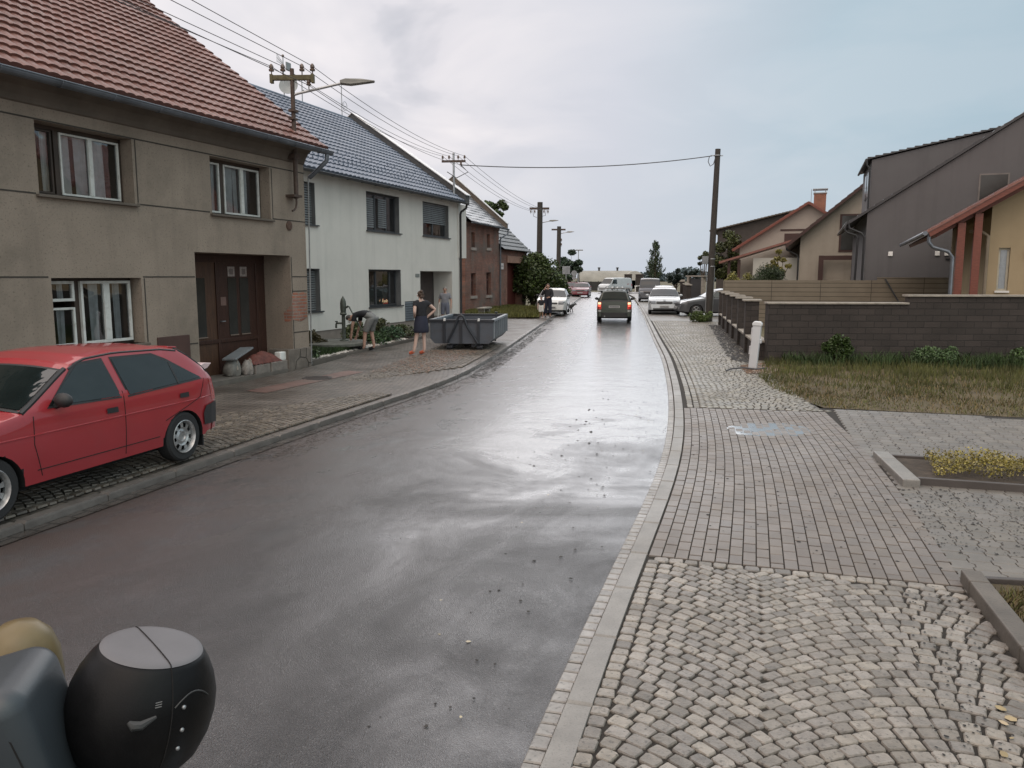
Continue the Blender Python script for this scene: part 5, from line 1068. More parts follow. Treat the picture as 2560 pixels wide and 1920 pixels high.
def car(name,label,cat,loc,head,top,belt,W,tum,zb,wx,wr,mp,side=(),ws=None,rw=None,group=None,rim='alloy',lights='front',plates=(1,1),grille=None,bumper=None,handles=(),seams=(),mirror=None,rails=False,smoothk=3,lit=False,hl=None,tl=None,aw=.06,spoke=5,crown=.035,bumpz=(.25,.52)):
    """x forward; top = roofline silhouette from tail to nose"""
    x0,x1=top[0][0],top[-1][0]; root=thing(name,label,cat,loc,head,group)
    xs=np.unique(np.concatenate([np.linspace(x0,x1,64),[p[0] for p in top]]))
    zt=np.interp(xs,[p[0] for p in top],[p[1] for p in top])
    for _ in range(smoothk):
        q=zt.copy(); q[1:-1]=(zt[:-2]+2*zt[1:-1]+zt[2:])/4; zt=q
    ZT=lambda x: float(np.interp(x,xs,zt))
    def ys(x,z):
        tp=1-.13*(max(0,(x0+.5-x))/.5)**2-.20*(max(0,(x-(x1-.6)))/.6)**2.2; w=W*tp
        if z<=belt: return w*(1-.035*((z-.58)/.4)**2)
        return w*(1-.035*((belt-.58)/.4)**2)-(z-belt)*tum
    def P(x,y,z): return (float(x),float(y),float(z))
    zc=[]; rings=[]
    for x,t in zip(xs,zt):
        h=max(t,zb+.12); r=min(.06,(h-zb)*.3); lv=[]
        b=min(belt,h-r)
        lv=list(np.linspace(zb+(.0 if x0+.25<x<x1-.25 else .03),b,8))+list(np.linspace(b,h-r,6))[1:]
        rt=[(ys(x,z),z) for z in lv]; yc=rt[-1][0]
        rt+=[(yc-r*.35,h-r*.35),(yc-r,h-.01)]
        y_=yc-r
        for k in range(1,6): f=1-k/5; rt.append((y_*f,h-.01+crown*(1-f*f)*min(1,(h-zb))))
        ring=[P(x,y,z) for y,z in rt]+[P(x,-y,z) for y,z in rt[-2::-1]]; rings.append(ring)
    n=len(rings[0]); bm=bmesh.new(); vs=[[bm.verts.new(p) for p in r] for r in rings]
    for i in range(len(rings)-1):
        for k in range(n-1): bm.faces.new((vs[i][k],vs[i][k+1],vs[i+1][k+1],vs[i+1][k]))
        bm.faces.new((vs[i][n-1],vs[i][0],vs[i+1][0],vs[i+1][n-1]))
    bm.faces.new(vs[0][::-1]); bm.faces.new(vs[-1]); bmesh.ops.recalc_face_normals(bm,faces=bm.faces)
    me=bpy.data.meshes.new('body'); bm.to_mesh(me); bm.free(); ob=bpy.data.objects.new('tmp_b',me); C.objects.link(ob)
    cut=MB()
    for xw in wx:
        for sg in (1,-1): cut.lathe([(wr+aw,-.16),(wr+aw,.4)],(xw,sg*(W-.02),wr-.04),28,Matrix.Rotation(R(-90)*sg,4,'X'))
    oc=cut.build('tmp_c',m_ub); md=ob.modifiers.new('x','BOOLEAN'); md.operation='DIFFERENCE'; md.object=oc; md.solver='EXACT'
    dg=bpy.context.evaluated_depsgraph_get(); me2=bpy.data.meshes.new_from_object(ob.evaluated_get(dg)); bpy.data.objects.remove(ob); bpy.data.objects.remove(oc)
    me2.name='body'; me2.materials.clear(); me2.materials.append(mp); me2.materials.append(m_ub)
    for f in me2.polygons:
        c=f.center; f.material_index=0; f.use_smooth=True
        for xw in wx:
            if math.hypot(c.x-xw,c.z-wr+.04)<wr+aw+.004: f.material_index=1
        if f.normal.z<-.7: f.material_index=1
    me2.set_sharp_from_angle(angle=R(32)); body=bpy.data.objects.new('body',me2); C.objects.link(body); body.parent=root
    def sidepoly(nm,poly,off,mat,par=root,sg=1):
        bm=bmesh.new(); pts=[]
        for i in range(len(poly)):
            a,b=poly[i],poly[(i+1)%len(poly)]; m=max(1,int(math.hypot(b[0]-a[0],b[1]-a[1])/.12))
            for k in range(m): pts.append((a[0]+(b[0]-a[0])*k/m,a[1]+(b[1]-a[1])*k/m))
        f=bm.faces.new([bm.verts.new((x,sg*(ys(x,z)+off),z)) for x,z in pts]); bmesh.ops.triangulate(bm,faces=[f])
        me=bpy.data.meshes.new(nm); bm.to_mesh(me); bm.free(); me.materials.append(mat); o=bpy.data.objects.new(nm,me); C.objects.link(o); o.parent=par; return o
    def grow(poly,d):
        cx=sum(p[0] for p in poly)/len(poly); cz=sum(p[1] for p in poly)/len(poly); return [(x+d*(1 if x>cx else -1),z+d*(1 if z>cz else -1)) for x,z in poly]
    for poly in side:
        for sg in (1,-1):
            o=sidepoly('side_window',poly,.008,m_cglass,root,sg); sidepoly('window_seal',grow(poly,.022),.004,m_trim,o,sg)
    def topgrid(nm,xa,xb,ins,off,mat,par):
        mb=MB()
        def fn(u,v):
            x=xa+(xb-xa)*v; h=ZT(x); r=min(.06,(h-zb)*.3); yc=ys(x,h-r)-r-ins; y=yc*(2*u-1); f=abs(2*u-1)*(yc/(ys(x,h-r)-r))
            s_=(ZT(x+.03)-ZT(x-.03))/.06; L=math.hypot(1,s_); return (x-s_/L*off,y,h-.01+crown*(1-f*f)+off/L)
        mb.grid(fn,8,10); return mb.build(nm,mat,par,smooth=True)
    if ws: w_=topgrid('windscreen',ws[0],ws[1],.01,.008,m_cglass,root); topgrid('windscreen_seal',ws[0]-.03,ws[1]+.03,-.02,.004,m_trim,w_)
    if rw: w_=topgrid('rear_window',rw[0],rw[1],.03,.008,m_rglass,root); topgrid('rear_window_seal',rw[0]-.02,rw[1]+.02,.005,.004,m_trim,w_)
    for sm in seams:
        for sg in (1,-1):
            mb=MB(); pts=[]
            for a,b in zip(sm,sm[1:]):
                m=max(1,int(math.hypot(b[0]-a[0],b[1]-a[1])/.06))
                for k in range(m+1): x,z=a[0]+(b[0]-a[0])*k/m,a[1]+(b[1]-a[1])*k/m; pts.append((x,sg*(ys(x,z)+.001),z))
            mb.tube(pts,.0045,4); mb.build('door_seam',m_seam,body)
    for hx,hz in handles:
        for sg in (1,-1): sidepoly('door_handle',[(hx-.075,hz-.025),(hx+.075,hz-.02),(hx+.075,hz+.03),(hx-.075,hz+.03)],.012,m_trim,root,sg)
    if mirror:
        for sg in (1,-1):
            y=sg*(ys(mirror[0],mirror[1])+.10); mb=MB(); mb.ball((mirror[0],y,mirror[1]+.045),.10,12,.7,.55,1.0); mb.tube([(mirror[0],sg*(ys(mirror[0],mirror[1])-.02),mirror[1]-.02),(mirror[0],y,mirror[1]+.02)],.03,6); mb.build('mirror',mirror[2],root,smooth=True)
    # wheels
    for i,xw in enumerate(wx):
        for sg in (1,-1):
            yc=sg*(W-.10); Mx=Matrix.Rotation(R(-90)*sg,4,'X'); mb=MB(); mb.lathe([(wr*.62,-.09),(wr*.9,-.095),(wr*.98,-.07),(wr,-.03),(wr,.03),(wr*.98,.07),(wr*.9,.09),(wr*.64,.085)],(xw,yc,wr),36,Mx); del mb.f[-2:]; del mb.mi[-2:]; ty=mb.build('wheel',m_tyre,root,smooth=True)
            mr=m_rim if rim=='steel' else m_alloy; mb=MB(); T=Matrix.Translation((xw,yc,wr))@Mx
            rr=wr*.66
            mb.lathe([(rr*.93,.05),(rr*1.0,.094),(rr*.97,.098),(rr*.90,.075),(rr*.86,.03)],(xw,yc,wr),36,Mx)
            del mb.f[-2:]; del mb.mi[-2:]
            if rim=='steel':
                nh=9; K=72
                prof=[(rr*.90,.035),(rr*.83,.055),(rr*.56,.062),(rr*.45,.048),(rr*.30,.06),(rr*.26,.045),(.001,.045)]
                base=len(mb.v)
                for r_,z_ in prof:
                    for k in range(K): a=2*PI*k/K; mb.v.append(tuple(T@Vector((r_*math.cos(a),r_*math.sin(a),z_))))
                for j in range(len(prof)-1):
                    for k in range(K):
                        if j==1 and (k*nh/K)%1<.42: continue
                        mb.f.append((base+j*K+k,base+j*K+(k+1)%K,base+(j+1)*K+(k+1)%K,base+(j+1)*K+k)); mb.mi.append(0)
                for k in range(4): a=k*PI/2+.4; mb.ball(tuple(T@Vector((rr*.36*math.cos(a),rr*.36*math.sin(a),.06))),.011,6)
            else:
                for k in range(spoke):
                    a=2*PI*k/spoke; c,s_=math.cos(a),math.sin(a)
                    q=[(.03,-.03),(rr*.93,-.045),(rr*.93,.045),(.03,.03)]; pts=[T@Vector((x*c-y*s_,x*s_+y*c,.06)) for x,y in q]; p2=[T@Vector((x*c-y*s_,x*s_+y*c,.02)) for x,y in q]
                    mb.add([tuple(p) for p in pts+p2],[(0,1,2,3),(0,4,5,1),(2,6,7,3),(1,5,6,2)])
                mb.lathe([(.06,.05),(.055,.07),(.001,.075)],(xw,yc,wr),14,Mx)
            mb.build('rim',mr,ty,smooth=True); mb=MB(); mb.lathe([(.001,-.02),(rr*.95,-.02),(rr*.95,.0),(.001,.0)],(xw,yc,wr),20,Mx); mb.build('brake_drum',m_ub,ty)
    mb=MB(); mb.box(x0+.35,x1-.35,-W+.2,W-.2,zb-.08,zb+.05); mb.build('underbody',m_ub,root)
    # lamps and plates as fitted pieces on nose and tail
    def endpatch(nm,end,y0,y1,z0,z1,mat,off=.012,par=root,m=4):
        mb=MB()
        def fn(u,v):
            y=y0+(y1-y0)*u; z=z0+(z1-z0)*v
            # march along x to the skin
            lo,hi=(x1-1.1,x1) if end>0 else (x0+1.1,x0)
            for _ in range(22):
                md=(lo+hi)/2; ins=(abs(y)<ys(md,z)) and (z<ZT(md)+crown*.5)
                if ins: lo=md
                else: hi=md
            return (lo+end*off,y,z)
        mb.grid(fn,m,m)
        if end<0: mb.f=[f[::-1] for f in mb.f]
        return mb.build(nm,mat,par,smooth=True)
    for sg in (1,-1):
        if hl: endpatch('headlight',1,sg*hl[0],sg*hl[1],hl[2],hl[3],m_hl)
        if tl:
            o=endpatch('tail_light',-1,sg*tl[0],sg*tl[1],tl[2],tl[3],M('tail_lamp_lit',(.4,.015,.012),.2,emit=(1,.05,.03),es=.1) if lit else m_tl)
            if lit:
                zt_=tl[3]; mb=MB(); endpatch('indicator_light',-1,sg*(tl[0]+.02),sg*(tl[1]-.03),zt_-.12,zt_-.02,M('brake_lamp_lit',(1,.6,.3),.2,emit=(1,.8,.5),es=.9),.03,o,2); endpatch('brake_light',-1,sg*(tl[0]+.03),sg*(tl[1]-.04),zt_-.22,zt_-.15,M('stop_lamp_lit',(1,.2,.1),.2,emit=(1,.16,.10),es=.8),.03,o,2)
    if plates[0]: q=endpatch('number_plate',1,-.26,.26,plates[0],plates[0]+.11,m_plate,.03); endpatch('plate_marking',1,-.22,.22,plates[0]+.03,plates[0]+.08,M('plate_digits',(.12,.12,.13),.5,var=.9,scale=30),.034,q,3)
    if plates[1]: q=endpatch('number_plate',-1,-.26,.26,plates[1],plates[1]+.11,m_plate,.03); endpatch('plate_marking',-1,-.22,.22,plates[1]+.03,plates[1]+.08,M('plate_digits',(.12,.12,.13),.5),.034,q,3)
    if grille: endpatch('grille',1,-grille[0],grille[0],grille[1],grille[2],m_trim,.016); 
    if bumper:
        for e,mt in bumper: endpatch('front_bumper' if e>0 else 'rear_bumper',e,-W+.06,W-.06,bumpz[0],bumpz[1],mt,.03,root,8)
    if rails:
        for sg in (1,-1):
            xa,xb=rails[0],rails[1]; mb=MB(); mb.tube([(xa+(xb-xa)*k/8,sg*(ys(xa+(xb-xa)*k/8,ZT(xa+(xb-xa)*k/8)-.06)-.05),ZT(xa+(xb-xa)*k/8)+.045) for k in range(9)],.016,6); mb.build('roof_rail',rails[2],root,smooth=True)
    return root,dict(ys=ys,ZT=ZT,W=W,sidepoly=sidepoly,endpatch=endpatch,body=body,topgrid=topgrid)
# --- the red hatchback parked at the left kerb
hd=math.atan2(6.64-8.84,-4.41+3.78)
ft=Vector((math.cos(hd),math.sin(hd))); lf=Vector((-ft.y,ft.x))
rc=Vector((-3.80,8.95))-lf*.72
m_red=paint('faded_red',(.30,.020,.026),coat=.75)
RH,k=car('hatchback','faded red five door hatchback parked on the left pavement','car',(rc.x,rc.y,.110),hd,
 [(-.70,.48),(-.69,.80),(-.64,.91),(-.50,1.03),(-.16,1.275),(.10,1.315),(.8,1.34),(1.22,1.315),(1.40,1.26),(2.08,.90),(2.3,.865),(2.95,.75),(3.12,.66),(3.17,.43)],
 .885,.815,.42,.24,(0,2.45),.285,m_red,
 side=[[(1.80,.915),(1.32,1.235),(1.0,1.25),(.93,.885)],[(.80,.88),(.86,1.25),(.30,1.235),(.12,1.16),(-.36,.925)]],
 ws=(1.50,2.06),rw=(-.58,-.18),rim='steel',hl=(.42,.74,.58,.74),tl=(.55,.76,.62,.88),plates=(.36,.70),handles=((1.06,.755),(-.02,.755)),
 seams=[[(1.98,.85),(2.0,.6),(1.93,.30)],[(.88,.93),(.90,.28)],[(-.42,.90),(-.30,.70),(-.05,.62),(.30,.52)],[(1.98,.36),(.40,.36)]],mirror=(1.72,.915,m_trim),bumper=((1,m_trim),(-1,m_trim)),smoothk=3,aw=.055)
# fold lines, roof gutter trims, spoilers, indicator, quarter divider, mudflap
for sg in (1,-1):
    mb=MB(); mb.tube([(x,sg*(k['ys'](x,.68)-.004),.68) for x in np.linspace(-.55,3.0,20)],.010,6); mb.build('swage_line',m_red,k['body'],smooth=True)
    mb=MB(); xs_=np.linspace(-.12,1.42,14); mb.tube([(x,sg*(k['ys'](x,k['ZT'](x)-.05)-.012),k['ZT'](x)-.035) for x in xs_],.012,5); mb.build('roof_drip_trim',m_trim,RH,smooth=True)
    mb=MB(); mb.tube([(x,sg*(k['ys'](x,k['ZT'](x)-.04)-.03),k['ZT'](x)-.02) for x in np.linspace(1.45,2.08,8)],.026,6); mb.build('pillar_trim',m_trim,RH,smooth=True)
    mb=MB(); mb.tube([(x,sg*(k['ys'](x,k['ZT'](x)-.04)-.035),k['ZT'](x)-.015) for x in np.linspace(-.62,-.12,8)],.022,6); mb.build('hatch_seal',m_trim,RH,smooth=True)
    k['sidepoly']('quarter_divider',[(.09,1.14),(.06,1.13),(.03,.90),(.06,.90)],.011,m_trim,RH,sg)
    k['sidepoly']('side_indicator',[(2.37,.61),(2.49,.605),(2.49,.64),(2.37,.645)],.01,M('amber_lens',(.45,.16,.03),.3),RH,sg)
    k['sidepoly']('bumper_corner',[(-.69,.34),(-.36,.36),(-.34,.50),(-.40,.58),(-.69,.60)],.014,m_trim,RH,sg)
    mb=MB(); mb.box(-.40,-.38,sg*.66-.09,sg*.66+.09,.10,.30); mb.build('mud_flap',m_trim,RH)
mb=MB(); mb.ext([(-.10,1.30),(-.24,1.285),(-.27,1.27),(-.10,1.255)],'y',-.56,.56); mb.build('roof_spoiler',m_red,RH,bevel=.008)
mb=MB(); mb.ext([(-.50,1.03),(-.60,1.06),(-.74,1.045),(-.66,.99),(-.58,.97)],'y',-.66,.66); mb.build('tailgate_spoiler',M('faded_pink_paint',(.55,.42,.42),.3,coat=.4),RH,bevel=.01)
# --- green estate driving away
def at_y(y,x): return (x,y,.03)
hd2=math.atan2(1,.13)
m_grn=paint('olive_green',(.016,.026,.015),coat=.35); m_wh=paint('white',(.55,.56,.55)); m_sil=paint('silver',(.42,.45,.47)); m_dblue=paint('dark_navy',(.018,.022,.03)); m_dgrey=paint('dark_grey',(.05,.053,.058)); m_wine=paint('wine_red',(.13,.010,.020)); m_vanw=paint('van_white',(.42,.45,.46))
EST=[(-.80,.50),(-.80,.92),(-.77,1.03),(-.58,1.40),(-.42,1.47),(.6,1.50),(1.3,1.46),(1.5,1.40),(2.12,1.0),(2.9,.85),(3.25,.68),(3.30,.42)]
ESW=[[(1.85,1.02),(1.42,1.36),(1.02,1.39),(.98,1.0)],[(.86,1.0),(.9,1.39),(.2,1.40),(.1,1.0)],[(-.02,1.0),(.06,1.40),(-.38,1.36),(-.55,1.04)]]
G,k=car('estate_car','olive green estate car driving away with brake lights lit','car',(4.92,38.6,.03),hd2,EST,.985,.83,.52,.25,(0,2.46),.30,m_grn,side=ESW,ws=(1.52,2.1),rw=(-.765,-.55),hl=(.45,.76,.62,.78),tl=(.61,.80,.62,.96),plates=(.4,.68),mirror=(1.78,1.0,m_trim),handles=((1.1,.85),(.2,.85)),seams=[[(.9,.98),(.92,.3)],[(1.95,.95),(2.0,.35)]],rails=(-.3,1.35,M('rail_grey',(.18,.18,.18),.4)),lit=True,bumper=((-1,m_trim),),bumpz=(.24,.46))
mb=MB(); mb.box(.10,.16,-.76,.76,1.56,1.60); mb.box(.95,1.01,-.76,.76,1.56,1.60); mb.build('roof_bar',M('rail_grey',(.18,.18,.18)),G)
mb=MB()
for i in range(4): mb.box(-.1,1.2,-.40+i*.24,-.33+i*.24,1.60,1.64)
mb.build('roof_rack_slat',M('white_slat',(.6,.6,.6),.5),G)
mb=MB(); mb.tube([(-.22,0,1.48),(-.45,0,1.70)],.008,5); mb.build('roof_aerial',m_trim,G)
mb=MB(); mb.tube([(-.78,.45,.30),(-.9,.45,.28)],.03,8); mb.build('exhaust',m_steel,G)
mb=MB(); k['endpatch']('reflector',-1,.62,.78,.50,.58,m_plate,.034); k['endpatch']('reflector',-1,-.78,-.62,.50,.58,m_plate,.034)
# --- white hatchback facing the camera at the left kerb
def hat(name,label,loc,hd,mp,**kw):
    return car(name,label,'car',loc,hd,[(-.70,.50),(-.69,.86),(-.62,1.0),(-.18,1.36),(.8,1.42),(1.25,1.39),(1.45,1.32),(2.1,.96),(2.9,.82),(3.15,.66),(3.2,.42)],.955,.83,.50,.24,(0,2.45),.285,mp,side=[[(1.82,.985),(1.36,1.31),(1.0,1.325),(.93,.955)],[(.80,.95),(.86,1.325),(.38,1.31),(-.34,1.0)]],ws=(1.50,2.08),rw=(-.58,-.2),hl=(.40,.76,.58,.74),tl=(.55,.76,.62,.88),plates=(.36,.70),mirror=(1.76,.98,m_trim),handles=((1.06,.815),),seams=[[(.88,.93),(.90,.28)],[(1.98,.90),(2.0,.6),(1.93,.30)]],**kw)
hd3=math.atan2(-1,-.13)
hat('hatchback','white hatchback facing us, parked half on the left kerb',(2.55,47.2,.08),hd3,m_wh,grille=(.34,.60,.68),rim='steel')
# --- far red cars
SED=[(-1.0,.48),(-1.0,.88),(-.9,1.0),(-.35,1.06),(.2,1.40),(.6,1.455),(1.3,1.46),(1.65,1.40),(2.35,1.0),(3.3,.84),(3.62,.68),(3.68,.42)]
SSW=[[(2.05,1.02),(1.6,1.35),(1.1,1.37),(1.05,1.0)],[(.93,1.0),(.97,1.37),(.45,1.33),(-.05,1.06)]]
def sedan(name,label,loc,hd,mp,**kw):
    a=dict(hl=(.48,.84,.60,.76),tl=(.5,.84,.70,.90),plates=(.38,.70),mirror=(1.95,1.0,mp),handles=((1.2,.86),(.2,.86)),seams=[[(1.0,.98),(1.02,.3)],[(2.2,.98),(2.15,.32)]],grille=(.45,.60,.74)); a.update(kw)
    return car(name,label,'car',loc,hd,SED,.985,.90,.52,.24,(0,2.80),.32,mp,side=SSW,ws=(1.70,2.34),rw=(-.2,.22),**a)
sedan('sedan','dark red sedan facing us, nearer of the red pair at the left kerb',(7.55,86.2,.05),math.atan2(-1,-.16),m_wine)
sedan('sedan','red sedan mostly hidden on the far left side of the other red car',(6.75,90.5,.05),math.atan2(-1,-.10),m_wine)
# --- silver sedan and white estate on the right
S_,k=sedan('sedan','silver white sedan facing us on the right pavement','x' and (9.15,48.6,.05),math.atan2(-1,-.17),m_sil,plates=(.40,.70))
k['endpatch']('lower_grille',1,-.62,.62,.27,.36,m_trim,.02); k['endpatch']('badge',1,-.06,.06,.765,.83,m_steel,.03)
E_,k=car('estate_car','white estate parked right behind the silver sedan','car',(10.35,55.0,.05),math.atan2(-1,-.16),EST,.985,.86,.50,.25,(0,2.6),.31,m_wh,side=ESW,ws=(1.52,2.1),rw=(-.765,-.55),hl=(.45,.78,.62,.78),tl=(.61,.80,.62,.96),plates=(.4,.68),mirror=(1.78,1.0,m_trim),rails=(-.3,1.35,M('rail_grey',(.18,.18,.18))))
VAN=[(-1.0,.55),(-1.0,1.2),(-.96,1.85),(-.85,1.93),(.5,1.97),(2.5,1.95),(2.75,1.88),(3.35,1.18),(3.75,1.02),(3.95,.82),(4.0,.48)]
VSW=[[(3.0,1.22),(2.72,1.72),(2.1,1.74),(2.1,1.2)],[(1.95,1.2),(1.95,1.76),(.75,1.76),(.75,1.2)],[(.6,1.2),(.6,1.76),(-.6,1.74),(-.65,1.2)]]
car('van','dark navy van facing us behind the parked silver sedan','van',(12.15,71.0,.05),math.atan2(-1,-.17),VAN,1.15,.95,.14,.27,(0,3.0),.34,m_dblue,side=VSW,ws=(2.80,3.34),hl=(.55,.88,.72,.90),tl=(.75,.9,.8,1.2),plates=(.45,.7),mirror=(3.0,1.2,m_trim),grille=(.5,.72,.86))
car('van','white panel van turned left at the far end of the street','van',(14.6,106.5,0),math.atan2(-.75,-.85),VAN,1.15,.95,.14,.27,(0,3.0),.34,m_vanw,side=VSW[:1],ws=(2.80,3.34),hl=(.55,.88,.72,.90),tl=(.75,.9,.8,1.2),plates=(.45,.7),mirror=(3.0,1.2,m_trim),grille=(.5,.5,.62))
# --- dark grey car standing across the pavement behind the pole
sedan('sedan','dark grey sedan parked crosswise, its nose beside the wooden pole','x' and (12.65,43.9,.05),math.atan2(-.02,-1),m_dgrey,spoke=6)
# ================================================================ things
# skip container
SKI=thing('skip_container','open grey steel skip with hooped lifting frame on its front','skip',(-2.33,22.85,.13),R(-6))
m_skip=M('skip_grey_paint',(.07,.08,.098),.5,var=.15,scale=3,dirt=(.07,.05,.04),dirtamt=.5,dirtscale=5); m_skipd=M('skip_dark_frame',(.022,.025,.032),.45,var=.2)
L_,W_=3.45,1.80; z0,z1=.16,.80
def slab(mb,a,b,c,d,t): # thin panel from 4 points with thickness vector t
    v=[Vector(p) for p in (a,b,c,d)]; t=Vector(t); mb.add([tuple(p) for p in v]+[tuple(p+t) for p in v],[(0,1,2,3),(7,6,5,4),(0,4,5,1),(1,5,6,2),(2,6,7,3),(3,7,4,0)])
mb=MB(); out=[(.12,z0),(W_-.12,z0),(W_,z0+.14),(W_,z1),(0,z1),(0,z0+.14)]
mb.ext(out,'y',0,.05); mb.ext(out,'y',L_-.05,L_)
mb.ext([(0,z0+.14),(.05,z0+.14),(.05,z1),(0,z1)],'y',.05,L_-.05); mb.ext([(W_-.05,z0+.14),(W_,z0+.14),(W_,z1),(W_-.05,z1)],'y',.05,L_-.05)
mb.ext([(.12,z0),(W_-.12,z0),(W_-.02,z0+.14),(.02,z0+.14)],'y',.05,L_-.05); bd=mb.build('hull',m_skip,SKI)
mb=MB(); mb.box(-.04,W_+.04,-.04,.06,z1-.02,z1+.05); mb.box(-.04,W_+.04,L_-.06,L_+.04,z1-.02,z1+.05); mb.build('end_rim',m_skipd,SKI,bevel=.008)
mb=MB(); mb.box(-.04,.06,.06,L_-.06,z1-.02,z1+.05); mb.box(W_-.06,W_+.04,.06,L_-.06,z1-.02,z1+.05); mb.build('side_rim',M('skip_light_rim',(.20,.22,.24),.45,var=.15),SKI,bevel=.008)
mb=MB()
for x in (.40,.88,1.38): mb.box(x-.035,x+.035,-.05,.0,z0,z1)
mb.build('front_rib',m_skipd,SKI)
mb=MB()
for k in range(7):
    y=.10+k*.54; mb.box(W_,W_+.045,y,y+.055,z0+.14,z1); mb.box(-.045,0,y,y+.055,z0+.14,z1)
mb.build('side_rib',M('skip_light_rim',(.20,.22,.24)),SKI)
mb=MB(); mb.tube([(.50,-.085,z0+.02),(.72,-.085,z1-.16),(.80,-.085,z1+.06),(.84,-.085,z1+.14),(.90,-.085,z1+.17),(.96,-.085,z1+.14),(1.0,-.085,z1+.06),(1.08,-.085,z1-.16),(1.38,-.085,z0+.02)],.032,8); mb.build('lifting_frame',m_skipd,SKI,smooth=True)
mb=MB(); mb.box(.55,.63,.1,L_-.1,.05,z0+.01); mb.box(1.17,1.25,.1,L_-.1,.05,z0+.01); mb.build('skid_rail',m_skipd,SKI)
for x in (.45,1.32):
    mb=MB(); mb.tube([(x,.12,.055),(x+.16,.12,.055)],.075,14); mb.tube([(x,L_-.2,.055),(x+.16,L_-.2,.055)],.075,14); mb.build('roller',m_skipd,SKI)
for x in (.42,1.40): mb=MB(); mb.box(x-.03,x+.03,-.07,.02,z1,z1+.075); mb.build('latch',M('latch_white',(.6,.6,.6),.4),SKI,bevel=.008)
mb=MB(); mb.tube([(W_-.02,.9,z1+.03),(W_-.02,.9,z1+.2)],.02,6); mb.lathe([(.05,0),(.05,.03)],(W_-.02,.9,z1+.2),10); mb.build('hook_post',m_skipd,SKI)
# well slab and hand pump
m_iron=M('pump_green_iron',(.075,.085,.07),.55,metal=.3,var=.25,scale=12)
WS=thing('well_cover','round dark concrete well cover under the hand pump','well cover',(-5.05,22.3,.17))
mb=MB(); mb.lathe([(.80,0),(.80,.12)],n=24); mb.build('well_ring',M('well_ring',(.04,.038,.035),.8),WS); mb=MB(); mb.lathe([(.97,.12),(.99,.14),(.99,.20),(.96,.225)],n=36); mb.build('cover_slab',M('mossy_concrete',(.10,.10,.085),.7,var=.3,scale=6,bump=.4,bscale=40),WS,smooth=True)
HP=thing('hand_pump','old green cast iron hand pump with long lever','hand pump',(-4.72,22.45,.39))
mb=MB(); mb.lathe([(.13,0),(.12,.03),(.055,.05),(.05,.06),(.05,.72),(.085,.73),(.10,.76),(.085,.79),(.075,.80),(.085,.95),(.085,1.05),(.075,1.12),(.05,1.18),(.02,1.23),(.005,1.26)],n=18); mb.build('pump_column',m_iron,HP,smooth=True)
mb=MB(); mb.tube([(-.04,0,.50),(-.20,0,.50),(-.21,0,.47),(-.21,0,.36)],.028,8); mb.lathe([(.04,0),(.04,.03)],(-.20,0,.53),10); mb.build('spout',m_iron,HP,smooth=True)
mb=MB(); mb.tube([(.06,-.02,.92),(.14,-.04,.97),(.18,-.05,.96),(.32,-.16,.72),(.58,-.36,.32)],[.03,.03,.022,.018,.02],8); mb.build('lever',m_iron,HP,smooth=True)
# heap of rubble and bags in the gateway
HB=lambda x,y,z:(x,y,z)
jl=[('rubble_sack','grey plastic sack slumped in the gateway','sack',(-2.35,.30,.14),(.20,.17,.26),(.16,.15,.135)),('rubble_sack','pale striped sack between the sack and the kerb blocks','sack',(-2.05,.16,.12),(.15,.12,.22),(.24,.21,.19))]
for nm,lb,ct,c,r,col in jl:
    t=thing(nm,lb,ct,(-4.75,18.7,.12),R(70)); mb=MB(); mb.ball((0,0,0),1,18); 
    mb.v=[(c[0]+v[0]*r[0]*(1+.12*math.sin(v[2]*6+v[1]*4)),c[1]+v[1]*r[1]*(1+.15*math.sin(v[0]*7)),max(.0,c[2]+v[2]*r[2]*(.9+.12*math.sin(v[0]*9+v[1]*5)))) for v in mb.v]; mb.build('sack_body',M('sack_'+str(col),col,.6,var=.25,scale=15,bump=.6,bscale=30),t,smooth=True)
    mb=MB(); mb.tube([(c[0]-.03,c[1]-r[1]*.9,c[2]),(c[0]+.03,c[1]-r[1]*.6,c[2]+r[2]*.85),(c[0]+.08,c[1],c[2]+r[2])],.016,6); mb.build('tied_neck',M('sack_tie',(.3,.26,.22),.7),t)
m_blk=M('spare_kerb_block',(.19,.165,.145),.85,var=.25,scale=8,bump=.6,bscale=40)
for i,(a,b,y0_,y1_,z0_,z1_,lb) in enumerate([(-1.95,-1.45,.02,.26,0,.20,'left loose kerb block on the ground in the gateway'),(-1.43,-.80,.0,.24,0,.21,'right loose kerb block on the ground in the gateway'),(-1.06,-.82,.04,.2,.212,.40,'small white block standing on the right kerb block')]):
    mb=MB(); mb.box(a,b,y0_,y1_,z0_,z1_); o=mb.build('loose_block',m_blk if i<2 else m_white,None,bevel=.02); o.location=(-4.75,18.7,.12); o.rotation_euler=(0,0,R(70)+.0); tag(o,lb,'block')
t=thing('grey_board','grey flat sheet lying on top of the sacks','board',(-4.75,18.7,.12),R(70)); mb=MB(); mb.box(-.42,.42,-.15,.15,-.02,.02,Matrix.Translation((-2.15,.30,.46))@Matrix.Rotation(R(-12),4,'Y')@Matrix.Rotation(R(12),4,'Z')); mb.build('sheet',M('grey_sheet',(.20,.21,.22),.45,var=.15,bump=.3),t,bevel=.006)
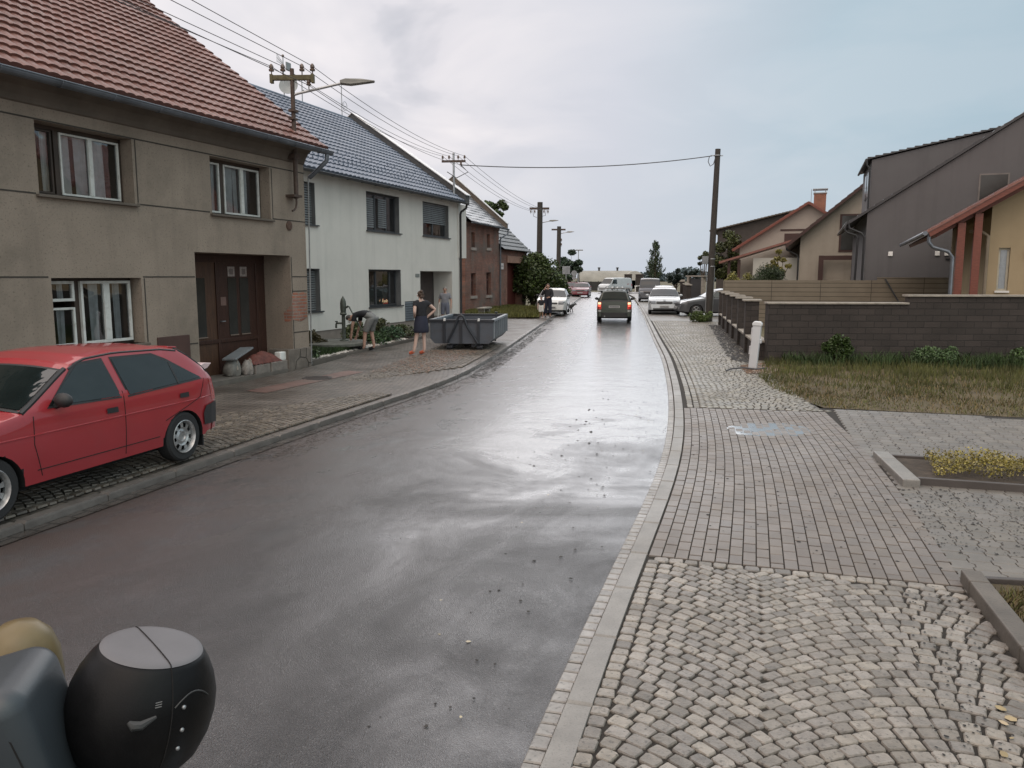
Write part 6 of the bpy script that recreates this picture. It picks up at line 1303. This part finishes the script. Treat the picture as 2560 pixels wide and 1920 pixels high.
t=thing('tarpaulin_bundle','crumpled rust red tarpaulin on the loose kerb blocks','tarpaulin',(-4.75,18.7,.12),R(70)); mb=MB(); mb.grid(lambda u,v:(-2.0+1.0*u,.02+.36*v,.21+.20*math.sin(PI*min(1,u*1.02))**.6*(math.sin(PI*v)**.5)*(1+.25*math.sin(u*23+v*5))+.015*math.sin(u*60+v*20)),36,12); mb.build('crumpled_cloth',M('rust_red_cloth',(.13,.04,.03),.7,var=.35,scale=14,bump=.5,bscale=30),t,smooth=True)
# small bench slab by the white house corner
t=thing('stone_bench','pale stone bench slab by the brick house corner','bench',(-1.6,40.6,.15),R(75)); mb=MB(); mb.box(0,1.4,-.2,.2,.38,.46); mb.build('seat',m_cop,t,bevel=.01)
for x in (.15,1.1): mb=MB(); mb.box(x,x+.15,-.15,.15,0,.38); mb.build('leg',m_cop,t)
# ---------------- far end of the street
HG=thing('arched_hangar','long pale barrel vaulted hangar beyond the crossing','hangar',(0,138,0)); 
mb=MB(); r_=3.1
def hf(u,v):
    a=PI*(1-v); return (11.6+ (20.9-11.6)*u - .0, 3.1+r_*math.cos(a)*-1, .05+3.05*math.sin(a)**.75)
mb.grid(hf,60,20); 
for i,v in enumerate(mb.v): mb.v[i]=(v[0],v[1]+.0,v[2]+(.03 if i%2 else 0))
mb.f=[f[::-1] for f in mb.f]; mb.build('vault',M('corrugated_fibre',(.27,.26,.23),.85,var=.18,scale=.6),HG)
mb=MB(); mb.lathe([(1.6,0),(1.6,1.2)],(21.0,1.2,1.45),24,Matrix.Rotation(R(90),4,'X')); mb.build('front_vault',M('pale_vault',(.40,.39,.36),.8),HG)
mb=MB(); mb.box(19.4,22.6,.0,1.2,0,1.45); mb.build('front_wall',M('hangar_front',(.34,.33,.30),.85),HG)
for x in (12.0,15.2,18.4): mb=MB(); mb.lathe([(.16,0),(.16,.45),(.28,.5),(.2,.65)],(x,3.1,3.05),10); mb.build('roof_vent',m_trim,HG)
FD=thing('board_fence','low dark fence in front of the hangar','fence',(0,122,0)); mb=MB(); mb.box(2,15.2,0,.1,0,1.35); [mb.box(2+i*1.1,2.1+i*1.1,-.08,.18,0,1.45) for i in range(12)]; mb.build('boards',M('dark_boards',(.035,.033,.032),.8,var=.3),FD)
for i,(a,b,lb) in enumerate([(16.1,17.1,'left dark brick gate pier at the street end'),(17.7,18.7,'right dark brick gate pier at the street end')]):
    t=thing('gate_pier',lb,'gate pier',(0,115,0),group='brick gate piers at the street end'); mb=MB(); mb.box(a,b,0,.7,0,2.4); p_=mb.build('pier',m_block,t); mb=MB(); mb.box(a-.05,b+.05,-.05,.75,2.4,2.46); mb.build('cap',m_dtim,t)
t=thing('road_barrier','small white and dark barrier between the brick gate piers','barrier',(17.0,111,0)); mb=MB(); mb.box(-.1,1.0,0,.06,.75,.9); mb.build('rail',m_white,t)
for x in (0,.8): mb=MB(); mb.box(x-.06,x+.06,0,.06,0,.75); mb.build('leg',m_white,t)
# back faces of the road signs
t=thing('road_sign','square road sign seen from behind by the second pole','road sign',(5.9,88,0)); mb=MB(); mb.tube([(0,0,0),(0,0,3.2)],.04,8); mb.build('post',m_steel,t); mb=MB(); mb.box(-.42,.42,-.06,-.04,2.4,3.25); mb.build('sign_panel',M('sign_back_grey',(.24,.25,.26),.45,metal=.4),t,bevel=.01)
t=thing('road_sign','round road sign with small plate seen from behind','road sign',(6.78,88,0)); mb=MB(); mb.tube([(0,0,0),(0,0,2.8)],.035,8); mb.build('post',m_steel,t); mb=MB(); mb.lathe([(.31,0),(.31,.02)],(0,-.04,2.5),24,Matrix.Rotation(R(90),4,'X')); mb.build('sign_panel',_M['sign_back_grey'],t); mb=MB(); mb.box(-.22,.22,-.06,-.04,1.85,2.15); mb.build('supplementary_plate',_M['sign_back_grey'],t)
# second pillar fence and gate frame farther on the right
GF=thing('gate_portal','pale concrete gate portal between the dark fences','gate',(13.0,60,0),R(-70)); mb=MB(); mb.box(0,.25,0,.25,0,2.15); mb.build('portal_post',m_cop,GF); mb=MB(); mb.box(1.9,2.1,0,.25,0,2.1); mb.build('portal_post',m_cop,GF); mb=MB(); mb.box(-.1,2.3,-.05,.3,2.15,2.24); mb.build('lintel',m_cop,GF); mb=MB(); mb.box(.25,1.9,.08,.14,.05,2.0); mb.build('gate_leaf',M('dark_gate_sheet',(.03,.028,.028),.6),GF)
F2=thing('pillar_fence','farther dark pillar fence between portal and wooden pole','fence',(11.2,50.5,0),math.atan2(9.2,1.75)); mb=MB(); mb.box(0,8.8,0,.22,0,.6); mb.build('base_wall',m_block,F2)
for i in range(5):
    x=i*2.1; mb=MB(); mb.box(x,x+.4,-.03,.27,0,1.62); pp=mb.build('pillar',m_block,F2); mb=MB(); mb.box(x-.06,x+.46,-.09,.33,1.62,1.68); mb.build('cap_slab',m_cop,pp)
F3=thing('pillar_fence','farthest dark fence seen beyond the navy van','fence',(13.6,64,0),math.atan2(24,5.2)); mb=MB(); mb.box(0,24,0,.2,0,1.45); mb.build('base_wall',m_block,F3)
for i in range(7):
    x=i*3.6; mb=MB(); mb.box(x,x+.4,-.05,.25,0,1.75); pp=mb.build('pillar',m_block,F3); mb=MB(); mb.box(x-.06,x+.46,-.1,.3,1.75,1.82); mb.build('cap_slab',m_cop,pp)
# puddles that lie on the road edge and the right pavement
m_water=M('puddle_water',(.05,.05,.05),.06,var=.1,spec=1.0,coat=.6,bump=.06,bscale=14)
def puddle(name,pts,z):
    P=[Vector((x,y,0)) for x,y in pts]
    for _ in range(3): P=[q for i in range(len(P)) for q in (P[i].lerp(P[(i+1)%len(P)],.25),P[i].lerp(P[(i+1)%len(P)],.75))]
    P=[p+Vector((random.uniform(-.03,.03),random.uniform(-.06,.06),0)) for p in P]
    mb=MB(); mb.poly([(p.x,p.y,z) for p in P]); tag(mb.build(name,m_water),kind='structure')
puddle('puddle',[(3.0,10.7),(3.1,11.5),(4.2,11.6),(4.2,10.8),(3.6,10.6)],.0577)
# ================================================================ people and dog
m_skin=M('skin',(.42,.25,.19),.55,var=.08,scale=6); m_skinp=M('pale_skin',(.52,.36,.30),.55,var=.06,scale=6)
def figure(name,label,loc,rz,J,E,Rd,skin,clothes,extra=None,cat='person',sub=1,head=True,hair=None,face=1):
    """J joints {name:(x,y,z)}, E bones [(a,b)], Rd radii. The body is one skinned surface; clothes are offset shells cut from it by bone."""
    root=thing(name,label,cat,loc,rz)
    J=dict(J); E=list(E); Rd=dict(Rd)
    names=list(J); idx={n:i for i,n in enumerate(names)}
    me=bpy.data.meshes.new('body'); me.from_pydata([J[n] for n in names],[(idx[a],idx[b]) for a,b in E],[])
    o=bpy.data.objects.new('tmp',me); C.objects.link(o); o.modifiers.new('s','SKIN')
    for n,i in idx.items():
        r=Rd[n]; r=r if isinstance(r,tuple) else (r,r); sv=me.skin_vertices[0].data[i]; sv.radius=r; sv.use_root=(i==0)
    sb=o.modifiers.new('b','SUBSURF'); sb.levels=sb.render_levels=sub+1
    dg=bpy.context.evaluated_depsgraph_get(); b=bpy.data.meshes.new_from_object(o.evaluated_get(dg)); bpy.data.objects.remove(o)
    b.name='body'; b.materials.clear(); b.materials.append(skin); b.polygons.foreach_set('use_smooth',[True]*len(b.polygons))
    V=np.empty(len(b.vertices)*3); b.vertices.foreach_get('co',V); V=V.reshape(-1,3)
    NR=np.empty(len(b.vertices)*3); b.vertices.foreach_get('normal',NR); NR=NR.reshape(-1,3)
    segs=[(np.array(J[a],float),np.array(J[c],float),a,c) for a,c in E]
    FC=np.array([f.center[:] for f in b.polygons]); best=np.full(len(FC),1e9); bi=np.zeros(len(FC),int); bt=np.zeros(len(FC))
    for i,(p,q,a,c) in enumerate(segs):
        d=q-p; t=np.clip(((FC-p)@d)/(d@d+1e-9),0,1); D=np.linalg.norm(FC-(p+t[:,None]*d),axis=1)/((max(Rd[a]) if isinstance(Rd[a],tuple) else Rd[a])+.02); m=D<best; best[m]=D[m]; bi[m]=i; bt[m]=t[m]
    ob=bpy.data.objects.new('body',b); C.objects.link(ob); ob.parent=root
    for nm,mat,bones,off in clothes:
        sel=[k for k in range(len(FC)) if any(segs[bi[k]][2]==x[0] and segs[bi[k]][3]==x[1] and (len(x)<3 or x[2]<=bt[k]<=x[3]) for x in bones)]
        mb=MB(); mp={}
        for k in sel:
            f=[]
            for v in b.polygons[k].vertices:
                if v not in mp: mp[v]=len(mb.v); w=V[v]+NR[v]*off; mb.v.append(tuple(float(x) for x in w))
                f.append(mp[v])
            mb.f.append(tuple(f)); mb.mi.append(0)
        if mb.v:
            oo=mb.build(nm,mat,root,smooth=True,sharp=80); sd=oo.modifiers.new('t','SOLIDIFY'); sd.thickness=.008; sd.offset=-1
    return root
def human(h=1.72,**mv):
    k=h/1.72
    J=dict(pelvis=(0,0,.96),spine=(0,.01,1.14),chest=(0,0,1.33),neck=(0,-.01,1.47),headb=(0,.01,1.545),headc=(0,.015,1.61),headt=(0,.005,1.69))
    Rd=dict(pelvis=(.15,.11),spine=(.135,.10),chest=(.165,.11),neck=.05,headb=.065,headc=(.078,.09),headt=(.058,.068))
    E=[('pelvis','spine'),('spine','chest'),('chest','neck'),('neck','headb'),('headb','headc'),('headc','headt')]
    for s_,x in (('l',-1),('r',1)):
        J.update({s_+'sh':(x*.18,0,1.40),s_+'el':(x*.25,-.02,1.13),s_+'wr':(x*.27,.06,.90),s_+'pa':(x*.27,.09,.83),s_+'hip':(x*.09,0,.90),s_+'kn':(x*.11,.02,.50),s_+'an':(x*.12,-.02,.09),s_+'ba':(x*.125,.09,.035),s_+'to':(x*.13,.17,.03)})
        Rd.update({s_+'sh':.058,s_+'el':.042,s_+'wr':.028,s_+'pa':(.038,.02),s_+'hip':.095,s_+'kn':.058,s_+'an':.038,s_+'ba':(.042,.03),s_+'to':(.036,.02)})
        E+=[('chest',s_+'sh'),(s_+'sh',s_+'el'),(s_+'el',s_+'wr'),(s_+'wr',s_+'pa'),('pelvis',s_+'hip'),(s_+'hip',s_+'kn'),(s_+'kn',s_+'an'),(s_+'an',s_+'ba'),(s_+'ba',s_+'to')]
    J.update(mv)
    for s_ in 'lr':   # four fingers and a thumb, following the forearm direction
        w=Vector(J[s_+'wr']); p=Vector(J[s_+'pa']); d=(p-w).normalized(); x=1 if s_=='r' else -1
        sd=d.cross(Vector((x,0,0))); sd=sd.normalized() if sd.length>.2 else Vector((0,1,0)); nn=d.cross(sd)
        for i,(o_,L) in enumerate(((-.027,.060),(-.009,.072),(.009,.076),(.027,.066))):
            a=p+sd*o_+d*.03; m1=a+d*L*.5+nn*.006; m2=a+d*L*.9+nn*.022
            J[s_+'f%da'%i],J[s_+'f%db'%i],J[s_+'f%dc'%i]=tuple(a),tuple(m1),tuple(m2)
            for c,r in zip('abc',(.011,.0095,.008)): Rd[s_+'f%d'%i+c]=r
            E+=[(s_+'pa',s_+'f%da'%i),(s_+'f%da'%i,s_+'f%db'%i),(s_+'f%db'%i,s_+'f%dc'%i)]
        a=w+d*.035+sd*.035; b_=a+d*.045+sd*.022; J[s_+'ta'],J[s_+'tb']=tuple(a),tuple(b_); Rd[s_+'ta'],Rd[s_+'tb']=.013,.0095; E+=[(s_+'wr',s_+'ta'),(s_+'ta',s_+'tb')]
    J={n:tuple(c*k for c in p) for n,p in J.items()}; Rd={n:(tuple(c*k for c in r) if isinstance(r,tuple) else r*k) for n,r in Rd.items()}
    return J,E,Rd
SH=[('spine','chest'),('chest','neck',0,.75),('chest','lsh'),('chest','rsh'),('lsh','lel',0,.62),('rsh','rel',0,.62),('pelvis','spine',.25,1)]
def PT_(n=1.0,low=0): return [('pelvis','spine',0,.5),('pelvis','lhip'),('pelvis','rhip'),('lhip','lkn',0,n),('rhip','rkn',0,n)]+([('lkn','lan',0,low),('rkn','ran',0,low)] if low else [])
FT=[('lan','lba',.15,1),('ran','rba',.15,1),('lba','lto'),('rba','rto')]
def face(root,c,fw,up,k=1,mat=None,hairm=None,style='short'):
    """nose, ears and eyes set on the head; hair as a cap"""
    c=Vector(c); f=Vector(fw).normalized(); u=Vector(up).normalized(); s_=f.cross(u).normalized()
    mb=MB(); mb.ball(tuple(c+f*.098*k-u*.012),.013*k,8,1.6)
    for x in (-1,1): mb.ball(tuple(c+s_*x*.083*k-u*.01),.018*k,8,1.4)
    mb.build('nose_and_ears' if False else 'ears',mat,root,smooth=True)
    mb=MB()
    for x in (-1,1): mb.ball(tuple(c+s_*x*.03*k+f*.086*k+u*.015),.011*k,8)
    mb.tube([tuple(c+s_*-.022*k+f*.088*k-u*.048),tuple(c+f*.093*k-u*.05),tuple(c+s_*.022*k+f*.088*k-u*.048)],.005*k,5)
    mb.build('eyes',M('eye_dark',(.05,.03,.025),.3),root)
    if hairm:
        Mx=Matrix.Translation(c-f*.012+u*.028*k)@Matrix(((s_.x,f.x,u.x,0),(s_.y,f.y,u.y,0),(s_.z,f.z,u.z,0),(0,0,0,1)))
        mb=MB(); mb.ball((0,0,0),.098*k,16,1.02,.93,1.05); 
        mb.v=[(x,(y if y<.045 else .045+(y-.045)*.3),max(z,-.075*k if y<0 else .018*k)) for x,y,z in mb.v]; mb.v=[tuple(Mx@Vector(v)) for v in mb.v]
        if style=='bun': mb.ball(tuple(c-f*.08*k+u*.10*k),.05*k,10); mb.ball(tuple(c-f*.09*k-u*.04*k),.05*k,10)
        mb.build('hair',hairm,root,smooth=True)
m_blkc=M('black_cloth',(.014,.014,.018),.85,var=.3,scale=12,bump=.4,bscale=25); m_gryc=M('grey_shorts_cloth',(.16,.16,.155),.85,var=.2,scale=9,bump=.4,bscale=20); m_navy=M('navy_skirt_cloth',(.016,.018,.035),.8,var=.3); m_grt=M('grey_tee_cloth',(.20,.20,.22),.85,var=.15,scale=8,bump=.4,bscale=20)
m_hairb=M('brown_hair',(.06,.035,.022),.6,var=.3,scale=40); m_hairg=M('grey_hair',(.22,.20,.19),.6,var=.2,scale=40); m_org=M('orange_sandal',(.62,.14,.07),.6)
# woman in black, back turned, hand on hip
J,E,Rd=human(1.68,headc=(.0,.02,1.62),rel=(.42,-.06,1.20),rwr=(.24,.03,1.03),rpa=(.17,.06,1.00),lel=(-.26,-.12,1.14),lwr=(-.14,.10,.98),lpa=(-.07,.14,.97),lkn=(-.13,.03,.50),lan=(-.22,.02,.09),lba=(-.24,.13,.035),lto=(-.26,.21,.03),ran=(.08,-.02,.09),rkn=(.09,.02,.5),rba=(.05,.08,.035),rto=(.03,.16,.03))
wm=figure('person','woman in black top and skirt with orange sandals beside the skip','x' and (-2.42,21.35,.13),R(35),J,E,Rd,m_skinp,[('shirt',m_blkc,[('spine','chest'),('chest','neck',0,.7),('chest','lsh'),('chest','rsh'),('lsh','lel',0,.25),('rsh','rel',0,.25),('pelvis','spine',.2,1)],.014),('sandals',m_org,FT,.010)])
face(wm,(0,.02*.977,1.60*.977),(.2,1,0),(0,0,1),.97,m_skinp,m_hairb,'bun')
mb=MB(); mb.lathe([(.165,1.02),(.175,.95),(.20,.82),(.215,.66),(.21,.58),(.205,.575),(.20,.66),(.15,.95)],(0,0,0),24,None,1,.78); del mb.f[-2:]; del mb.mi[-2:]
mb.v=[(x*(1+.05*math.sin(math.atan2(y,x)*5)*(1-z)),y,z) for x,y,z in mb.v]; mb.build('skirt',m_navy,wm,smooth=True)
# man bending down with both hands to the ground
J,E,Rd=human(1.75,pelvis=(0,-.12,.93),spine=(0,.06,1.02),chest=(0,.26,1.03),neck=(0,.40,.95),headb=(0,.46,.905),headc=(0,.52,.86),headt=(0,.59,.81),
 lsh=(-.17,.30,.98),rsh=(.17,.30,.98),lel=(-.21,.36,.70),rel=(.21,.34,.70),lwr=(-.17,.42,.44),rwr=(.17,.42,.44),lpa=(-.16,.44,.36),rpa=(.16,.44,.36),
 lhip=(-.10,-.12,.87),rhip=(.10,-.12,.87),lkn=(-.14,.03,.50),rkn=(.14,-.03,.50),lan=(-.15,.06,.09),ran=(.15,-.10,.09),lba=(-.155,.17,.035),rba=(.155,.01,.035),lto=(-.16,.24,.03),rto=(.16,.08,.03))
bm_=figure('person','man in black shirt and grey shorts bending down by the hand pump',(-3.98,22.15,.15),R(75),J,E,Rd,m_skin,[('shirt',m_blkc,SH,.016),('shorts',m_gryc,PT_(.92),.026),('shoes',m_blkc,FT,.010)])
face(bm_,(0,.54*1.017,.845*1.017),(0,.35,-.94),(0,.94,.35),1,m_skin,M('dark_hair',(.05,.045,.04),.7,var=.3,scale=40))
# man in the doorway
J,E,Rd=human(1.62,lel=(-.27,-.03,1.12),rel=(.26,-.03,1.12))
dm_=figure('person','man in grey shirt and shorts standing in the white house doorway','x' and (-2.79,33.5,.12),R(178),J,E,Rd,m_skin,[('shirt',m_grt,SH,.020),('shorts',M('blue_grey_shorts',(.13,.14,.18),.85),PT_(.95),.028),('shoes',m_blkc,FT,.008)])
face(dm_,(0,.015,1.615*.942),(0,1,0),(0,0,1),.95,m_skin,m_hairg)
t=thing('walking_stick','pale stick held at the side of the doorway man','stick',(-3.06,33.35,.12)); mb=MB(); mb.tube([(.03,0,.95),(-.05,-.05,0)],.014,8); mb.tube([(.03,0,.95),(.03,0,.97),(.07,.02,.97)],.014,8); mb.build('shaft',m_white,t)
# person on the phone and the child
J,E,Rd=human(1.78,rel=(.27,.12,1.17),rwr=(.13,.19,1.45),rpa=(.10,.14,1.52),lel=(-.24,.06,1.13),lwr=(-.14,.22,1.05),lpa=(-.08,.25,1.04))
ph=figure('person','person in long black clothes holding a phone to the ear','x' and (1.86,41.6,.02),R(165),J,E,Rd,m_skin,[('coat',m_blkc,SH+[('lsh','lel'),('rsh','rel'),('lel','lwr',0,.9),('rel','rwr',0,.9),('pelvis','spine')],.030),('trousers',m_navy,PT_(1.0,.55),.040),('shoes',m_blkc,FT,.010)])
face(ph,(0,.015,1.615*1.035),(0,1,-.1),(0,0,1),1,m_skin,m_hairb)
mb=MB(); mb.box(.105,.12,.02,.09,1.60,1.74); mb.build('phone',m_trim,ph,bevel=.004)
J,E,Rd=human(1.12,headc=(0,.015,1.60)); Rd['headc']=(.065,.074); Rd['headb']=.052; Rd['headt']=(.045,.052)
ch_=figure('person','small child in dark top and white shorts before the white hatchback',(1.50,41.15,.03),R(160),J,E,Rd,m_skin,[('shirt',m_blkc,SH,.014),('shorts',m_white,PT_(.9),.03)])
face(ch_,(0,.01,1.62*.651),(0,1,0),(0,0,1),.72,m_skin,M('dark_hair',(.05,.045,.04)))
# dog on the kerb side, walking
J=dict(pel=(0,-.24,.40),mid=(0,0,.39),che=(0,.22,.40),nek=(0,.36,.46),hed=(0,.45,.53),muz=(0,.56,.50),tl1=(0,-.34,.40),tl2=(0,-.46,.30),tl3=(0,-.52,.20)); Rd=dict(pel=(.075,.085),mid=(.075,.08),che=(.09,.115),nek=.06,hed=.058,muz=.028,tl1=.025,tl2=.02,tl3=.012)
E=[('pel','mid'),('mid','che'),('che','nek'),('nek','hed'),('hed','muz'),('pel','tl1'),('tl1','tl2'),('tl2','tl3')]
for i,(s_,x) in enumerate((('l',-1),('r',1))):
    dx=.05*(1 if i else -1)
    J.update({s_+'e':(x*.07,.20,.30),s_+'w':(x*.07,.21+dx,.14),s_+'p':(x*.07,.24+dx,.02),s_+'k':(x*.07,-.18,.28),s_+'h':(x*.07,-.31-dx,.15),s_+'q':(x*.07,-.27-dx,.02)}); Rd.update({s_+'e':.04,s_+'w':.022,s_+'p':.025,s_+'k':.048,s_+'h':.022,s_+'q':.025})
    E+=[('che',s_+'e'),(s_+'e',s_+'w'),(s_+'w',s_+'p'),('pel',s_+'k'),(s_+'k',s_+'h'),(s_+'h',s_+'q')]
dg_=figure('dog','black dog walking along the left kerb behind the white hatchback',(3.38,48.4,.0),R(-75),J,E,Rd,M('black_fur',(.015,.014,.014),.8,var=.4,scale=20),[],cat='dog')
mb=MB()
for x in (-1,1): mb.tube([(x*.035,.43,.57),(x*.05,.42,.63)],[.022,.006],6)
mb.build('ears',_M['black_fur'],dg_)
# ================================================================ front of the vehicle the picture is taken from
VF=thing('vehicle_front','dark front of the photographing vehicle with round lamp housing at lower left','vehicle',(0,0,0))
m_hous=M('textured_black_plastic',(.005,.005,.0055),.42,spec=.18,var=.2,scale=30,bump=.06,bscale=260); m_hgrey=M('weathered_grey_plastic',(.115,.112,.118),.55,var=.08,scale=9,bump=.06,bscale=260); m_hslate=M('slate_plastic',(.035,.042,.048),.36,var=.1,scale=6,bump=.05,bscale=260)
LT=Matrix.Translation((-.735,1.50,1.375))@Matrix.Rotation(R(12),4,'Y')@Matrix.Rotation(R(-4),4,'X')
prof=[(.02,-.155),(.07,-.150),(.098,-.135),(.121,-.103),(.1345,-.06),(.1385,-.02),(.1355,.015),(.126,.046),(.113,.072),(.102,.088),(.095,.096)]
mb=MB(); mb.lathe(prof,(0,0,0),64,LT); mb.build('lamp_housing',m_hous,VF,smooth=True,sharp=70)
mb=MB(); mb.lathe([(.0955,.0965),(.091,.0995),(.078,.1015),(.001,.1035)],(0,0,0),64,LT); mb.build('lamp_top_cover',m_hgrey,VF,smooth=True,sharp=70)
sm=[(r_+.0008,z) for r_,z in prof[1:]]+[(.0915,.1005),(.078,.1027),(.045,.1040),(0,.1045)]
ang=R(-46); mb=MB(); mb.tube([tuple(LT@Vector((r_*math.cos(ang),r_*math.sin(ang),z))) for r_,z in sm]+[tuple(LT@Vector((r_*math.cos(ang+PI),r_*math.sin(ang+PI),z))) for r_,z in sm[::-1][1:6]],.0011,5); mb.build('housing_seam',m_seam,VF)
def onball(a,z,off=0):
    r_=float(np.interp(z,[p[1] for p in prof],[p[0] for p in prof]))+off; return LT@Vector((r_*math.cos(R(a)),r_*math.sin(R(a)),z))
for z in (.030,-.012,-.050):
    mb=MB(); mb.ball(tuple(onball(-36,z,.0)),.0045,10); mb.build('screw',m_steel,VF,smooth=True)
mb=MB(); mb.tube([tuple(onball(a,z,.0)) for a,z in ((-78,.012),(-74,.006),(-68,.008),(-58,.022))],[.004,.010,.009,.003],8); mb.build('grip_recess',M('recess_grey',(.03,.032,.033),.5),VF,smooth=True)
for z in (.045,.041,.037,-.095,-.099): mb=MB(); mb.tube([tuple(onball(-60,z,.001)),tuple(onball(-55,z+.002,.001))],.0011,5); mb.build('vent_slot',M('slot_grey',(.12,.12,.12),.4),VF)  # slots drawn as fine lighter grey lines
mb=MB(); mb.tube([tuple(onball(a,.052-(a+26)**2*.00006,.001)) for a in range(-44,-4,4)],.0016,6); mb.build('housing_rib',_M['recess_grey'],VF,smooth=True)
# slate side housing and amber beacon behind it
def rbox(mb,c,s,Mx,n=10,e=4.0):
    def fn(u,v):
        a=2*PI*u; b=PI*(v-.5); f=lambda t,p: math.copysign(abs(t)**p,t); p=2/e
        return tuple(Mx@Vector((c[0]+s[0]*f(math.cos(b),p)*f(math.cos(a),p),c[1]+s[1]*f(math.cos(b),p)*f(math.sin(a),p),c[2]+s[2]*f(math.sin(b),p))))
    mb.grid(fn,n*5,n*3)
HX=Matrix.Translation((-.975,1.36,1.235))@Matrix.Rotation(R(14),4,'Z')@Matrix.Rotation(R(-13),4,'Y')
mb=MB(); mb.box(-.165,.165,-.12,.12,-.235,.235,HX); sh_=mb.build('side_housing',m_hslate,VF,smooth=True,sharp=180); bv=sh_.modifiers.new('b','BEVEL'); bv.width=.045; bv.segments=8
for q_ in (((.140,-.115,-.22),(.143,-.1165,.02),(.132,-.1175,.15),(.112,-.112,.206),(.07,-.09,.2345),(.0,-.05,.2365)),((.098,-.1215,-.22),(.104,-.1215,-.02),(.09,-.1215,.10),(.05,-.1215,.16))):
    mb=MB(); mb.tube([tuple(HX@Vector(p)) for p in q_],.0017,5); mb.build('panel_gap',m_seam,VF)
m_amb=M('amber_dome',(.13,.095,.04),.4,var=.2,scale=8)
mb=MB(); mb.lathe([(.075,-.1),(.078,0),(.074,.05),(.06,.09),(.035,.115),(.001,.122)],(-1.05,1.62,1.35),28); mb.build('amber_beacon',m_amb,VF,smooth=True); mb=MB(); mb.lathe([(.085,-.06),(.085,0)],(-1.05,1.62,1.25),24); mb.build('beacon_base',m_hous,VF)
mb=MB(); mb.box(-.98,-.42,1.42,1.47,1.175,1.19); mb.box(-.86,-.80,1.30,1.50,1.12,1.185); mb.build('bracket',m_steel,VF,bevel=.004)
mb=MB(); mb.tube([(-.735,1.50,1.26),(-.73,1.48,1.18),(-.75,1.40,1.0),(-.8,1.3,.80)],.035,10); mb.build('stalk',m_hous,VF,smooth=True)
mb=MB(); rbox(mb,(0,0,0),(.42,.50,.28),Matrix.Translation((-1.02,1.05,.72)),e=5); mb.build('fender',m_hslate,VF,smooth=True,sharp=75)
mb=MB(); mb.lathe([(.25,-.12),(.40,-.13),(.43,-.06),(.43,.06),(.40,.13),(.25,.12)],(-1.02,1.05,.43),32,Matrix.Rotation(R(90),4,'Y')); mb.build('wheel',m_tyre,VF,smooth=True)
